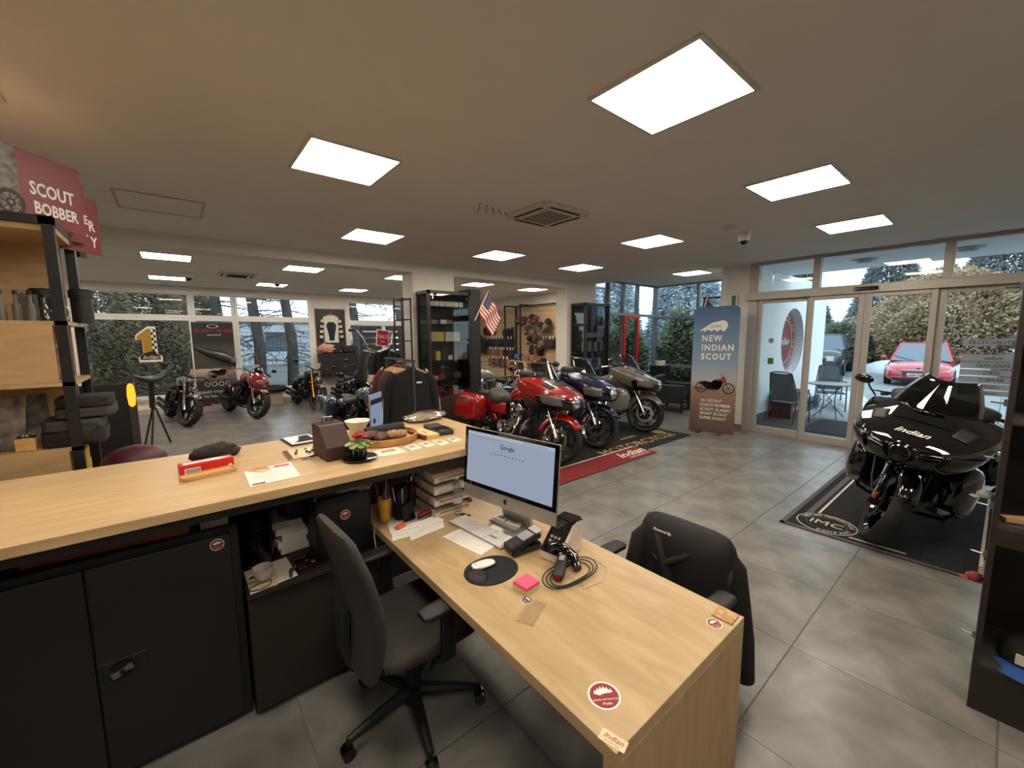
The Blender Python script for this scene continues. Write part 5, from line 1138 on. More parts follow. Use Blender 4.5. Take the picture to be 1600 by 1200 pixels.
    se = loft_part('seat', [(-.92, .8, .11, .05, 3), (-1.04, .78, .18, .08, 3), (-1.22, .75, .215, .09, 3), (-1.36, .79, .21, .11, 3), (-1.43, .83, .18, .1, 3), (-1.48, .8, .13, .06, 3)], seatm, b)
    loft_part('passenger_seat', [(-1.44, .8, .12, .05, 3), (-1.55, .81, .14, .05, 3), (-1.75, .82, .12, .04, 3), (-1.8, .81, .08, .02, 3)], seatm, b)
    for s in (-1, 1):
        loft_part('side_panel', [(-1.0, .64, .02, .08, 3), (-1.15, .64, .03, .1, 3), (-1.35, .66, .03, .08, 3), (-1.42, .67, .015, .04, 3)], paint, b, y0=s * .15)
        bag = loft_part('saddlebag', [(-1.36, .6, .07, .11, 3.5), (-1.41, .59, .12, .19, 4), (-1.6, .59, .135, .215, 4.5), (-1.82, .59, .135, .215, 4.5), (-1.94, .57, .125, .19, 4), (-2.0, .55, .08, .13, 3.5)], paint, b, y0=s * .33)
        MB().box(-1.92, -1.43, s * .33 - .138, s * .33 + .138, .66, .667).build('lid_seam', BLKM, bag)
        MB().box(-1.84, -1.62, s * .33 + s * .13 - .01, s * .33 + s * .13 + .014, .69, .735).build('bag_emblem', met, bag, bevel=.006)
        MB().box(-2.015, -1.98, s * .33 - .05, s * .33 + .05, .5, .62).build('tail_lamp', mat('red_lens', (140, 10, 14), .15, coat=1), bag, bevel=.01)
        MB().cyl((-1.1, s * .2, .2), (-1.75, s * .3, .22), .042).cyl((-1.75, s * .3, .22), (-2.15, s * .31, .25), .052, .05).build('muffler', chm, b, smooth=True)
        MB().tube([(-.72, s * .1, .56), (-.68, s * .17, .45), (-.76, s * .19, .28), (-1.1, s * .2, .2)], .026, 10).build('exhaust_pipe', CHR if not dark else DKM, b, smooth=True)
        MB().box(-.78, -.5, s * .22 - .05, s * .22 + .05, .26, .285).build('floorboard', BLKM, b, bevel=.01)
        MB().tube([(-.42, s * .12, .62), (-.38, s * .3, .54), (-.42, s * .36, .38), (-.46, s * .3, .25), (-.5, s * .12, .2)], .016, 8).build('crash_bar', chm, b, smooth=True)
        if shields:
            loft_part('leg_shield', [(-.2, .56, .05, .1, 3), (-.28, .56, .1, .2, 3.2), (-.42, .54, .13, .24, 3.2), (-.56, .52, .11, .2, 3), (-.6, .5, .06, .12, 3)], paint, b, y0=s * .3)
            MB().lathe([(0, .02), (.035, .018), (.045, 0), (.045, -.03)], 20, (-.26, s * .3, .4), 'x').build('fog_lamp', CHR if not dark else STEEL, b, smooth=True)
            MB().tube([(-1.3, s * .3, .32), (-1.34, s * .42, .34), (-1.4, s * .47, .48), (-1.42, s * .44, .6)], .016, 8).build('bag_guard', chm, b, smooth=True)
    arc_fender(-1.67, .375, .33, radians(10), radians(165), .11, .12).build('rear_fender', paint, b, smooth=True, solid=.006, ang=60)
    wheel(b, -1.67, .32, .085, None, 'rear_wheel', met, 12, 1, met)
    v_engine(b, met, met, chm)
    MB().box(-.5, -.44, -.13, .13, .3, .66).build('radiator', DKM, b, bevel=.01)
    MB().tube([(-.34, 0, .92), (-.44, 0, .7), (-.5, 0, .2), (-.9, 0, .18), (-1.3, 0, .2), (-1.4, 0, .5), (-1.0, 0, .78), (-.4, 0, .86)], .026, 8, closed=True).tube([(-1.3, -.08, .3), (-1.67, -.12, .32)], .024, 8).tube([(-1.3, .08, .3), (-1.67, .12, .32)], .024, 8).build('frame', BLK, b, smooth=True)
    loft_part('inner_cover', [(-.2, .78, .12, .12, 3), (-.4, .8, .18, .12, 3), (-.6, .8, .16, .1, 3)], BLKM, b)
    MB().tube([(-.95, .16, .2), (-.9, .26, .1), (-.86, .34, .015)], .013, 8).build('side_stand', BLK, b, smooth=True)
    MB().tube([(-.1, -.13, .95), (.06, -.16, .75), (.02, -.14, .55), (-.05, -.12, .42)], .006, 6).build('brake_hose', mat('grey_hose', (110, 110, 108), .5), b, smooth=True)
    signals(b, -.02, .3, .82) if False else None
    if card: price_card(b, card)
    return b
tourer('red touring motorcycle with big red fairing, nearest the computer screen', (3.93, 3.82, .012), -88, 8, PAINT('candy_red_paint', (168, 22, 18)), steer=14, card=(-.62, 0, 1.12))
tourer('dark blue touring motorcycle parked between the red and the grey one', (4.98, 4.0, .012), -86, 8, PAINT('dark_blue_paint', (12, 18, 62)), steer=14, card=(-.62, 0, 1.12))
tourer('titanium grey touring motorcycle parked farthest right on the black mat', (6.47, 4.1, .012), -76, 8, PAINT('titanium_grey_paint', (112, 106, 98)), steer=10, shields=True, card=(-.62, 0, 1.12))
tourer('gloss black touring motorcycle alone on the black mat by the entrance', (4.5, .62, .012), 174, 12, mat('gloss_black_paint', (7, 7, 8), .06, coat=1, var=.02), steer=22, dark=True, shields=True)
# ---------------------------------------------------------------- cruisers
def cruiser(label, loc, rz, lean, tank, steer=10, fend=None, fork=CHR, bars='drag', quarter=None, bags=None, dark=True, card=None, group='cruisers on the shop floor', seatm=None, shield=False, headm=None, whl=True, name='cruiser_motorcycle', big=False):
    b = thing(name, label, 'motorcycle', loc, rz, group); b.rotation_euler.x = radians(-lean); fend = fend or tank; seatm = seatm or LEA
    met = DKM if dark else CHR; chm = BLKG if dark else CHR
    rake = radians(30); ax = Vector((-sin(rake), 0, cos(rake))); P0 = Vector((-.08, 0, .32))
    SM = Matrix.Translation(P0) @ Matrix.Rotation(radians(steer), 4, ax) @ Matrix.Translation(-P0)
    def mb(): q = MB(); q.M = SM; return q
    wheel(b, 0, .32, .07, SM, 'front_wheel', met, 10, 1, DKM if dark else CHR)
    arc_fender(0, .352, .32, radians(50), radians(150), .08, .07, SM).build('front_fender', fend, b, smooth=True, solid=.006, ang=60)
    for s in (-1, 1):
        f = mb().tube([Vector((0, s * .1, .32)), Vector((0, s * .1, .32)) + ax * .3], [.028, .025], 12).build('fork_leg', fork, b, smooth=True)
        mb().tube([Vector((0, s * .1, .32)) + ax * .28, Vector((0, s * .1, .32)) + ax * .72], .02, 12).build('fork_tube', fork if fork is not CHR else CHR, f, smooth=True)
        mb().sph((-.17, s * .17, .66), (.026, .024, .024), 10, 6).build('turn_signal', AMBER, f, smooth=True)
    hp = Vector((-.2, 0, .78))
    if quarter:
        q = Shell(smooth_secs([(.06, .74, .03, .03, 2.2), (.03, .75, .12, .11, 2.3), (-.06, .78, .17, .17, 2.4), (-.2, .83, .2, .2, 2.4), (-.32, .86, .18, .16, 2.4), (-.38, .87, .12, .08, 2.4)], 3), 28)
        m = q.mesh(SM, k=1).build('quarter_fairing', quarter, b, smooth=True, ang=70)
        w = mb(); w.loft([[(-.07 - .13 * v - .1 * u * u, (.17 - .06 * v * v) * u, .93 + .2 * v - .04 * u * u) for u in [i / 5 - 1 for i in range(11)]] for v in (0, .33, .66, 1)], cap=False, closed=False).build('windshield', mat('dark_smoked_screen', (14, 14, 16), .08, coat=1), m, smooth=True, solid=.004)
        hx = (.055, 0, .75)
    else: hx = (-.06, 0, .74)
    h = mb().lathe([(0, .022), (.05, .018), (.07, .0), (.072, -.02), (.06, -.1), (.02, -.13)], 22, hx, 'x').build('headlight', headm or BLKG, b, smooth=True)
    mb().lathe([(0, .026), (.055, .022), (.06, .008)], 20, hx, 'x').build('headlight_lens', mat('headlight_reflector_dim', (170, 176, 178), .1, .9, coat=1), h, smooth=True)
    if bars == 'drag': pts = [(-.34, 0, .97), (-.34, .1, 1.0), (-.36, .26, 1.04), (-.46, .4, 1.0)]
    elif bars == 'ape': pts = [(-.34, .05, .97), (-.3, .16, 1.14), (-.32, .27, 1.28), (-.44, .33, 1.3), (-.56, .37, 1.26)]
    else: pts = [(-.34, 0, .97), (-.36, .14, 1.05), (-.44, .3, 1.08), (-.62, .4, 1.0)]
    hb = mb(); hb.tube(pts, .013, 8).tube([(x, -y, z) for x, y, z in pts], .013, 8); hb = hb.build('handlebar', chm, b, smooth=True)
    for s in (-1, 1):
        e, d = Vector(pts[-1]), Vector(pts[-2]); e.y *= s; d.y *= s; v = (e - d).normalized()
        mb().cyl(e - v * .02, e + v * .11, .018).build('grip', BLKM, hb)
        mb().tube([d + Vector((.03, s * .02, 0)), e + Vector((.07, s * .04, -.01)), e + v * .12 + Vector((.06, 0, -.01))], [.008, .006, .005], 6).build('brake_lever', STEEL, hb)
        mp = e + Vector((.05, s * .08, .12)); t = mb().tube([e + Vector((.0, 0, .01)), e + Vector((.03, s * .04, .07)), mp], .006, 6).build('mirror', BLKG, b, smooth=True)
        mb().sph(mp, (.015, .065, .042), 14, 8).build('mirror_shell', BLKG, t, smooth=True)
    if shield:
        w = mb(); w.loft([[(-.1 - .16 * v - .12 * u * u, (.24 - .05 * v * v) * u, .85 + .4 * v) for u in [i / 5 - 1 for i in range(11)]] for v in (0, .33, .66, 1)], cap=False, closed=False).build('windshield', glass('clear_windshield', (220, 226, 230), base=.1), b, smooth=True, solid=.004)
    k = 1.15 if big else 1
    loft_part('fuel_tank', [(-.36, .86, .05, .05, 2.3), (-.42, .87, .11 * k, .09, 2.4), (-.58, .87, .15 * k, .115, 2.4), (-.76, .84, .125 * k, .1, 2.4), (-.9, .79, .06, .06, 2.4)], tank, b)
    MB().lathe([(.035, 0), (.035, .012), (0, .016)], 16, (-.58, 0, .982)).build('fuel_cap', met, b)
    loft_part('seat', [(-.84, .76, .08, .03, 3), (-.94, .72, .14, .05, 3), (-1.1, .69, .165, .055, 3), (-1.24, .71, .15, .06, 3), (-1.3, .74, .1, .03, 3)], seatm, b)
    loft_part('passenger_seat', [(-1.26, .75, .09, .03, 3), (-1.36, .75, .11, .035, 3), (-1.52, .76, .08, .025, 3)], seatm, b)
    arc_fender(-1.56, .375, .32, radians(25), radians(150), .095, .09).build('rear_fender', fend, b, smooth=True, solid=.006, ang=60)
    wheel(b, -1.56, .32, .08, None, 'rear_wheel', met, 10, 1, DKM if dark else CHR)
    v_engine(b, met if dark else STEEL, DKM, met, x=-.76, z=.47, lean=24)
    MB().tube([(-.3, 0, .88), (-.4, 0, .66), (-.46, 0, .2), (-.85, 0, .18), (-1.2, 0, .22), (-1.3, 0, .5), (-.92, 0, .72), (-.4, 0, .8)], .022, 8, closed=True).tube([(-1.2, -.08, .3), (-1.56, -.11, .32)], .022, 8).tube([(-1.2, .08, .3), (-1.56, .11, .32)], .022, 8).build('frame', BLK, b, smooth=True)
    MB().box(-.44, -.4, -.1, .1, .3, .6).build('radiator', DKM, b, bevel=.01)
    for i, zz in enumerate((.24, .36)):
        MB().tube([(-.66 - i * .2, -.1, .56), (-.6 - i * .2, -.17, .46), (-.68 - i * .12, -.19, zz + .04), (-.95, -.2, zz), (-1.1, -.2, zz)], .022, 10).build('exhaust_pipe', met, b, smooth=True)
        MB().cyl((-1.0, -.2, zz), (-1.72, -.21, zz + .04), .036, .044, n=16).build('muffler', DKM if dark else CHR, b, smooth=True)
    for s in (-1, 1):
        MB().cyl((-.62, s * .1, .28), (-.62, s * .3, .28), .012).build('foot_peg', BLKM, b)
        MB().tube([(-1.3, s * .11, .36), (-1.2, s * .12, .62)], .024, 8).build('rear_shock', met, b)
        if bags: 
            g = loft_part('saddlebag', [(-1.22, .56, .06, .1, 3.5), (-1.28, .56, .1, .15, 4), (-1.5, .57, .115, .165, 4.5), (-1.76, .57, .115, .16, 4.5), (-1.88, .55, .09, .13, 4), (-1.92, .54, .05, .09, 3.5)], bags, b, y0=s * .3)
            MB().box(-1.86, -1.3, s * .3 - .118, s * .3 + .118, .625, .631).build('lid_seam', BLKM, g)
    MB().tube([(-.85, .14, .2), (-.8, .24, .1), (-.76, .32, .015)], .012, 8).build('side_stand', BLK, b, smooth=True)
    MB().tube([(-.75, .12, .23), (-.62, .26, .18), (-.55, .4, .17)], .01, 6).build('foot_lever', BLK, b, smooth=True)
    if card: price_card(b, card)
    return b
OLV = PAINT('olive_tank_paint', (70, 74, 58)); NAV = PAINT('navy_tank_paint', (34, 46, 70)); BKP = PAINT('black_tank_paint', (16, 16, 18)); SLV = PAINT('silver_tank_paint', (168, 172, 174)); RDP = PAINT('matt_red_paint', (128, 28, 32)); GRP = PAINT('grey_tank_paint', (74, 82, 88))
GOLD = mat('gold_fork', (206, 160, 60), .25, .9)
cruiser('olive black cruiser before the exhaust banner, left of the red faired one', (.04, 10.4, 0), -80, 10, OLV, steer=20, card=(-.5, .1, 1.02))
cruiser('black cruiser with small red quarter fairing before the far window', (1.25, 10.42, 0), -76, 9, RDP, steer=14, fend=RDP, quarter=RDP, card=(-.5, .1, 1.06))
cruiser('black cruiser with gold front fork standing by the red cloth display', (2.5, 10.5, 0), -86, 8, BKP, steer=10, fork=GOLD, card=(-.45, .1, 1.02))
cruiser('navy bagger with dark saddlebags seen across the counter', (2.2, 5.85, 0), -88, 8, NAV, steer=8, bags=NAV, quarter=NAV, bars='mid', seatm=mat('grey_seat_vinyl', (74, 72, 70), .6), card=(-.5, 0, 1.06))
cruiser('navy black cruiser with tall handlebar behind the navy bagger', (3.5, 9.6, 0), -82, 8, NAV, steer=10, bars='mid')
cruiser('olive tank cruiser in the back row before the slatted panels', (4.6, 10.4, 0), -82, 8, OLV, steer=10)
cruiser('silver tank cruiser with chrome handlebar before the gear wall', (5.15, 8.25, 0), 168, 8, SLV, steer=14, bars='ape', dark=False, fend=SLV)
cruiser('grey tank cruiser with chrome bars between silver cruiser and gear wall', (5.85, 7.45, 0), 168, 8, GRP, steer=10, bars='mid', dark=False, card=(-.5, 0, 1.06))
cruiser('red chrome cruiser behind the grey touring motorcycle', (7.3, 4.65, 0), -72, 8, RDP, steer=8, bars='mid', dark=False, card=(-.45, 0, 1.04), shield=True)
# ================================================================ SHOP FURNITURE AND DISPLAYS
# ---- mats
MATB = mat('black_carpet_mat', (20, 20, 22), .95, bump=.5, scale=260)
def flat(name, label, x0, x1, y0, y1, m, z=.008, cat='mat', rz=0, loc=None):
    t = thing(name, label, cat, loc or ((x0 + x1) / 2, (y0 + y1) / 2, 0), rz); w, h = (x1 - x0) / 2, (y1 - y0) / 2
    MB().box(-w, w, -h, h, 0, z).build('body', m, t, bevel=.003); return t
m1 = flat('motorcycle_mat', 'black mat with silver border and round badge under the black motorcycle', 4.29, 6.75, -.12, 1.24, MATB)
CRL = mat('cream_stripe', (214, 206, 186), .8); GRL = mat('grey_stripe', (86, 84, 86), .8)
hx, hy = 1.23, .68
b = MB(); b.box(-hx + .5, hx - .1, hy - .2, hy - .18, .008, .0095).box(-hx + .1, -hx + .12, -hy + .5, hy - .5, .008, .0095).box(hx - .12, hx - .1, -hy + .1, hy - .1, .008, .0095); b.box(-hx + .3, hx - .1, -hy + .1, -hy + .12, .008, .0095); b.build('cream_border', CRL, m1)
MB().box(-hx, hx, hy - .04, hy, .008, .0095).box(-hx, hx, -hy, -hy + .04, .008, .0095).box(-hx, -hx + .04, -hy, hy, .008, .0095).box(-hx + .35, hx - .1, hy - .15, hy - .1, .008, .0095).build('grey_border', GRL, m1)
BX, BY = -hx + .27, hy - .3
for r0, r1, mm in ((.22, .228, CRL), (.15, .156, GRL)): MB().lathe([(r0, .008), (r1, .008), (r1, .0096), (r0, .0096)], 40, (BX, BY, 0), closed=True).build('badge_ring', mm, m1)
W = Matrix.Translation((BX, BY, .009)); 
def mtext(s, x, y, ang, size, m, parent, **k):
    t = text(s, Matrix.Identity(4), size, m, None, **k); t.matrix_world = Matrix.Translation((x, y, .0088)) @ Matrix.Rotation(radians(ang), 4, 'Z'); t.parent = parent; return t
mtext('IMC', BX, BY, -90, .15, CRL, m1, bold=.0)
for k, ch in enumerate('INDIAN MOTORCYCLE'):
    a = radians(90 + 90 - 10 * k) + radians(-10); a = radians(78 - 9.6 * k) ; mtext(ch, BX + .187 * cos(a), BY + .187 * sin(a), math.degrees(a) - 90, .05, CRL, m1)
for k, ch in enumerate('COMPANY'):
    a = radians(-125 - 60 + 13 * k - 0); mtext(ch, BX + .187 * cos(a), BY + .187 * sin(a), math.degrees(a) + 90, .05, CRL, m1)
for k in range(9):
    MB().box(-hx + .06 + k * .045, -hx + .08 + k * .045, -hy + .2, -hy + .42, .008, .0096).build('dark_rib', mat('dark_mat_rib', (46, 46, 48), .9), m1)
    MB().box(-hx + .06 + k * .045, -hx + .082 + k * .045, -hy + .07, -hy + .12, .008, .0096).build('white_rib', CRL, m1)
m2 = flat('motorcycle_mat', 'black mat with gold lettering under the blue and grey motorcycles', 4.2, 6.95, 3.44, 5.9, MATB, z=.007)
GLD = mat('gold_lettering', (190, 160, 100), .8)
mtext('MOTORCYCLE', .2, -.95, 0, .3, GLD, m2); mtext('INDIAN', .35, -.62, 0, .12, GLD, m2)
MB().lathe([(.12, .007), (.135, .007), (.135, .0086), (.12, .0086)], 32, (1.12, -.7, 0), closed=True).lathe([(.0, .007), (.1, .007), (.1, .0086), (0, .0086)], 32, (1.12, -.7, 0)).build('badge', GLD, m2)
m3 = flat('motorcycle_mat', 'black and red mat with white script under the red motorcycle', 3.0, 5.5, 3.25, 5.9, MATB, z=.009)
MB().box(-1.25, 1.25, -1.325, -.92, .009, .0105).build('red_band', mat('red_carpet', (132, 34, 32), .95, bump=.4, scale=260), m3)
MB().box(-1.25, 1.25, -.92, -.895, .009, .0107).build('white_line', WHT, m3)
t = mtext('Indian', .9, -1.1, 0, .26, WHT, m3, shear=.45, bold=.004); t.location.z = .0106
t = mtext('MOTORCYCLE', .95, -1.24, 0, .07, WHT, m3); t.location.z = .0106
# ---- black display cases with glass
CG = glass('smoked_case_glass', (232, 234, 234), base=.06)
def case(label, loc, w, d, h, rz=0, zs=(.45, .85, 1.2, 1.55, 1.9), wood=.5, glassm=CG):
    c = thing('display_case', label, 'display case', loc, rz); t = .045
    for x in (-w / 2, w / 2 - t):
        for y in (-d / 2, d / 2 - t): MB().box(x, x + t, y, y + t, 0, h).build('post', BLK, c)
    MB().box(-w / 2, w / 2, -d / 2, d / 2, h - .05, h).build('top_frame', BLK, c); MB().box(-w / 2, w / 2, -d / 2, d / 2, .0, .06).build('base', BLK, c)
    if wood: MB().box(-w / 2 + t, w / 2 - t, -d / 2 + .01, d / 2 - .01, .06, wood).build('plinth', mat('dark_case_plinth', (58, 42, 30), .5, var=.1), c)
    MB().box(-w / 2 + t, w / 2 - t, d / 2 - .02, d / 2 - .01, wood, h - .05).build('back_panel', mat('dark_grey_back', (78, 74, 70), .6), c)
    for z in zs: MB().box(-w / 2 + t, w / 2 - t, -d / 2 + .02, d / 2 - .03, z - .004, z + .004).build('glass_shelf', glass('shelf_glass', (190, 205, 200), base=.1), c)
    MB().box(-w / 2 + t, w / 2 - t, -d / 2 + .006, -d / 2 + .011, wood, h - .05).build('front_glass', glassm, c)
    MB().box(-w / 2 + .02, -w / 2 + .025, -d / 2 + t, d / 2 - t, wood, h - .05).build('side_glass', glassm, c)
    MB().box(w / 2 - .025, w / 2 - .02, -d / 2 + t, d / 2 - t, wood, h - .05).build('side_glass', glassm, c)
    for x in (-w / 2 + .08, w / 2 - .1): MB().box(x, x + .02, -d / 2 - .004, -d / 2 + .006, h - .14, h - .1).build('hinge', CHR, c)
    return c
CX, CY = 3.66, 6.31
case('tall black glass display case in front of the middle column', (CX, CY, 0), .84, .42, 2.53, 0, zs=(1.03, 1.36, 1.68, 1.98, 2.27), wood=.74)
random.seed(21)
def item_row(prefix, label, z, xs, y, dims, cols, group, cat='boxed accessory', jitter=.01):
    for i, x in enumerate(xs):
        w, d, h = dims(i); w *= 1.15; h *= 1.5; m = cols[i % len(cols)]
        o = MB().box(-w / 2, w / 2, -d / 2, d / 2, 0, h).build(prefix, m, bevel=.002); tag(place(o, (x, y, z), random.uniform(-12, 12)), ORD[i] + ' from left, ' + label, cat, group)
CRM = mat('cream_card_box', (206, 190, 150), .6); GRY = mat('grey_card', (120, 118, 116), .6); RDB = mat('dark_red_box_card', (120, 30, 34), .6); YEL = mat('yellow_card', (222, 190, 70), .6); BLC = mat('black_card', (28, 28, 30), .5); WHC = mat('white_card', (214, 208, 198), .6)
item_row('cigarette_sized_box', 'small white boxes on the top shelf of the tall display case', 2.275, [CX - .28 + i * .095 for i in range(7)], CY - .08, lambda i: (.075, .03, .06), [WHC], 'white boxes on the top case shelf')
for i in range(7): pass
item_row('picture_card', 'cards on the second shelf of the tall display case', 1.985, [CX - .2, CX - .02, CX + .1], CY, lambda i: (.1, .02, .05), [GRY, WHC], 'cards on the second case shelf')
item_row('postcard_stand', 'postcards on the third shelf of the tall case', 1.685, [CX - .26, CX - .12, CX + .06, CX + .2], CY - .05, lambda i: (.13, .015, .11), [CRM, YEL, WHC, CRM], 'postcards on the third case shelf')
item_row('small_gift', 'small gifts on the fourth shelf of the tall case', 1.365, [CX - .28, CX - .17, CX - .04, CX + .07, CX + .17, CX + .28], CY - .05, lambda i: (.07, .04, .05 + .05 * (i % 3)), [RDB, YEL, BLC, WHC, RDB], 'gifts on the fourth case shelf')
item_row('leather_gift', 'leather gifts on the fifth shelf of the tall case', 1.035, [CX - .26, CX - .12, CX + .05, CX + .2], CY - .04, lambda i: (.12, .08, .04 + .03 * (i % 2)), [CRM, RDB, BLC, mat('brown_gift', (110, 70, 46), .6)], 'gifts on the fifth case shelf')
item_row('metal_gift', 'metal gifts on the lowest shelf of the tall case', .745, [CX - .28, CX - .17, CX - .05, CX + .06, CX + .16, CX + .27], CY - .05, lambda i: (.08, .06, .04 + .03 * ((i + 1) % 3)), [WHC, RDB, STEEL, RDB, WHC], 'gifts on the lowest case shelf')
c2_ = thing('tall_black_cabinet', 'tall matt black cabinet side right behind the glass display case', 'cabinet', (4.19, 6.33, 0)); MB().box(-.1, .1, -.22, .2, 0, 2.6).build('body', BLKM, c2_, bevel=.004)
CX2, CY2 = 5.7, 4.98
case('black glass display case by the glass alcove', (7.56, 6.28, 0), .88, .42, 2.5, 0, zs=(.7, 1.05, 1.4, 1.72, 2.0), wood=.4, glassm=glass('clear_case_glass', (215, 220, 222), base=.1))
for z, l, dm, cl in ((2.005, 'small bottles', (.045, .045, .14), [RDB, GRY]), (1.725, 'glasses', (.05, .05, .07), [WHC]), (1.405, 'clear boxes', (.05, .05, .15), [WHC, GRY]), (1.055, 'black accessories', (.1, .08, .12), [BLC, BLC, WHC]), (.705, 'packs', (.07, .05, .12), [WHC, BLC])):
    item_row('shelf_ware', l + ' in the alcove display case', z, [7.56 - .33 + i * .11 for i in range(7)], 6.22, lambda i, d=dm: d, cl, l + ' in the alcove display case')
# ---- slender black open rack beside the column
rk = thing('open_rack', 'slim black open metal rack left of the middle column', 'rack', (2.95, 6.45, 0))
for x in (-.08, .058):
    for y in (-.18, .16): MB().box(x, x + .022, y, y + .022, 0, 2.4).build('post', BLK, rk)
for z in (.6, 1.0, 1.35, 1.7, 2.05, 2.38): MB().box(-.08, .08, -.18, .182, z - .01, z + .008).build('shelf', BLK, rk)
# ---- clothes rails
JB = [mat('shirt_' + n, c, .85, bump=.3, scale=120) for n, c in (('black', (26, 26, 28)), ('wine', (92, 26, 32)), ('grey', (70, 68, 68)), ('maroon', (58, 26, 30)), ('charcoal', (44, 42, 42)), ('red', (128, 30, 34)))]
HW = mat('hanger_wood', (196, 148, 92), .5)
def shirt(parent_label, loc, rz, m, stripe=False, L=.72, group=None, logo=False):
    s = thing('hanging_jacket', parent_label, 'jacket', loc, rz, group)
    # local: shoulders along x, thickness y
    rings = []
    for z, w, d, sk in ((-L, .25, .06, 0), (-L * .6, .245, .065, 0), (-.3, .23, .06, 0), (-.14, .225, .055, 0), (-.07, .2, .045, 0), (-.04, .13, .04, 0), (-.01, .06, .035, 0), (.015, .05, .03, 0)):
        n = 28; rings.append([((w + .006 * sin(9 * k + z * 20)) * cos(2 * pi * k / n), (d * (1 + .25 * sin(5 * 2 * pi * k / n + z * 8))) * sin(2 * pi * k / n), z) for k in range(n)])
    MB().loft(rings).build('body', m, s, smooth=True, ang=80)
    for q in (-1, 1):
        sl = MB().tube([(q * .17, 0, -.06), (q * .235, .01, -.16), (q * .275, .02, -.36), (q * .295, .03, -.62)], [.05, .058, .05, .042], 12).build('sleeve', m, s, smooth=True)
        if stripe: MB().tube([(q * .17, -.0, -.012), (q * .262, -.01, -.13), (q * .312, .0, -.36), (q * .33, .01, -.61)], .0085, 6).build('white_piping', WHT, sl)
    MB().tube([(-.18, 0, -.07), (-.08, 0, -.02), (0, 0, 0), (.08, 0, -.02), (.18, 0, -.07)], .012, 8).build('hanger', HW, s, smooth=True)
    MB().tube([(0, 0, 0), (0, 0, .04), (.02, 0, .06), (.0, 0, .085), (-.018, 0, .065)], .003, 6).build('hanger_hook', STEEL, s)
    if logo: MB().box(.06, .12, -.066, -.062, -.17, -.15).build('chest_logo', WHT, s)
    return s
rl = thing('clothes_rail', 'grey metal clothes rail full of jackets left of the glass display case', 'clothes rail', (2.06, 4.65, 0))
RM = mat('grey_rail_metal', (88, 88, 90), .4, .6)
for y in (-.38, .38): MB().cyl((0, y, 0), (0, y, 1.5), .016).box(-.22, .22, y - .02, y + .02, 0, .03).build('post', RM, rl)
MB().box(-.015, .015, -.42, .42, 1.49, 1.51).build('top_bar', RM, rl)
lab = ['black zip jacket with white piping, frontmost on the near rail', 'charcoal shirt just behind the black zip jacket', 'wine red shirt, third from the front of the near rail', 'grey shirt in the middle of the near rail', 'maroon shirt behind the grey one on the near rail', 'wine red shirt, second from the back of the near rail', 'red shirt with white piping at the back of the near rail']
for i in range(7):
    shirt(lab[i], (2.06 + .01 * i, 4.34 + i * .085, 1.41), -24 if i == 0 else -20 + i, JB[[0, 4, 1, 2, 3, 1, 5][i]], stripe=i in (0, 6), L=.85 if i == 0 else .72, group='jackets on the near clothes rail', logo=i == 0)
rl2 = thing('clothes_rail', 'second clothes rail behind, with dark jackets under the SALE sign', 'clothes rail', (2.95, 7.5, 0))
for y in (-.45, .45): MB().cyl((0, y, 0), (0, y, 1.62), .018).box(-.2, .2, y - .02, y + .02, 0, .03).build('post', RM, rl2)
MB().box(-.015, .015, -.5, .5, 1.61, 1.63).build('top_bar', RM, rl2)
for i in range(6): shirt(['black jacket frontmost on the second rail', 'dark jacket with white shoulder piping on the second rail', 'grey jacket in the middle of the second rail', 'charcoal jacket behind the grey one on the second rail', 'black jacket near the back of the second rail', 'maroon jacket at the back of the second rail'][i], (2.95, 7.15 + i * .13, 1.53), -2 + i, JB[[0, 0, 2, 4, 0, 3][i]], stripe=i in (1,), group='jackets on the second clothes rail')
dc = thing('display_box', 'wooden plinth board under the clothes rail', 'plinth', (2.3, 3.75, 0)); MB().box(-.35, .35, -.2, .2, 0, .6).build('body', mat('pale_brown_plinth', (120, 88, 64), .6), dc, bevel=.004)
# handlebar with SALE sign
hb_ = thing('display_handlebar', 'tall chrome handlebar carrying the red SALE sign above the rails', 'handlebar', (2.72, 6.98, 0), 12)
MB().cyl((0, 0, 0), (0, 0, 1.5), .02).build('stand', BLK, hb_)
MB().tube([(0, 0, 1.5), (.06, 0, 1.52), (.2, 0, 1.57), (.28, 0, 1.66), (.3, 0, 1.83), (.24, -.14, 1.88)], .016, 10).tube([(0, 0, 1.5), (-.06, 0, 1.52), (-.2, 0, 1.57), (-.28, 0, 1.74), (-.38, 0, 1.86), (-.5, -.1, 1.88)], .016, 10).build('bar', CHR, hb_, smooth=True)
MB().cyl((-.5, -.1, 1.88), (-.6, -.14, 1.88), .02).build('grip', BLKM, hb_)
sg = thing('sale_sign', 'red square SALE sign with white edge on the handlebar', 'sign', (2.74, 6.8, 1.75), 8); sg.rotation_euler = (0, radians(6), radians(8))
MB().box(-.12, .12, 0, .01, -.14, .14).build('white_edge', WHT, sg, bevel=.01); MB().box(-.105, .105, -.003, 0, -.125, .125).build('red_field', mat('sale_red', (178, 40, 42), .5), sg)
text('SALE', frame((0, -.004, .02), (1, 0, 0), (0, 0, 1)), .085, WHT, sg); text('now', frame((0, -.004, -.06), (1, 0, 0), (0, 0, 1)), .04, WHT, sg)
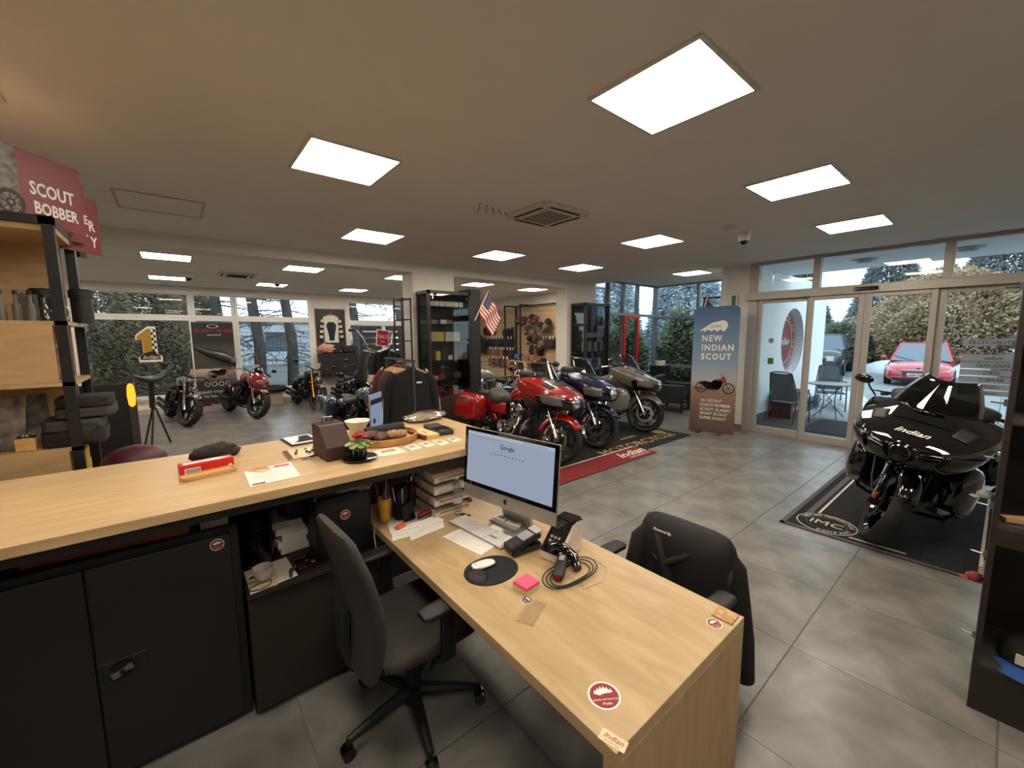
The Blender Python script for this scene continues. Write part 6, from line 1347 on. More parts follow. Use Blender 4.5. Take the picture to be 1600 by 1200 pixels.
# ---- jersey in frame, black glass shelf under it
jf = thing('framed_jersey', 'white and navy racing jersey on a dark panel between the far windows', 'framed jersey', (3.58, 12.79, 2.03))
MB().box(-.41, .41, -.05, 0, -.56, .56).build('panel', mat('dark_brown_frame', (46, 42, 40), .5), jf, bevel=.004)
JN = mat('navy_cloth', (26, 36, 56), .85); JW = mat('off_white_cloth', (216, 212, 202), .85)
MB().loft([[(x * w, -.05 - .03 * sqrt(max(0, 1 - x * x)), z) for x in [i / 6 - 1 for i in range(13)]] for z, w in ((-.42, .2), (-.2, .2), (.1, .22), (.26, .23), (.33, .2), (.37, .1))], cap=False, closed=False).build('torso', JW, jf, smooth=True)
MB().loft([[(x * w, -.055 - .032 * sqrt(max(0, 1 - x * x)), z) for x in [i / 6 - 1 for i in range(13)]] for z, w in ((-.36, .1), (-.2, .12), (0, .16), (.1, .17), (.18, .12))], cap=False, closed=False).build('navy_panel', JN, jf, smooth=True)
for s in (-1, 1):
    for i in range(8):
        z0 = .24 - i * .075; MB().cyl((s * (.235 + i * .008), -.07, z0), (s * (.243 + i * .008), -.07, z0 - .073), .05, .048, n=10).build('sleeve_band', JW if i % 2 == 0 else JN, jf)
MB().tube([(-.14, -.08, .36), (0, -.08, .4), (.14, -.08, .36)], .012, 8).tube([(0, -.08, .4), (0, -.08, .45), (.03, -.08, .48)], .005, 6).build('hanger', HW, jf)
rc = thing('red_cloth', 'rumpled red striped cloth on top of the black wall shelf', 'cloth', (3.35, 12.5, 1.33)); lump((0, 0, .1), (.26, .16, .15), 44, mat('red_striped_cloth', (160, 84, 76), .9, rgb2=(204, 170, 150), scale=5, stretch=(1, 1, 8)), rc, 'body', .3)
ws_ = thing('black_wall_shelf', 'black wall unit with bags on top under the framed jersey', 'shelf', (3.65, 12.55, 0))
MB().box(-.5, .55, -.2, .2, .72, 1.3).build('body', BLKM, ws_, bevel=.004); MB().box(-.52, .57, -.22, .2, .62, .66).build('lower_board', BLKM, ws_)
MB().box(-.42, .48, -.15, .15, 1.3, 1.34).build('top_board', BLKG, ws_)
for x, l in ((-.15, 'black bag on the wall shelf, beside the red cloth'), (.35, 'black bag at the right end of the wall shelf')):
    bgm = MB().loft([[(a, b2, z) for a, b2 in ell(w, .13, 20, 4)] for z, w in ((0, .2), (.03, .23), (.14, .23), (.18, .2))]).build('travel_bag', LEA, smooth=True); tag(place(bgm, (3.65 + x, 12.52, 1.342)), l, 'bag', 'black bags on the wall shelf')
for i in range(6):
    o = MB().box(-.05, .05, -.05, .05, 0, .05 + .02 * (i % 3)).build('chrome_part', STEEL if i % 2 else WHC, bevel=.01); tag(place(o, (3.3 + i * .14, 12.5, .661), i * 17), ORD[i] + ' chrome part from the left on the lower board of the wall shelf', 'chrome part', 'chrome parts under the wall shelf')
# slatted dark panels in the right far window
for i, (x0, x1) in enumerate(((4.3, 4.95), (5.1, 5.85))):
    sp = thing('slatted_panel', 'dark slatted display panel %s in the second far window' % ('left one' if i == 0 else 'right one, behind the handlebar'), 'display panel', (0, 12.4, 0))
    MB().box(x0, x0 + .05, -.02, .02, 0, 2.1).box(x1 - .05, x1, -.02, .02, 0, 2.1).build('frame', BLKM, sp)
    for k in range(6): MB().box(x0 + .05, x1 - .05, -.01, .01, 1.0 + k * .19, 1.0 + k * .19 + .15).build('slat', mat('dark_brown_slat', (46, 42, 40), .6), sp)
# tyres on the far ledge
for i, (x, l) in enumerate(((1.9, 'tyre lying on the low ledge of the far window, left one'), (2.85, 'tyre lying on the low ledge of the far window, right one'))):
    o = MB().lathe([(.2, -.07), (.3, -.075), (.33, 0), (.3, .075), (.2, .07)], 32, closed=True).build('tyre_display', RUB, smooth=True); tag(place(o, (x, 12.35, .42)), l, 'tyre', 'tyres by the far window')
    o = MB().box(-.2, .2, -.2, .2, 0, .34).build('low_stand', mat('cream_plinth2', (196, 186, 168), .6), bevel=.01); tag(place(o, (x, 12.35, 0)), 'cream low stand carrying the ' + ('left' if i == 0 else 'right') + ' loose tyre', 'stand')
# number one sticker on the far window
n1 = thing('number_one_sticker', 'gold number one sticker with chequered edge on the far window', 'sticker', (-.53, WY + .028, 1.62))
def N1(mb, k=1, dy=0): mb.prism([(x * k, z * k) for x, z in ((-.14, -.36), (.24, -.36), (.24, -.24), (.17, -.2), (.17, .38), (.04, .38), (-.16, .2), (-.16, .1), (-.06, .12), (-.06, -.2), (-.14, -.26))], -.004 + dy, dy, 'y'); return mb
N1(MB(), 1.12).build('white_outline', WHT, n1); N1(MB(), .98, -.005).build('gold_one', mat('gold_sticker', (176, 134, 40), .5), n1)
MB().prism([(-.12, -.34), (.22, -.34), (.22, -.25), (.16, -.2), (.16, -.12), (-.05, -.2), (-.12, -.26)], -.013, -.01, 'y').build('dark_foot', mat('dark_red_black', (40, 14, 16), .5), n1)
for i in range(8):
    for j in range(2): MB().box(.1 + j * .04, .14 + j * .04, -.014, -.01, -.16 + i * .065, -.16 + i * .065 + .065).build('chequer', WHT if (i + j) % 2 else BLKM, n1)
text('Indian', frame((.05, -.014, -.29), (1, 0, 0), (0, 0, 1)), .12, WHT, n1, shear=.4)
# exhaust roll-up banner
eb = thing('exhaust_banner', 'dark roll-up banner with exhaust picture and white lettering before the far window', 'banner', (.74, 12.62, 0), 1)
BK = ramp_mat('banner_dark_print', [(0, (150, 24, 28)), (.13, (150, 24, 28)), (.135, (34, 33, 34)), (.75, (38, 36, 36)), (.76, (70, 64, 60)), (1.05, (196, 176, 152)), (1.06, (60, 56, 54)), (1.5, (70, 66, 64)), (1.75, (30, 28, 29)), (2.15, (28, 27, 28))], noise_amt=.1, nscale=5)
MB().box(-.42, .42, -.004, .004, .06, 2.15).build('print', BK, eb); MB().box(-.44, .44, -.05, .05, 0, .07).build('base', mat('silver_banner_base', (180, 178, 174), .35, .5), eb, bevel=.006)
MB().cyl((-.42, 0, 2.15), (.42, 0, 2.15), .012).build('top_bar', STEEL, eb)
MB().tube([(-.38, -.01, 1.55), (-.1, -.012, 1.4), (.2, -.012, 1.3), (.4, -.01, 1.15)], [.05, .1, .12, .09], 14).build('muffler_picture', mat('print_dark_chrome', (86, 84, 84), .3, .6), eb, smooth=True)
MB().box(-.4, .42, -.014, -.01, .14, .15).build('thin_line', RED, eb)
for x in (-.2, -.06, .08, .22, .34): MB().lathe([(.045, -.008), (.055, -.008), (.055, -.005), (.045, -.005)], 20, (x, 0, .62), 'y', closed=True).build('round_logo', WHT, eb)
for s, z, sz, m, shr in (('ADJUST YOUR SOUND', .42, .085, WHT, 0), ('TO THE MOMENT', .31, .08, WHT, 0), ("Dr Jekill + Mr Hyde", 1.95, .1, mat('red_script', (190, 30, 34), .5), .35), ('THE EXHAUST', 1.84, .045, WHT, 0), ('JEKILLANDHYDE.COM', .1, .035, WHT, 0)):
    text(s, frame((.02, -.006, z), (1, 0, 0), (0, 0, 1)), sz, m, eb, shear=shr)
MB().lathe([(.1, -.008), (.115, -.008), (.115, -.005), (.1, -.005)], 24, ax='y', closed=True).build('oval_logo', WHT, eb).matrix_local = Matrix.Translation((0, 0, 2.06)) @ Matrix.Diagonal((1, 1, .4, 1))
def bike_print(parent, x, z, s, m, dy=-.006, flip=1):
    def P(a, b): return (x + flip * a * s, dy, z + b * s)
    g = MB()
    for cx in (-.75, .75):
        g.lathe([(.27 * s, dy - .002), (.33 * s, dy - .002), (.33 * s, dy), (.27 * s, dy)], 24, (x + flip * cx * s, 0, z + .33 * s), 'y', closed=True)
        for k in range(6):
            a = k * pi / 3; g.cyl(P(cx, .33), P(cx + .28 * cos(a), .33 + .28 * sin(a)), .012 * s, n=5)
    g.build('printed_wheels', BLKM, parent)
    MB().prism([(x + flip * a * s, z + b * s) for a, b in ((-.95, .62), (-.55, .72), (-.2, .66), (.0, .84), (.38, .82), (.45, .6), (.3, .3), (.1, .2), (-.4, .2), (-.6, .4))], dy - .002, dy, 'y').build('printed_engine', BLKG, parent)
    MB().prism([(x + flip * a * s, z + b * s) for a, b in ((.0, .85), (.3, .9), (.42, 1.05), (.56, .98), (.64, .7), (.52, .62), (.36, .78), (.05, .76))], dy - .004, dy - .002, 'y').build('printed_tank', m, parent)
    MB().tube([P(.45, .98), P(.6, .6), P(.75, .33)], .02 * s, 6).tube([P(.25, 1.1), P(.38, 1.18), P(.45, .98)], .015 * s, 6).build('printed_fork', BLKM, parent)
    MB().tube([P(-1.2, .26), P(-.3, .22), P(.2, .2)], .035 * s, 6).build('printed_exhaust', STEEL, parent)
bike_print(eb, .1, .78, .26, mat('print_orange', (150, 70, 50), .5))
# promotional banner by the entrance
pb_ = thing('promotional_banner', 'tall blue and brown fabric banner with white lettering by the entrance', 'banner', (7.43, 3.33, 0), -78)
PR = ramp_mat('banner_sky_desert_print', [(0, (92, 72, 64)), (.45, (118, 92, 78)), (.78, (146, 114, 98)), (.86, (160, 144, 134)), (1.0, (164, 168, 172)), (1.35, (124, 150, 176)), (2.25, (70, 104, 148))], noise_amt=.06, nscale=14)
w2 = .375; cr_ = .09
poly = [(-w2, 0), (w2, 0)] + [(w2 - cr_ + cr_ * cos(a), 2.27 - cr_ + cr_ * sin(a)) for a in [i * pi / 12 for i in range(7)]] + [(-w2 + cr_ - cr_ * sin(a), 2.27 - cr_ + cr_ * cos(a)) for a in [i * pi / 12 for i in range(7)]]
MB().prism(poly, -.016, .016, 'y').build('fabric', PR, pb_, bevel=.012)
MB().box(-.2, -.14, -.25, .25, 0, .012).box(.14, .2, -.25, .25, 0, .012).build('foot', STEEL, pb_)
hd = MB().prism([(-.28, 1.83), (-.06, 1.98), (.12, 2.02), (.17, 2.0), (.2, 1.93), (.17, 1.86), (.13, 1.82), (.08, 1.86), (.03, 1.82), (-.02, 1.86), (-.07, 1.82), (-.12, 1.86), (-.18, 1.82), (-.2, 1.85)], -.02, -.0165, 'y').build('head_emblem', WHT, pb_)
text('Indian', frame((0, -.021, 1.92), (1, 0, 0), (0, 0, 1)), .07, mat('blue_ink', (84, 112, 148), .5), hd, shear=.4)
for s, z in (('NEW', 1.7), ('INDIAN', 1.535), ('SCOUT', 1.375)): text(s, frame((-.22, -.018, z), (1, 0, 0), (0, 0, 1)), .15, WHT, pb_, align='LEFT', space=1.25, bold=.005, sx=.86)
for i, s in enumerate(('101 SCOUT', 'SCOUT BOBBER', 'SCOUT CLASSIC', 'SPORT SCOUT', 'SUPER SCOUT')): text(s, frame((-.2, -.018, .58 - i * .08), (1, 0, 0), (0, 0, 1)), .07, WHT, pb_, align='LEFT', bold=.001)
bike_print(pb_, .03, .72, .3, mat('print_red', (150, 50, 40), .5), dy=-.018)
# ---- alcove furniture
NV = mat('navy_leatherette', (30, 36, 44), .5, var=.1)
for (x, y, r, l) in ((8.95, 4.95, -75, 'dark armchair in the alcove nearest the grey motorcycle'), (9.2, 5.72, -105, 'dark armchair in the alcove corner under the plant')):
    a = thing('armchair', l, 'armchair', (x, y, 0), r, 'dark armchairs in the alcove')
    MB().box(-.3, .3, -.3, .3, .3, .44).build('seat', NV, a, bevel=.02); MB().box(-.36, -.24, -.36, .36, .3, .82).build('backrest', NV, a, bevel=.02)
    for s in (-1, 1):
        MB().box(-.3, .34, s * .33 - .05, s * .33 + .05, .22, .64).build('armrest', NV, a, bevel=.02)
        for xx in (-.3, .28): MB().box(xx, xx + .04, s * .33 - .02, s * .33 + .02, 0, .22).build('leg', BLK, a)
tf = thing('coffee_table', 'low coffee table with magazines behind the promotional banner', 'table', (9.65, 4.5, 0), 90)
MB().box(-.5, .5, -.3, .3, .4, .44).build('tabletop', mat('pale_table_top', (170, 156, 140), .4), tf, bevel=.004)
for x in (-.46, .42):
    for y in (-.26, .22): MB().box(x, x + .04, y, y + .04, 0, .4).build('leg', BLK, tf)
MB().box(-.44, .44, -.24, .24, .14, .16).build('lower_shelf', mat('red_shelf_board', (150, 50, 44), .5), tf)
for i, (x, y, m) in enumerate(((-.3, 0, GRY), (-.05, .05, BLC), (.2, -.05, CRM), (.35, .1, WHC))):
    for k in range(3):
        o = MB().box(-.1, .1, -.13, .13, 0, .012).build('magazine', [m, WHC, GRY][k], bevel=.001); tag(place(o, (9.65 - y, 4.5 + x, .441 + k * .013), 10 + k * 9 + i * 20), ('bottom', 'middle', 'top')[k] + ' magazine of the ' + ORD[i] + ' pile on the coffee table', 'magazine', 'magazines on the coffee table')
pt_ = thing('potted_plant', 'small dark leaved plant in a white pot in the alcove corner', 'potted plant', (9.75, 5.75, 0))
MB().box(-.2, .2, -.18, .18, 0, .98).build('black_stand', BLKM, pt_, bevel=.004); MB().lathe([(.11, .985), (.13, 1.1), (.12, 1.1), (0, 1.08)], 24).build('pot', WHT, pt_, smooth=True)
random.seed(9)
for i in range(13):
    a = random.uniform(0, 2 * pi); L = random.uniform(.25, .5); c, s = cos(a), sin(a)
    MB().loft([[(c * r * L * .6 - s * w, s * r * L * .6 + c * w, 1.08 + z * L), (c * r * L * .6, s * r * L * .6, 1.075 + z * L), (c * r * L * .6 + s * w, s * r * L * .6 - c * w, 1.08 + z * L), (c * r * L * .6, s * r * L * .6, 1.085 + z * L)] for r, z, w in ((.05, 0, .01), (.3, .5, .03), (.7, .85, .03), (1, .8, .004))]).build('leaf', mat('dark_plant_leaf', (40, 70, 38), .5), pt_, smooth=True)
fs = thing('framed_window_sign', 'black framed panel standing behind the promotional banner top', 'frame', (8.6, 3.8, 0), -80)
MB().box(-.3, .3, -.01, .01, 2.2, 2.5).build('panel', glass('clear_plastic'), fs)
MB().box(-.32, .32, -.015, .015, 2.5, 2.54).box(-.32, -.28, -.015, .015, 1.6, 2.5).box(.28, .32, -.015, .015, 1.6, 2.5).box(.12, .16, -.015, .015, 2.1, 2.42).box(.12, .28, -.015, .015, 2.38, 2.42).build('frame', BLK, fs); MB().box(-.3, .3, -.15, .15, 0, .03).box(-.02, .02, -.015, .015, .03, 1.6).box(-.32, .32, -.015, .015, 1.6, 1.64).build('stand', BLK, fs)
# ---- flags
STR = mat('flag_white', (222, 214, 204), .8); STRR = mat('flag_red', (170, 44, 48), .8); FBL = mat('flag_blue', (52, 60, 92), .8)
def flag(label, loc, rz, tilt, w=.52, h=.34, pole=.8):
    f = thing('national_flag', label, 'flag', loc, rz)
    M = Matrix.Rotation(radians(tilt), 4, 'Y')
    p = MB(); p.M = M; p.cyl((0, 0, 0), (0, 0, pole), .01, n=8).build('pole', mat('pale_pole', (214, 196, 160), .5), f)
    for i in range(13):
        g = []
        for j in range(13):
            u = j / 12; row = []
            for e in (0, 1):
                v = (i + e) / 13; top = M @ Vector((0, 0, pole * .97 - v * h)); 
                row.append((top.x + u * w * .5 * (1 - .1 * v), .03 * sin(u * 9 + v * 2), top.z - u * w * .72 - .02 * sin(u * 7)))
            g.append(row)
        a = 4 if i < 7 else 0
        MB().loft(g[a:], cap=False, closed=False).build('stripe', STRR if i % 2 == 0 else STR, f, smooth=True)
        if a: MB().loft(g[:a + 1], cap=False, closed=False).build('canton_strip', FBL, f, smooth=True)
    for r in range(5):
        for q in range(4):
            u = (q + .5) / 12 * 1.0; v = (r + .7) / 13 * 1.25; top = M @ Vector((0, 0, pole * .97 - v * h)); c = Vector((top.x + u * w * .5, .03 * sin(u * 9 + v * 2) - .004, top.z - u * w * .72))
            MB().prism([(c.x + .009 * (1 if k % 2 == 0 else .42) * sin(k * pi / 5), c.z + .009 * (1 if k % 2 == 0 else .42) * cos(k * pi / 5)) for k in range(10)], c.y - .001, c.y, 'y').build('star', STR, f)
    return f
flag('american flag on a pale pole right of the tall display case', (4.16, 6.098, 2.05), 0, 30, w=.6, h=.42, pole=.62)
flag('american flag hanging in the alcove beside the promotional banner', (8.3, 4.1, 1.75), -70, 12, h=.4)
# ---- gear wall with birch slatwall and hanging gloves
gw = thing('slatwall', 'birch slatwall of horizontal boards on the right wall of the back room', 'slatwall', (8.7, 0, 0))
SLW = mat('birch_slatwall_board', (196, 166, 126), .5, stretch=(1, 1, 8), scale=3, rgb2=(178, 148, 108))
for k in range(16): MB().box(-.03, -.002, 7.35, 12.7, .27 + k * .15, .27 + k * .15 + .143).build('plank', SLW, gw, bevel=.002)
for y in (8.32, 10.2): MB().box(-.14, -.09, y, y + .05, 0, 2.72).build('post', BLK, gw)
MB().box(-.14, -.1, 8.32, 10.2, 2.68, 2.72).box(-.6, -.56, 9.45, 9.49, 1.0, 2.72).box(-.6, -.1, 9.45, 9.49, 2.68, 2.72).box(-.6, -.56, 10.2, 10.24, 0, 2.72).box(-.6, -.1, 10.2, 10.24, 2.68, 2.72).build('frame', BLK, gw)
GV = [mat('glove_' + n, c, .8, bump=.3, scale=80) for n, c in (('black', (24, 23, 23)), ('brown', (120, 84, 56)), ('charcoal', (50, 48, 48)), ('tan', (150, 112, 78)), ('wine', (84, 30, 34)))]
def glove(loc, rz, m, label, group):
    g = thing('glove_pair', label, 'gloves', loc, rz, group)
    for s in (-.035, .04):
        b = MB().loft([[(s + x * w, y * t, z) for x, y in ell(1, 1, 12, 2.6)] for z, w, t in ((0, .045, .018), (-.05, .04, .02), (-.1, .05, .022), (-.17, .052, .02), (-.2, .045, .014))])
        for k in range(4): b.tube([(s - .035 + k * .023, 0, -.18), (s - .037 + k * .025, .004, -.235 - .02 * (k in (1, 2)))], [.012, .009], 6)
        b.tube([(s - .045, 0, -.1), (s - .07, 0, -.15), (s - .072, 0, -.18)], [.013, .012, .009], 6); b.build('glove', m, g, smooth=True)
    MB().box(-.02, .03, -.024, -.02, -.04, .03).build('price_tag', WHC, g)
    return g
protos = {}; GC = {}
def gput(y, z, mi, label, group):
    GC[group] = GC.get(group, 0) + 1; label = ORD[GC[group] - 1] + ' pair from left, ' + label
    if mi not in protos: o = protos[mi] = glove((8.6, y, z), 270, GV[mi], label, group)
    else: o = copy_tree(protos[mi], None, (8.6, y, z), 270, label, group)
    o.rotation_euler = (0, 0, radians(-90 + random.uniform(-15, 15))); o.scale = (1.3, 1.3, 1.35)
random.seed(12)
for i in range(3): gput(11.95 - i * .22, 2.14, [0, 4, 0][i], 'gloves hanging under the flag on the slatwall', 'gloves under the flag')
for i in range(3): gput(10.85 - i * .16, 2.05, 0, 'upper black gloves hanging left of the black post', 'upper black gloves')
for i in range(9): gput(11.75 - i * .16, 1.72, 0 if i % 3 else 2, 'black gloves in the long middle row of the slatwall', 'gloves in the middle row')
for i in range(9): gput(11.65 - i * .16, 1.36, [1, 3, 1, 1, 3, 0, 0, 4, 0][i], 'brown, tan and black gloves in the lower row of the slatwall', 'gloves in the lower row')
for i in range(6): gput(11.7 - i * .2, 1.05, [1, 3, 1, 2, 1, 3][i], 'brown gloves in the lowest row of the slatwall', 'gloves in the lowest row')
# caps and patches right of the post
CC = [mat('cap_' + n, c, .85) for n, c in (('black', (26, 25, 25)), ('wine', (92, 34, 38)), ('cream', (206, 196, 176)), ('grey', (96, 94, 92)))]
def cap(loc, rz, m, m2, label, group=None, s=1.0):
    c = thing('baseball_cap', label, 'cap', loc, rz, group); c.scale = (s, s, s)
    MB().loft([[(x * w, y * w * .92, z) for x, y in ell(1, 1, 20, 2)] for z, w in ((0, .09), (.03, .092), (.07, .082), (.1, .05), (.11, .015))]).build('crown', m, c, smooth=True)
    MB().loft([[(.05 + (.12 if t else .02) * (1 - (y / .09) ** 2 * .5) + (0 if t else 0), y, .004 - .012 * (y / .09) ** 2 + zz) for t, zz in ((0, 0), (1, -.01), (1, -.006), (0, .005))] for y in [(-.085 + .017 * i) for i in range(11)]]).build('peak', m2, c, smooth=True)
    MB().box(.085, .092, -.03, .03, .02, .06).build('patch', CC[2], c)
    return c
ncap = 0
for y, z, i in ((9.95, 2.28, 3), (9.7, 2.25, 1), (9.35, 2.3, 0), (9.2, 2.26, 1), (8.95, 2.05, 0), (8.75, 2.0, 3), (8.65, 2.15, 0), (9.55, 1.95, 1), (9.35, 1.85, 3), (9.2, 1.7, 1), (9.45, 1.65, 0), (9.1, 1.55, 0), (8.95, 1.5, 3)):
    c = cap((8.52, y, z), 180, CC[i], CC[(i + 1) % 2], ORD[ncap] + ' cap from the top left of the caps on the slatwall', 'caps on the slatwall', 1.25); c.rotation_euler = (0, radians(50), radians(180)); ncap += 1
for i in range(9):
    gput(9.5 - i * .14, 1.72 if i > 3 else 1.5, [2, 3, 4, 0, 1, 4, 2, 0, 4][i], 'gloves in the row beneath the caps on the slatwall', 'gloves beneath the caps')
wl = thing('low_birch_shelf', 'low birch shelf unit before the slatwall carrying boxes', 'shelf', (8.25, 9.0, 0))
for y in (-.85, -.02, .82): MB().box(-.3, .3, y, y + .03, 0, 1.0).build('upright', SLW, wl)
for z in (.05, .5, .98): MB().box(-.3, .3, -.85, .85, z, z + .03).build('shelf_board', SLW, wl)
for (y, w, h, d, n, m, l) in ((9.62, .2, .2, .25, 'blue_box', mat('blue_carton', (40, 110, 190), .5), 'bright blue carton on the low birch shelf'), (9.25, .3, .16, .25, 'brown_carton', mat('brown_carton', (140, 100, 66), .7), 'brown cardboard carton beside the blue one'), (8.95, .12, .2, .2, 'tan_box', mat('tan_box', (160, 120, 80), .6), 'narrow tan box on the low birch shelf')):
    o = MB().box(-.1, .1, -w / 2, w / 2, 0, h).build(n, m, bevel=.003); tag(place(o, (8.2, y, 1.011)), l, 'box')
hm = thing('black_hat', 'black hat at the right end of the low birch shelf', 'hat', (8.2, 8.55, 1.011)); MB().lathe([(.2, 0), (.19, .01), (.1, .02), (.09, .1), (.04, .13), (0, .13)], 26).build('body', CC[0], hm, smooth=True)
for i in range(5):
    o = MB().box(-.08, .08, -.07, .07, 0, .14 + .03 * (i % 2)).build('shelf_carton', [RDB, BLC, GRY, CRM, BLC][i], bevel=.003); tag(place(o, (8.2, 9.6 - i * .3, .531)), ORD[i] + ' carton from the left on the middle board of the low birch shelf', 'box', 'cartons in the low birch shelf')
# leather jackets hanging at the left end of slatwall
for i, (y, z) in enumerate(((12.25, 1.85), (12.05, 1.75))): shirt('dark leather vest hanging %s at the left end of the slatwall' % ('first' if i == 0 else 'second'), (8.5, y, z), 80, JB[0], L=.6)
# ---- left shelf unit with signs
su = thing('birch_shelf_unit', 'birch shelf unit with black steel frame at the left edge', 'shelf unit', (0, 0, 0))
SX0, SX1, SY0, SY1 = -1.6, -.42, 3.05, 3.62
for x in (SX0, SX1 - .05):
    for y in (SY0, SY1 - .05): MB().box(x + .008, x + .05, y, y + .042, 0, 2.37).build('post', BLK, su)
MB().box(SX0, SX1, SY0, SY0 + .05, 2.33, 2.37).box(SX0, SX1, SY1 - .05, SY1, 2.33, 2.37).box(SX1 - .05, SX1, SY0, SY1, 2.33, 2.37).build('top_frame', BLK, su)
BSH = mat('birch_shelf_board', (200, 170, 126), .5, scale=2.6, stretch=(1, 5, 5), rgb2=(178, 146, 104), dist=1.5, detail=8)
MB().box(SX0, SX1 - .005, SY0 + .02, SY1 - .02, 2.3, 2.33).build('top_board', BSH, su)
MB().box(SX0, SX1 - .06, SY1 - .04, SY1 - .02, .3, 2.3).build('back_board', BSH, su)
for k in range(9): MB().box(SX0, SX1 - .5, SY1 - .046, SY1 - .04, .4 + k * .2, .406 + k * .2).build('groove', BLKM, su)
for z in (1.86, 1.55, 1.21, .93): MB().box(SX0, SX1 + .0, SY0 + .0, SY1 - .04, z - .02, z).build('shelf_board', BSH, su)
MB().box(SX0, SX1 - .05, SY0 + .0, SY0 + .02, 1.55, 1.84).box(SX0, SX1 - .05, SY0, SY0 + .02, .94, 1.19).build('drawer_front', BSH, su, bevel=.002)
MB().box(-.66, -.64, SY0 + .02, SY1 - .05, 1.55, 1.84).box(-.6, -.58, SY0 + .02, SY1 - .05, .93, 1.19).build('divider', BSH, su)
SG = mat('sign_red_face', (122, 30, 36), .45, var=.02)
GRIT = mat('grey_brown_photo', (56, 50, 44), .5, rgb2=(150, 142, 126), scale=26)
def board(label, M, w, h, lines, photo=True):
    s = thing('model_sign', label, 'sign'); s.matrix_world = M
    MB().box(-w / 2, w / 2, -h / 2, h / 2, -.006, 0).build('face', SG, s)
    if photo:
        MB().box(-w / 2 - .1, -w / 2, -h / 2, h / 2, -.006, 0).build('photo', GRIT, s)
        g = MB()
        g.lathe([(.046, .0005), (.064, .0005), (.064, .0012), (.046, .0012)], 24, (-w / 2 - .045, -h / 2 + .08, 0), closed=True).lathe([(.012, .0005), (.02, .0005), (.02, .002), (.012, .002)], 12, (-w / 2 - .045, -h / 2 + .08, 0), closed=True)
        for k in range(8): g.cyl((-w / 2 - .045 + .015 * cos(k * pi / 4), -h / 2 + .08 + .015 * sin(k * pi / 4), .0008), (-w / 2 - .045 + .05 * cos(k * pi / 4), -h / 2 + .08 + .05 * sin(k * pi / 4), .0008), .0015, n=5)
        g.build('printed_wheel', BLKM, s)
    for txt, x, y, sz in lines: text(txt, frame((x, y, .001), (1, 0, 0), (0, 1, 0)), sz, WHT, s, bold=.0022, sx=.72)
    MB().box(-.02, .02, -h / 2 - .03, -h / 2, -.02, .0).build('clip', BLK, s)
    return s
board('dark red sign reading SCOUT BOBBER on top of the shelf unit', frame((-.449, 3.351, 2.545), (.62, .79, 0), (0, 0, 1)), .31, .36, [('SCOUT', .0, .0, .092), ('BOBBER', .01, -.095, .084)])
board('dark red sign half hidden behind the SCOUT BOBBER sign', frame((-.425, 3.47, 2.5), (.62, .79, 0), (0, 0, 1)), .25, .34, [('E', .11, -.03, .07), ('.', .11, -.1, .07)], False)
board('third dark red sign, ending in R and Y, behind the other two', frame((-.385, 3.575, 2.45), (.62, .79, 0), (0, 0, 1)), .24, .33, [('R', .07, .0, .085), ('Y', .075, -.095, .085)], False)
# goods on the shelf unit
def bottle(loc, label, group, r=.018, h=.11, m=None, capm=None):
    b = thing('care_bottle', label, 'bottle', loc, 0, group); m = m or mat('grey_bottle', (110, 104, 98), .4)
    MB().lathe([(r, 0), (r, h * .5), (r * .45, h * .62), (r * .45, h * .9)], 18).build('body', m, b, smooth=True); MB().lathe([(r * .55, h * .86), (r * .55, h), (0, h)], 14).build('cap', capm or BLKM, b)
for i in range(5): bottle((-.74 + i * .048, 3.14 + .01 * (i % 2), 1.861), ORD[i] + ' grey bottle from the left on the upper shelf board', 'grey bottles on the upper shelf board', .016, .15)
for i in range(3): bottle((-.46 + .0 - i * .07, 3.32, 1.861), ORD[i] + ' clear care bottle from the right behind the shelf post', 'clear bottles on the upper shelf board', .022, .15, glass('bottle_plastic', base=.22))
o = MB().box(-.04, .04, -.03, .03, 0, .14).build('black_carton', mat('black_printed_box', (44, 42, 40), .5, rgb2=(90, 84, 76), scale=30), bevel=.002); tag(place(o, (-.58, 3.25, 1.861), 10), 'black printed carton between bottles on the upper shelf board', 'box')
for i, (x, y, l) in enumerate(((-.56, 3.48, 'round black tin stacked high at the back of the upper shelf'), (-.4, 3.42, 'second round black tin right of the front shelf post'))):
    t = thing('black_tin', l, 'tin', (x, y, 1.861)); MB().lathe([(.046, 0), (.046, .14), (.0, .145)], 26).build('body', mat('black_tin_body', (36, 32, 32), .4), t, smooth=True); MB().lathe([(.052, .14), (.052, .18), (.042, .19), (0, .19)], 26).build('lid', BLKM, t, smooth=True)
t = thing('spray_can', 'red and white spray can in the open shelf compartment', 'spray can', (-.5, 3.3, 1.552)); MB().lathe([(.022, 0), (.022, .15), (.012, .165), (0, .17)], 20).build('body', mat('red_can', (140, 30, 30), .4, rgb2=(210, 200, 190), scale=22), t, smooth=True); MB().lathe([(.01, .165), (.01, .19), (0, .19)], 12).build('nozzle', WHT, t)
jp = thing('folded_trousers', 'dark grey trousers folded on the lower shelf board, upper pile', 'clothing', (-.41, 3.26, 1.345)); 
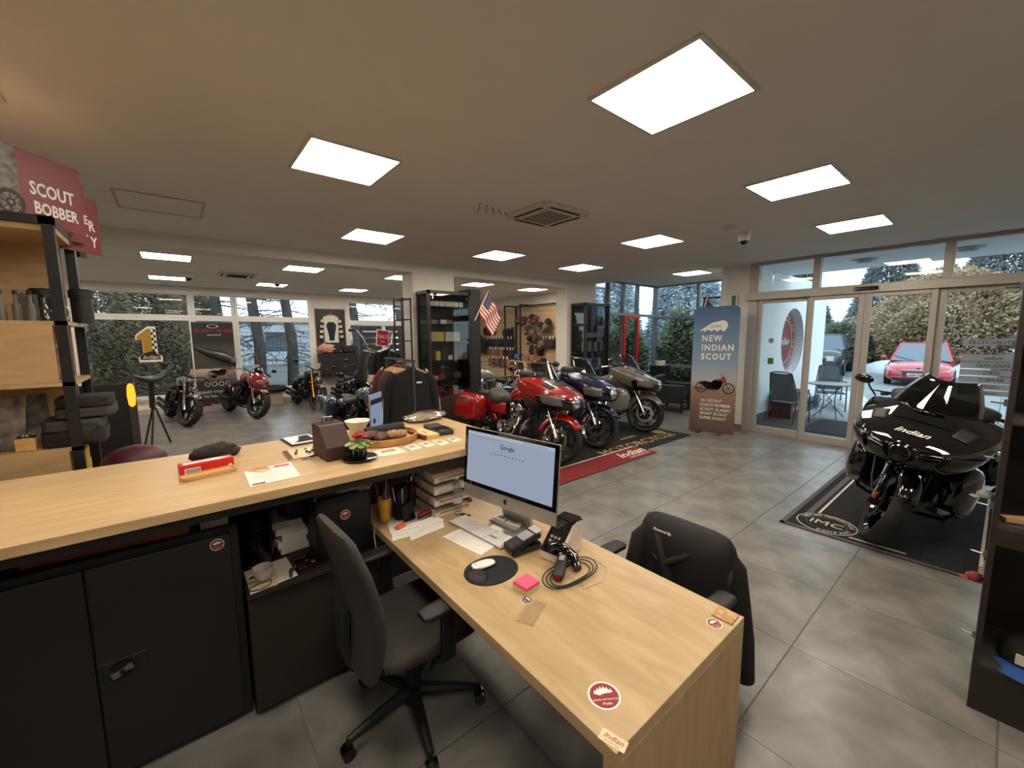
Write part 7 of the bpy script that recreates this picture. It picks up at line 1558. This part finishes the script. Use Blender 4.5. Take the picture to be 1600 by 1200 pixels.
def fold(parent, z, w, d, h, m, seed):
    rings = []; n = 40
    for i in range(9):
        t = i / 8; f = (1 - abs(2 * t - 1) ** 4) ** .25 if 0 < i < 8 else .75
        rings.append([((w * (.93 + .07 * f)) * (1 + .05 * noise.noise(Vector((k * .35, i * .3, seed)))) * math.copysign(abs(cos(2 * pi * k / n)) ** .35, cos(2 * pi * k / n)), (d * (.9 + .1 * f)) * (1 + .05 * noise.noise(Vector((i * .4, k * .3, seed + 4)))) * math.copysign(abs(sin(2 * pi * k / n)) ** .35, sin(2 * pi * k / n)), z + h * t + .008 * noise.noise(Vector((k * .4, seed, i)))) for k in range(n)])
    MB().loft(rings).build('layer', m, parent, smooth=True, ang=70)
fold(jp, .005, .115, .15, .05, mat('grey_folded_cloth', (66, 64, 62), .85), 3); fold(jp, .06, .11, .14, .05, mat('black_folded_cloth', (38, 36, 36), .85), 4)
ja = thing('folded_camouflage_jacket', 'dark camouflage jacket folded on the lower shelf board', 'clothing', (-.455, 3.22, 1.211)); fold(ja, 0, .12, .15, .075, CAM, 6); fold(ja, .078, .115, .14, .055, mat('grey_folded_cloth', (66, 64, 62), .85), 7)
wc = thing('wooden_pen_pot', 'square wooden pot with keyrings on the lower shelf board', 'pot', (-.62, 3.11, 1.211)); MB().box(-.035, .035, -.035, .035, 0, .065).build('pot', mat('light_ash_wood', (208, 164, 104), .45), wc, bevel=.004)
for k in range(7): MB().sph((-.02 + .008 * k, -.01 + .01 * (k % 3), .07 + .006 * (k % 2)), .009, 8, 6).build('keyring', STEEL if k % 2 else DKM, wc)
for i, (x, y, r, w, h, l) in enumerate(((-.7, 3.16, -12, .14, .28, 'wrapped patterned scarf leaning at the left of the lower shelf'), (-.63, 3.36, 14, .12, .26, 'wrapped skull print leaning behind the wooden pot'))):
    o = MB().box(-w / 2, w / 2, -.006, .006, 0, h).build('wrapped_print', mat('grey_print_bag%d' % i, (150, 142, 134), .4, rgb2=(60, 54, 52), scale=18), bevel=.003); tag(place(o, (x, y, 1.212), r, -12), l, 'print')
for i in range(3):
    o = MB().box(-.05, .05, -.13, .13, 0, .07).build('yellow_carton', mat('yellow_carton', (214, 184, 40), .5, var=.05), bevel=.002); tag(place(o, (-.49, 3.28, .931 + i * .072), -2 + i * 2), 'yellow carton in the lowest compartment, %s of its stack' % ('bottom', 'middle', 'top')[i], 'box')
for i in range(3):
    o = MB().box(-.04, .04, -.04, .04, 0, .008).build('small_booklet', [WHC, GRY, RDB][i], bevel=.001); tag(place(o, (-.48, 3.5, .931 + i * .009), 5 * i), ('bottom', 'middle', 'top')[i] + ' booklet lying in front of the yellow cartons', 'booklet', 'booklets by the yellow cartons')
# black panel with lamp and saddle behind the shelf unit
bp_ = thing('black_display_panel', 'black panel with grey post right of the shelf unit', 'display panel', (-.35, 4.35, 0))
MB().box(-.7, .03, 0, .03, .3, 1.42).build('panel', BLKM, bp_); MB().box(.03, .075, -.01, .035, 0, 1.42).build('post', mat('grey_post', (78, 76, 76), .4, .4), bp_)
ol = thing('orange_lamp', 'glowing orange oblong lamp on the grey post', 'lamp', (-.3, 4.33, 1.33))
MB().loft([[(x, y, z) for x, y in ell(w, .02, 14, 2)] for z, w in ((-.09, .008), (-.075, .02), (0, .026), (.075, .02), (.09, .008))]).build('lens', emis('orange_lamp_glow', (255, 150, 40), 2.2), ol, smooth=True)
MB().tube([(.01, 0, .09), (.02, 0, .14), (-.02, 0, .15)], .005, 6).build('wire', STEEL, ol)
sd_ = thing('saddle_on_stand', 'dark motorcycle saddle on a black stand right of the orange lamp', 'saddle', (-.36, 8.9, -.1), 20)
MB().loft([[(x, y, z + zz) for y, zz in ell(w, h, 18, 2.6)] for x, z, w, h in ((-.2, 1.26, .03, .02), (-.15, 1.22, .1, .05), (-.02, 1.19, .14, .06), (.1, 1.21, .12, .05), (.2, 1.29, .1, .045), (.28, 1.37, .05, .02))]).build('saddle', mat('dark_blue_grey_leather', (44, 46, 54), .4), sd_, smooth=True)
MB().tube([(0, 0, 1.15), (-.02, 0, .75), (.0, 0, .72)], .04, 8).tube([(0, 0, .8), (.2, 0, 0)], .014, 6).tube([(0, 0, .8), (-.16, .12, 0)], .014, 6).tube([(0, 0, .8), (-.14, -.14, 0)], .014, 6).build('stand', BLK, sd_)
rh = thing('wine_red_helmet', 'wine red rounded helmet just behind the counter edge', 'helmet', (-.24, 3.25, 0)); MB().sph((0, 0, 1.04), (.15, .12, .1), 22, 12).build('shell', mat('wine_red_knit', (92, 34, 52), .5, rgb2=(60, 22, 34), scale=8), rh, smooth=True)
MB().box(-.16, .16, -.14, .14, 0, .95).build('pedestal', BLKM, rh)
MB().lathe([(.1, 0), (.11, 0), (.11, .01)], 24)
# ---- black hat tower at the right edge
ht = thing('hat_display_tower', 'tall dark brown shelf tower at the right edge holding caps', 'shelf tower', (2.78, -.02, 0))
TW = mat('very_dark_brown_board', (40, 32, 28), .5, var=.1); SHB = mat('dark_grey_shelf', (62, 58, 56), .5)
MB().box(.0, .42, -.02, 0, .0, 2.35).box(0, .42, -.9, -.88, 0, 2.35).box(.4, .42, -.88, -.02, 0, 2.35).build('side_boards', TW, ht)
for z, h in ((.25, .25), (.92, .1), (1.4, .03), (1.8, .03), (2.33, .03)):
    sb_ = MB().box(.0, .4, -.88, -.02, z - .02, z).build('shelf_board', SHB, ht)
    MB().box(.0, .018, -.88, -.02, z - h, z - .02 + .0).build('front_board', TW, sb_)
for z in (.35, .75, .98, 1.2, 1.45, 1.7, 1.95): MB().box(.0, .012, .0, .012, z, z + .03).cyl((.01, 0, z + .01), (.01, .05, z + .015), .004, n=6).build('hook', STEEL, ht)
BLU2 = mat('blue_cap_cloth', (40, 84, 150), .8, bump=.3, scale=200)
cap((2.93, -.19, .254), 172, CC[0], BLU2, 'blue peaked cap with white patch on the lowest shelf of the tower', s=1.15)
cap((2.97, -.6, .254), 150, CC[0], RDB, 'dark cap deep in the lowest shelf of the tower')
for y, z, m, l in ((.0, .62, RDB, 'dark red cap hanging on the side of the shelf tower'), (.0, 1.02, GRY, 'grey cap hanging on the side of the shelf tower')):
    c = cap((2.82, .008, z), 90, m, m, l, s=.3)
for i, l in enumerate(('tan leather glove lying on the middle shelf of the tower', 'second tan leather glove behind, on the middle shelf of the tower')):
    g = thing('leather_glove', l, 'glove', (2.88 + i * .1, -.12 - i * .1, .922), -60 + 30 * i)
    MB().loft([[(x, y * w, z) for y, z in ((-1, .002), (1, .002), (1, .02), (-1, .02))] for x, w in ((-.08, .02), (-.02, .03), (.04, .035), (.09, .012))]).tube([(.0, .02, .012), (.05, .06, .014)], [.01, .006], 6).build('body', mat('tan_leather', (196, 160, 112), .7), g, smooth=True)
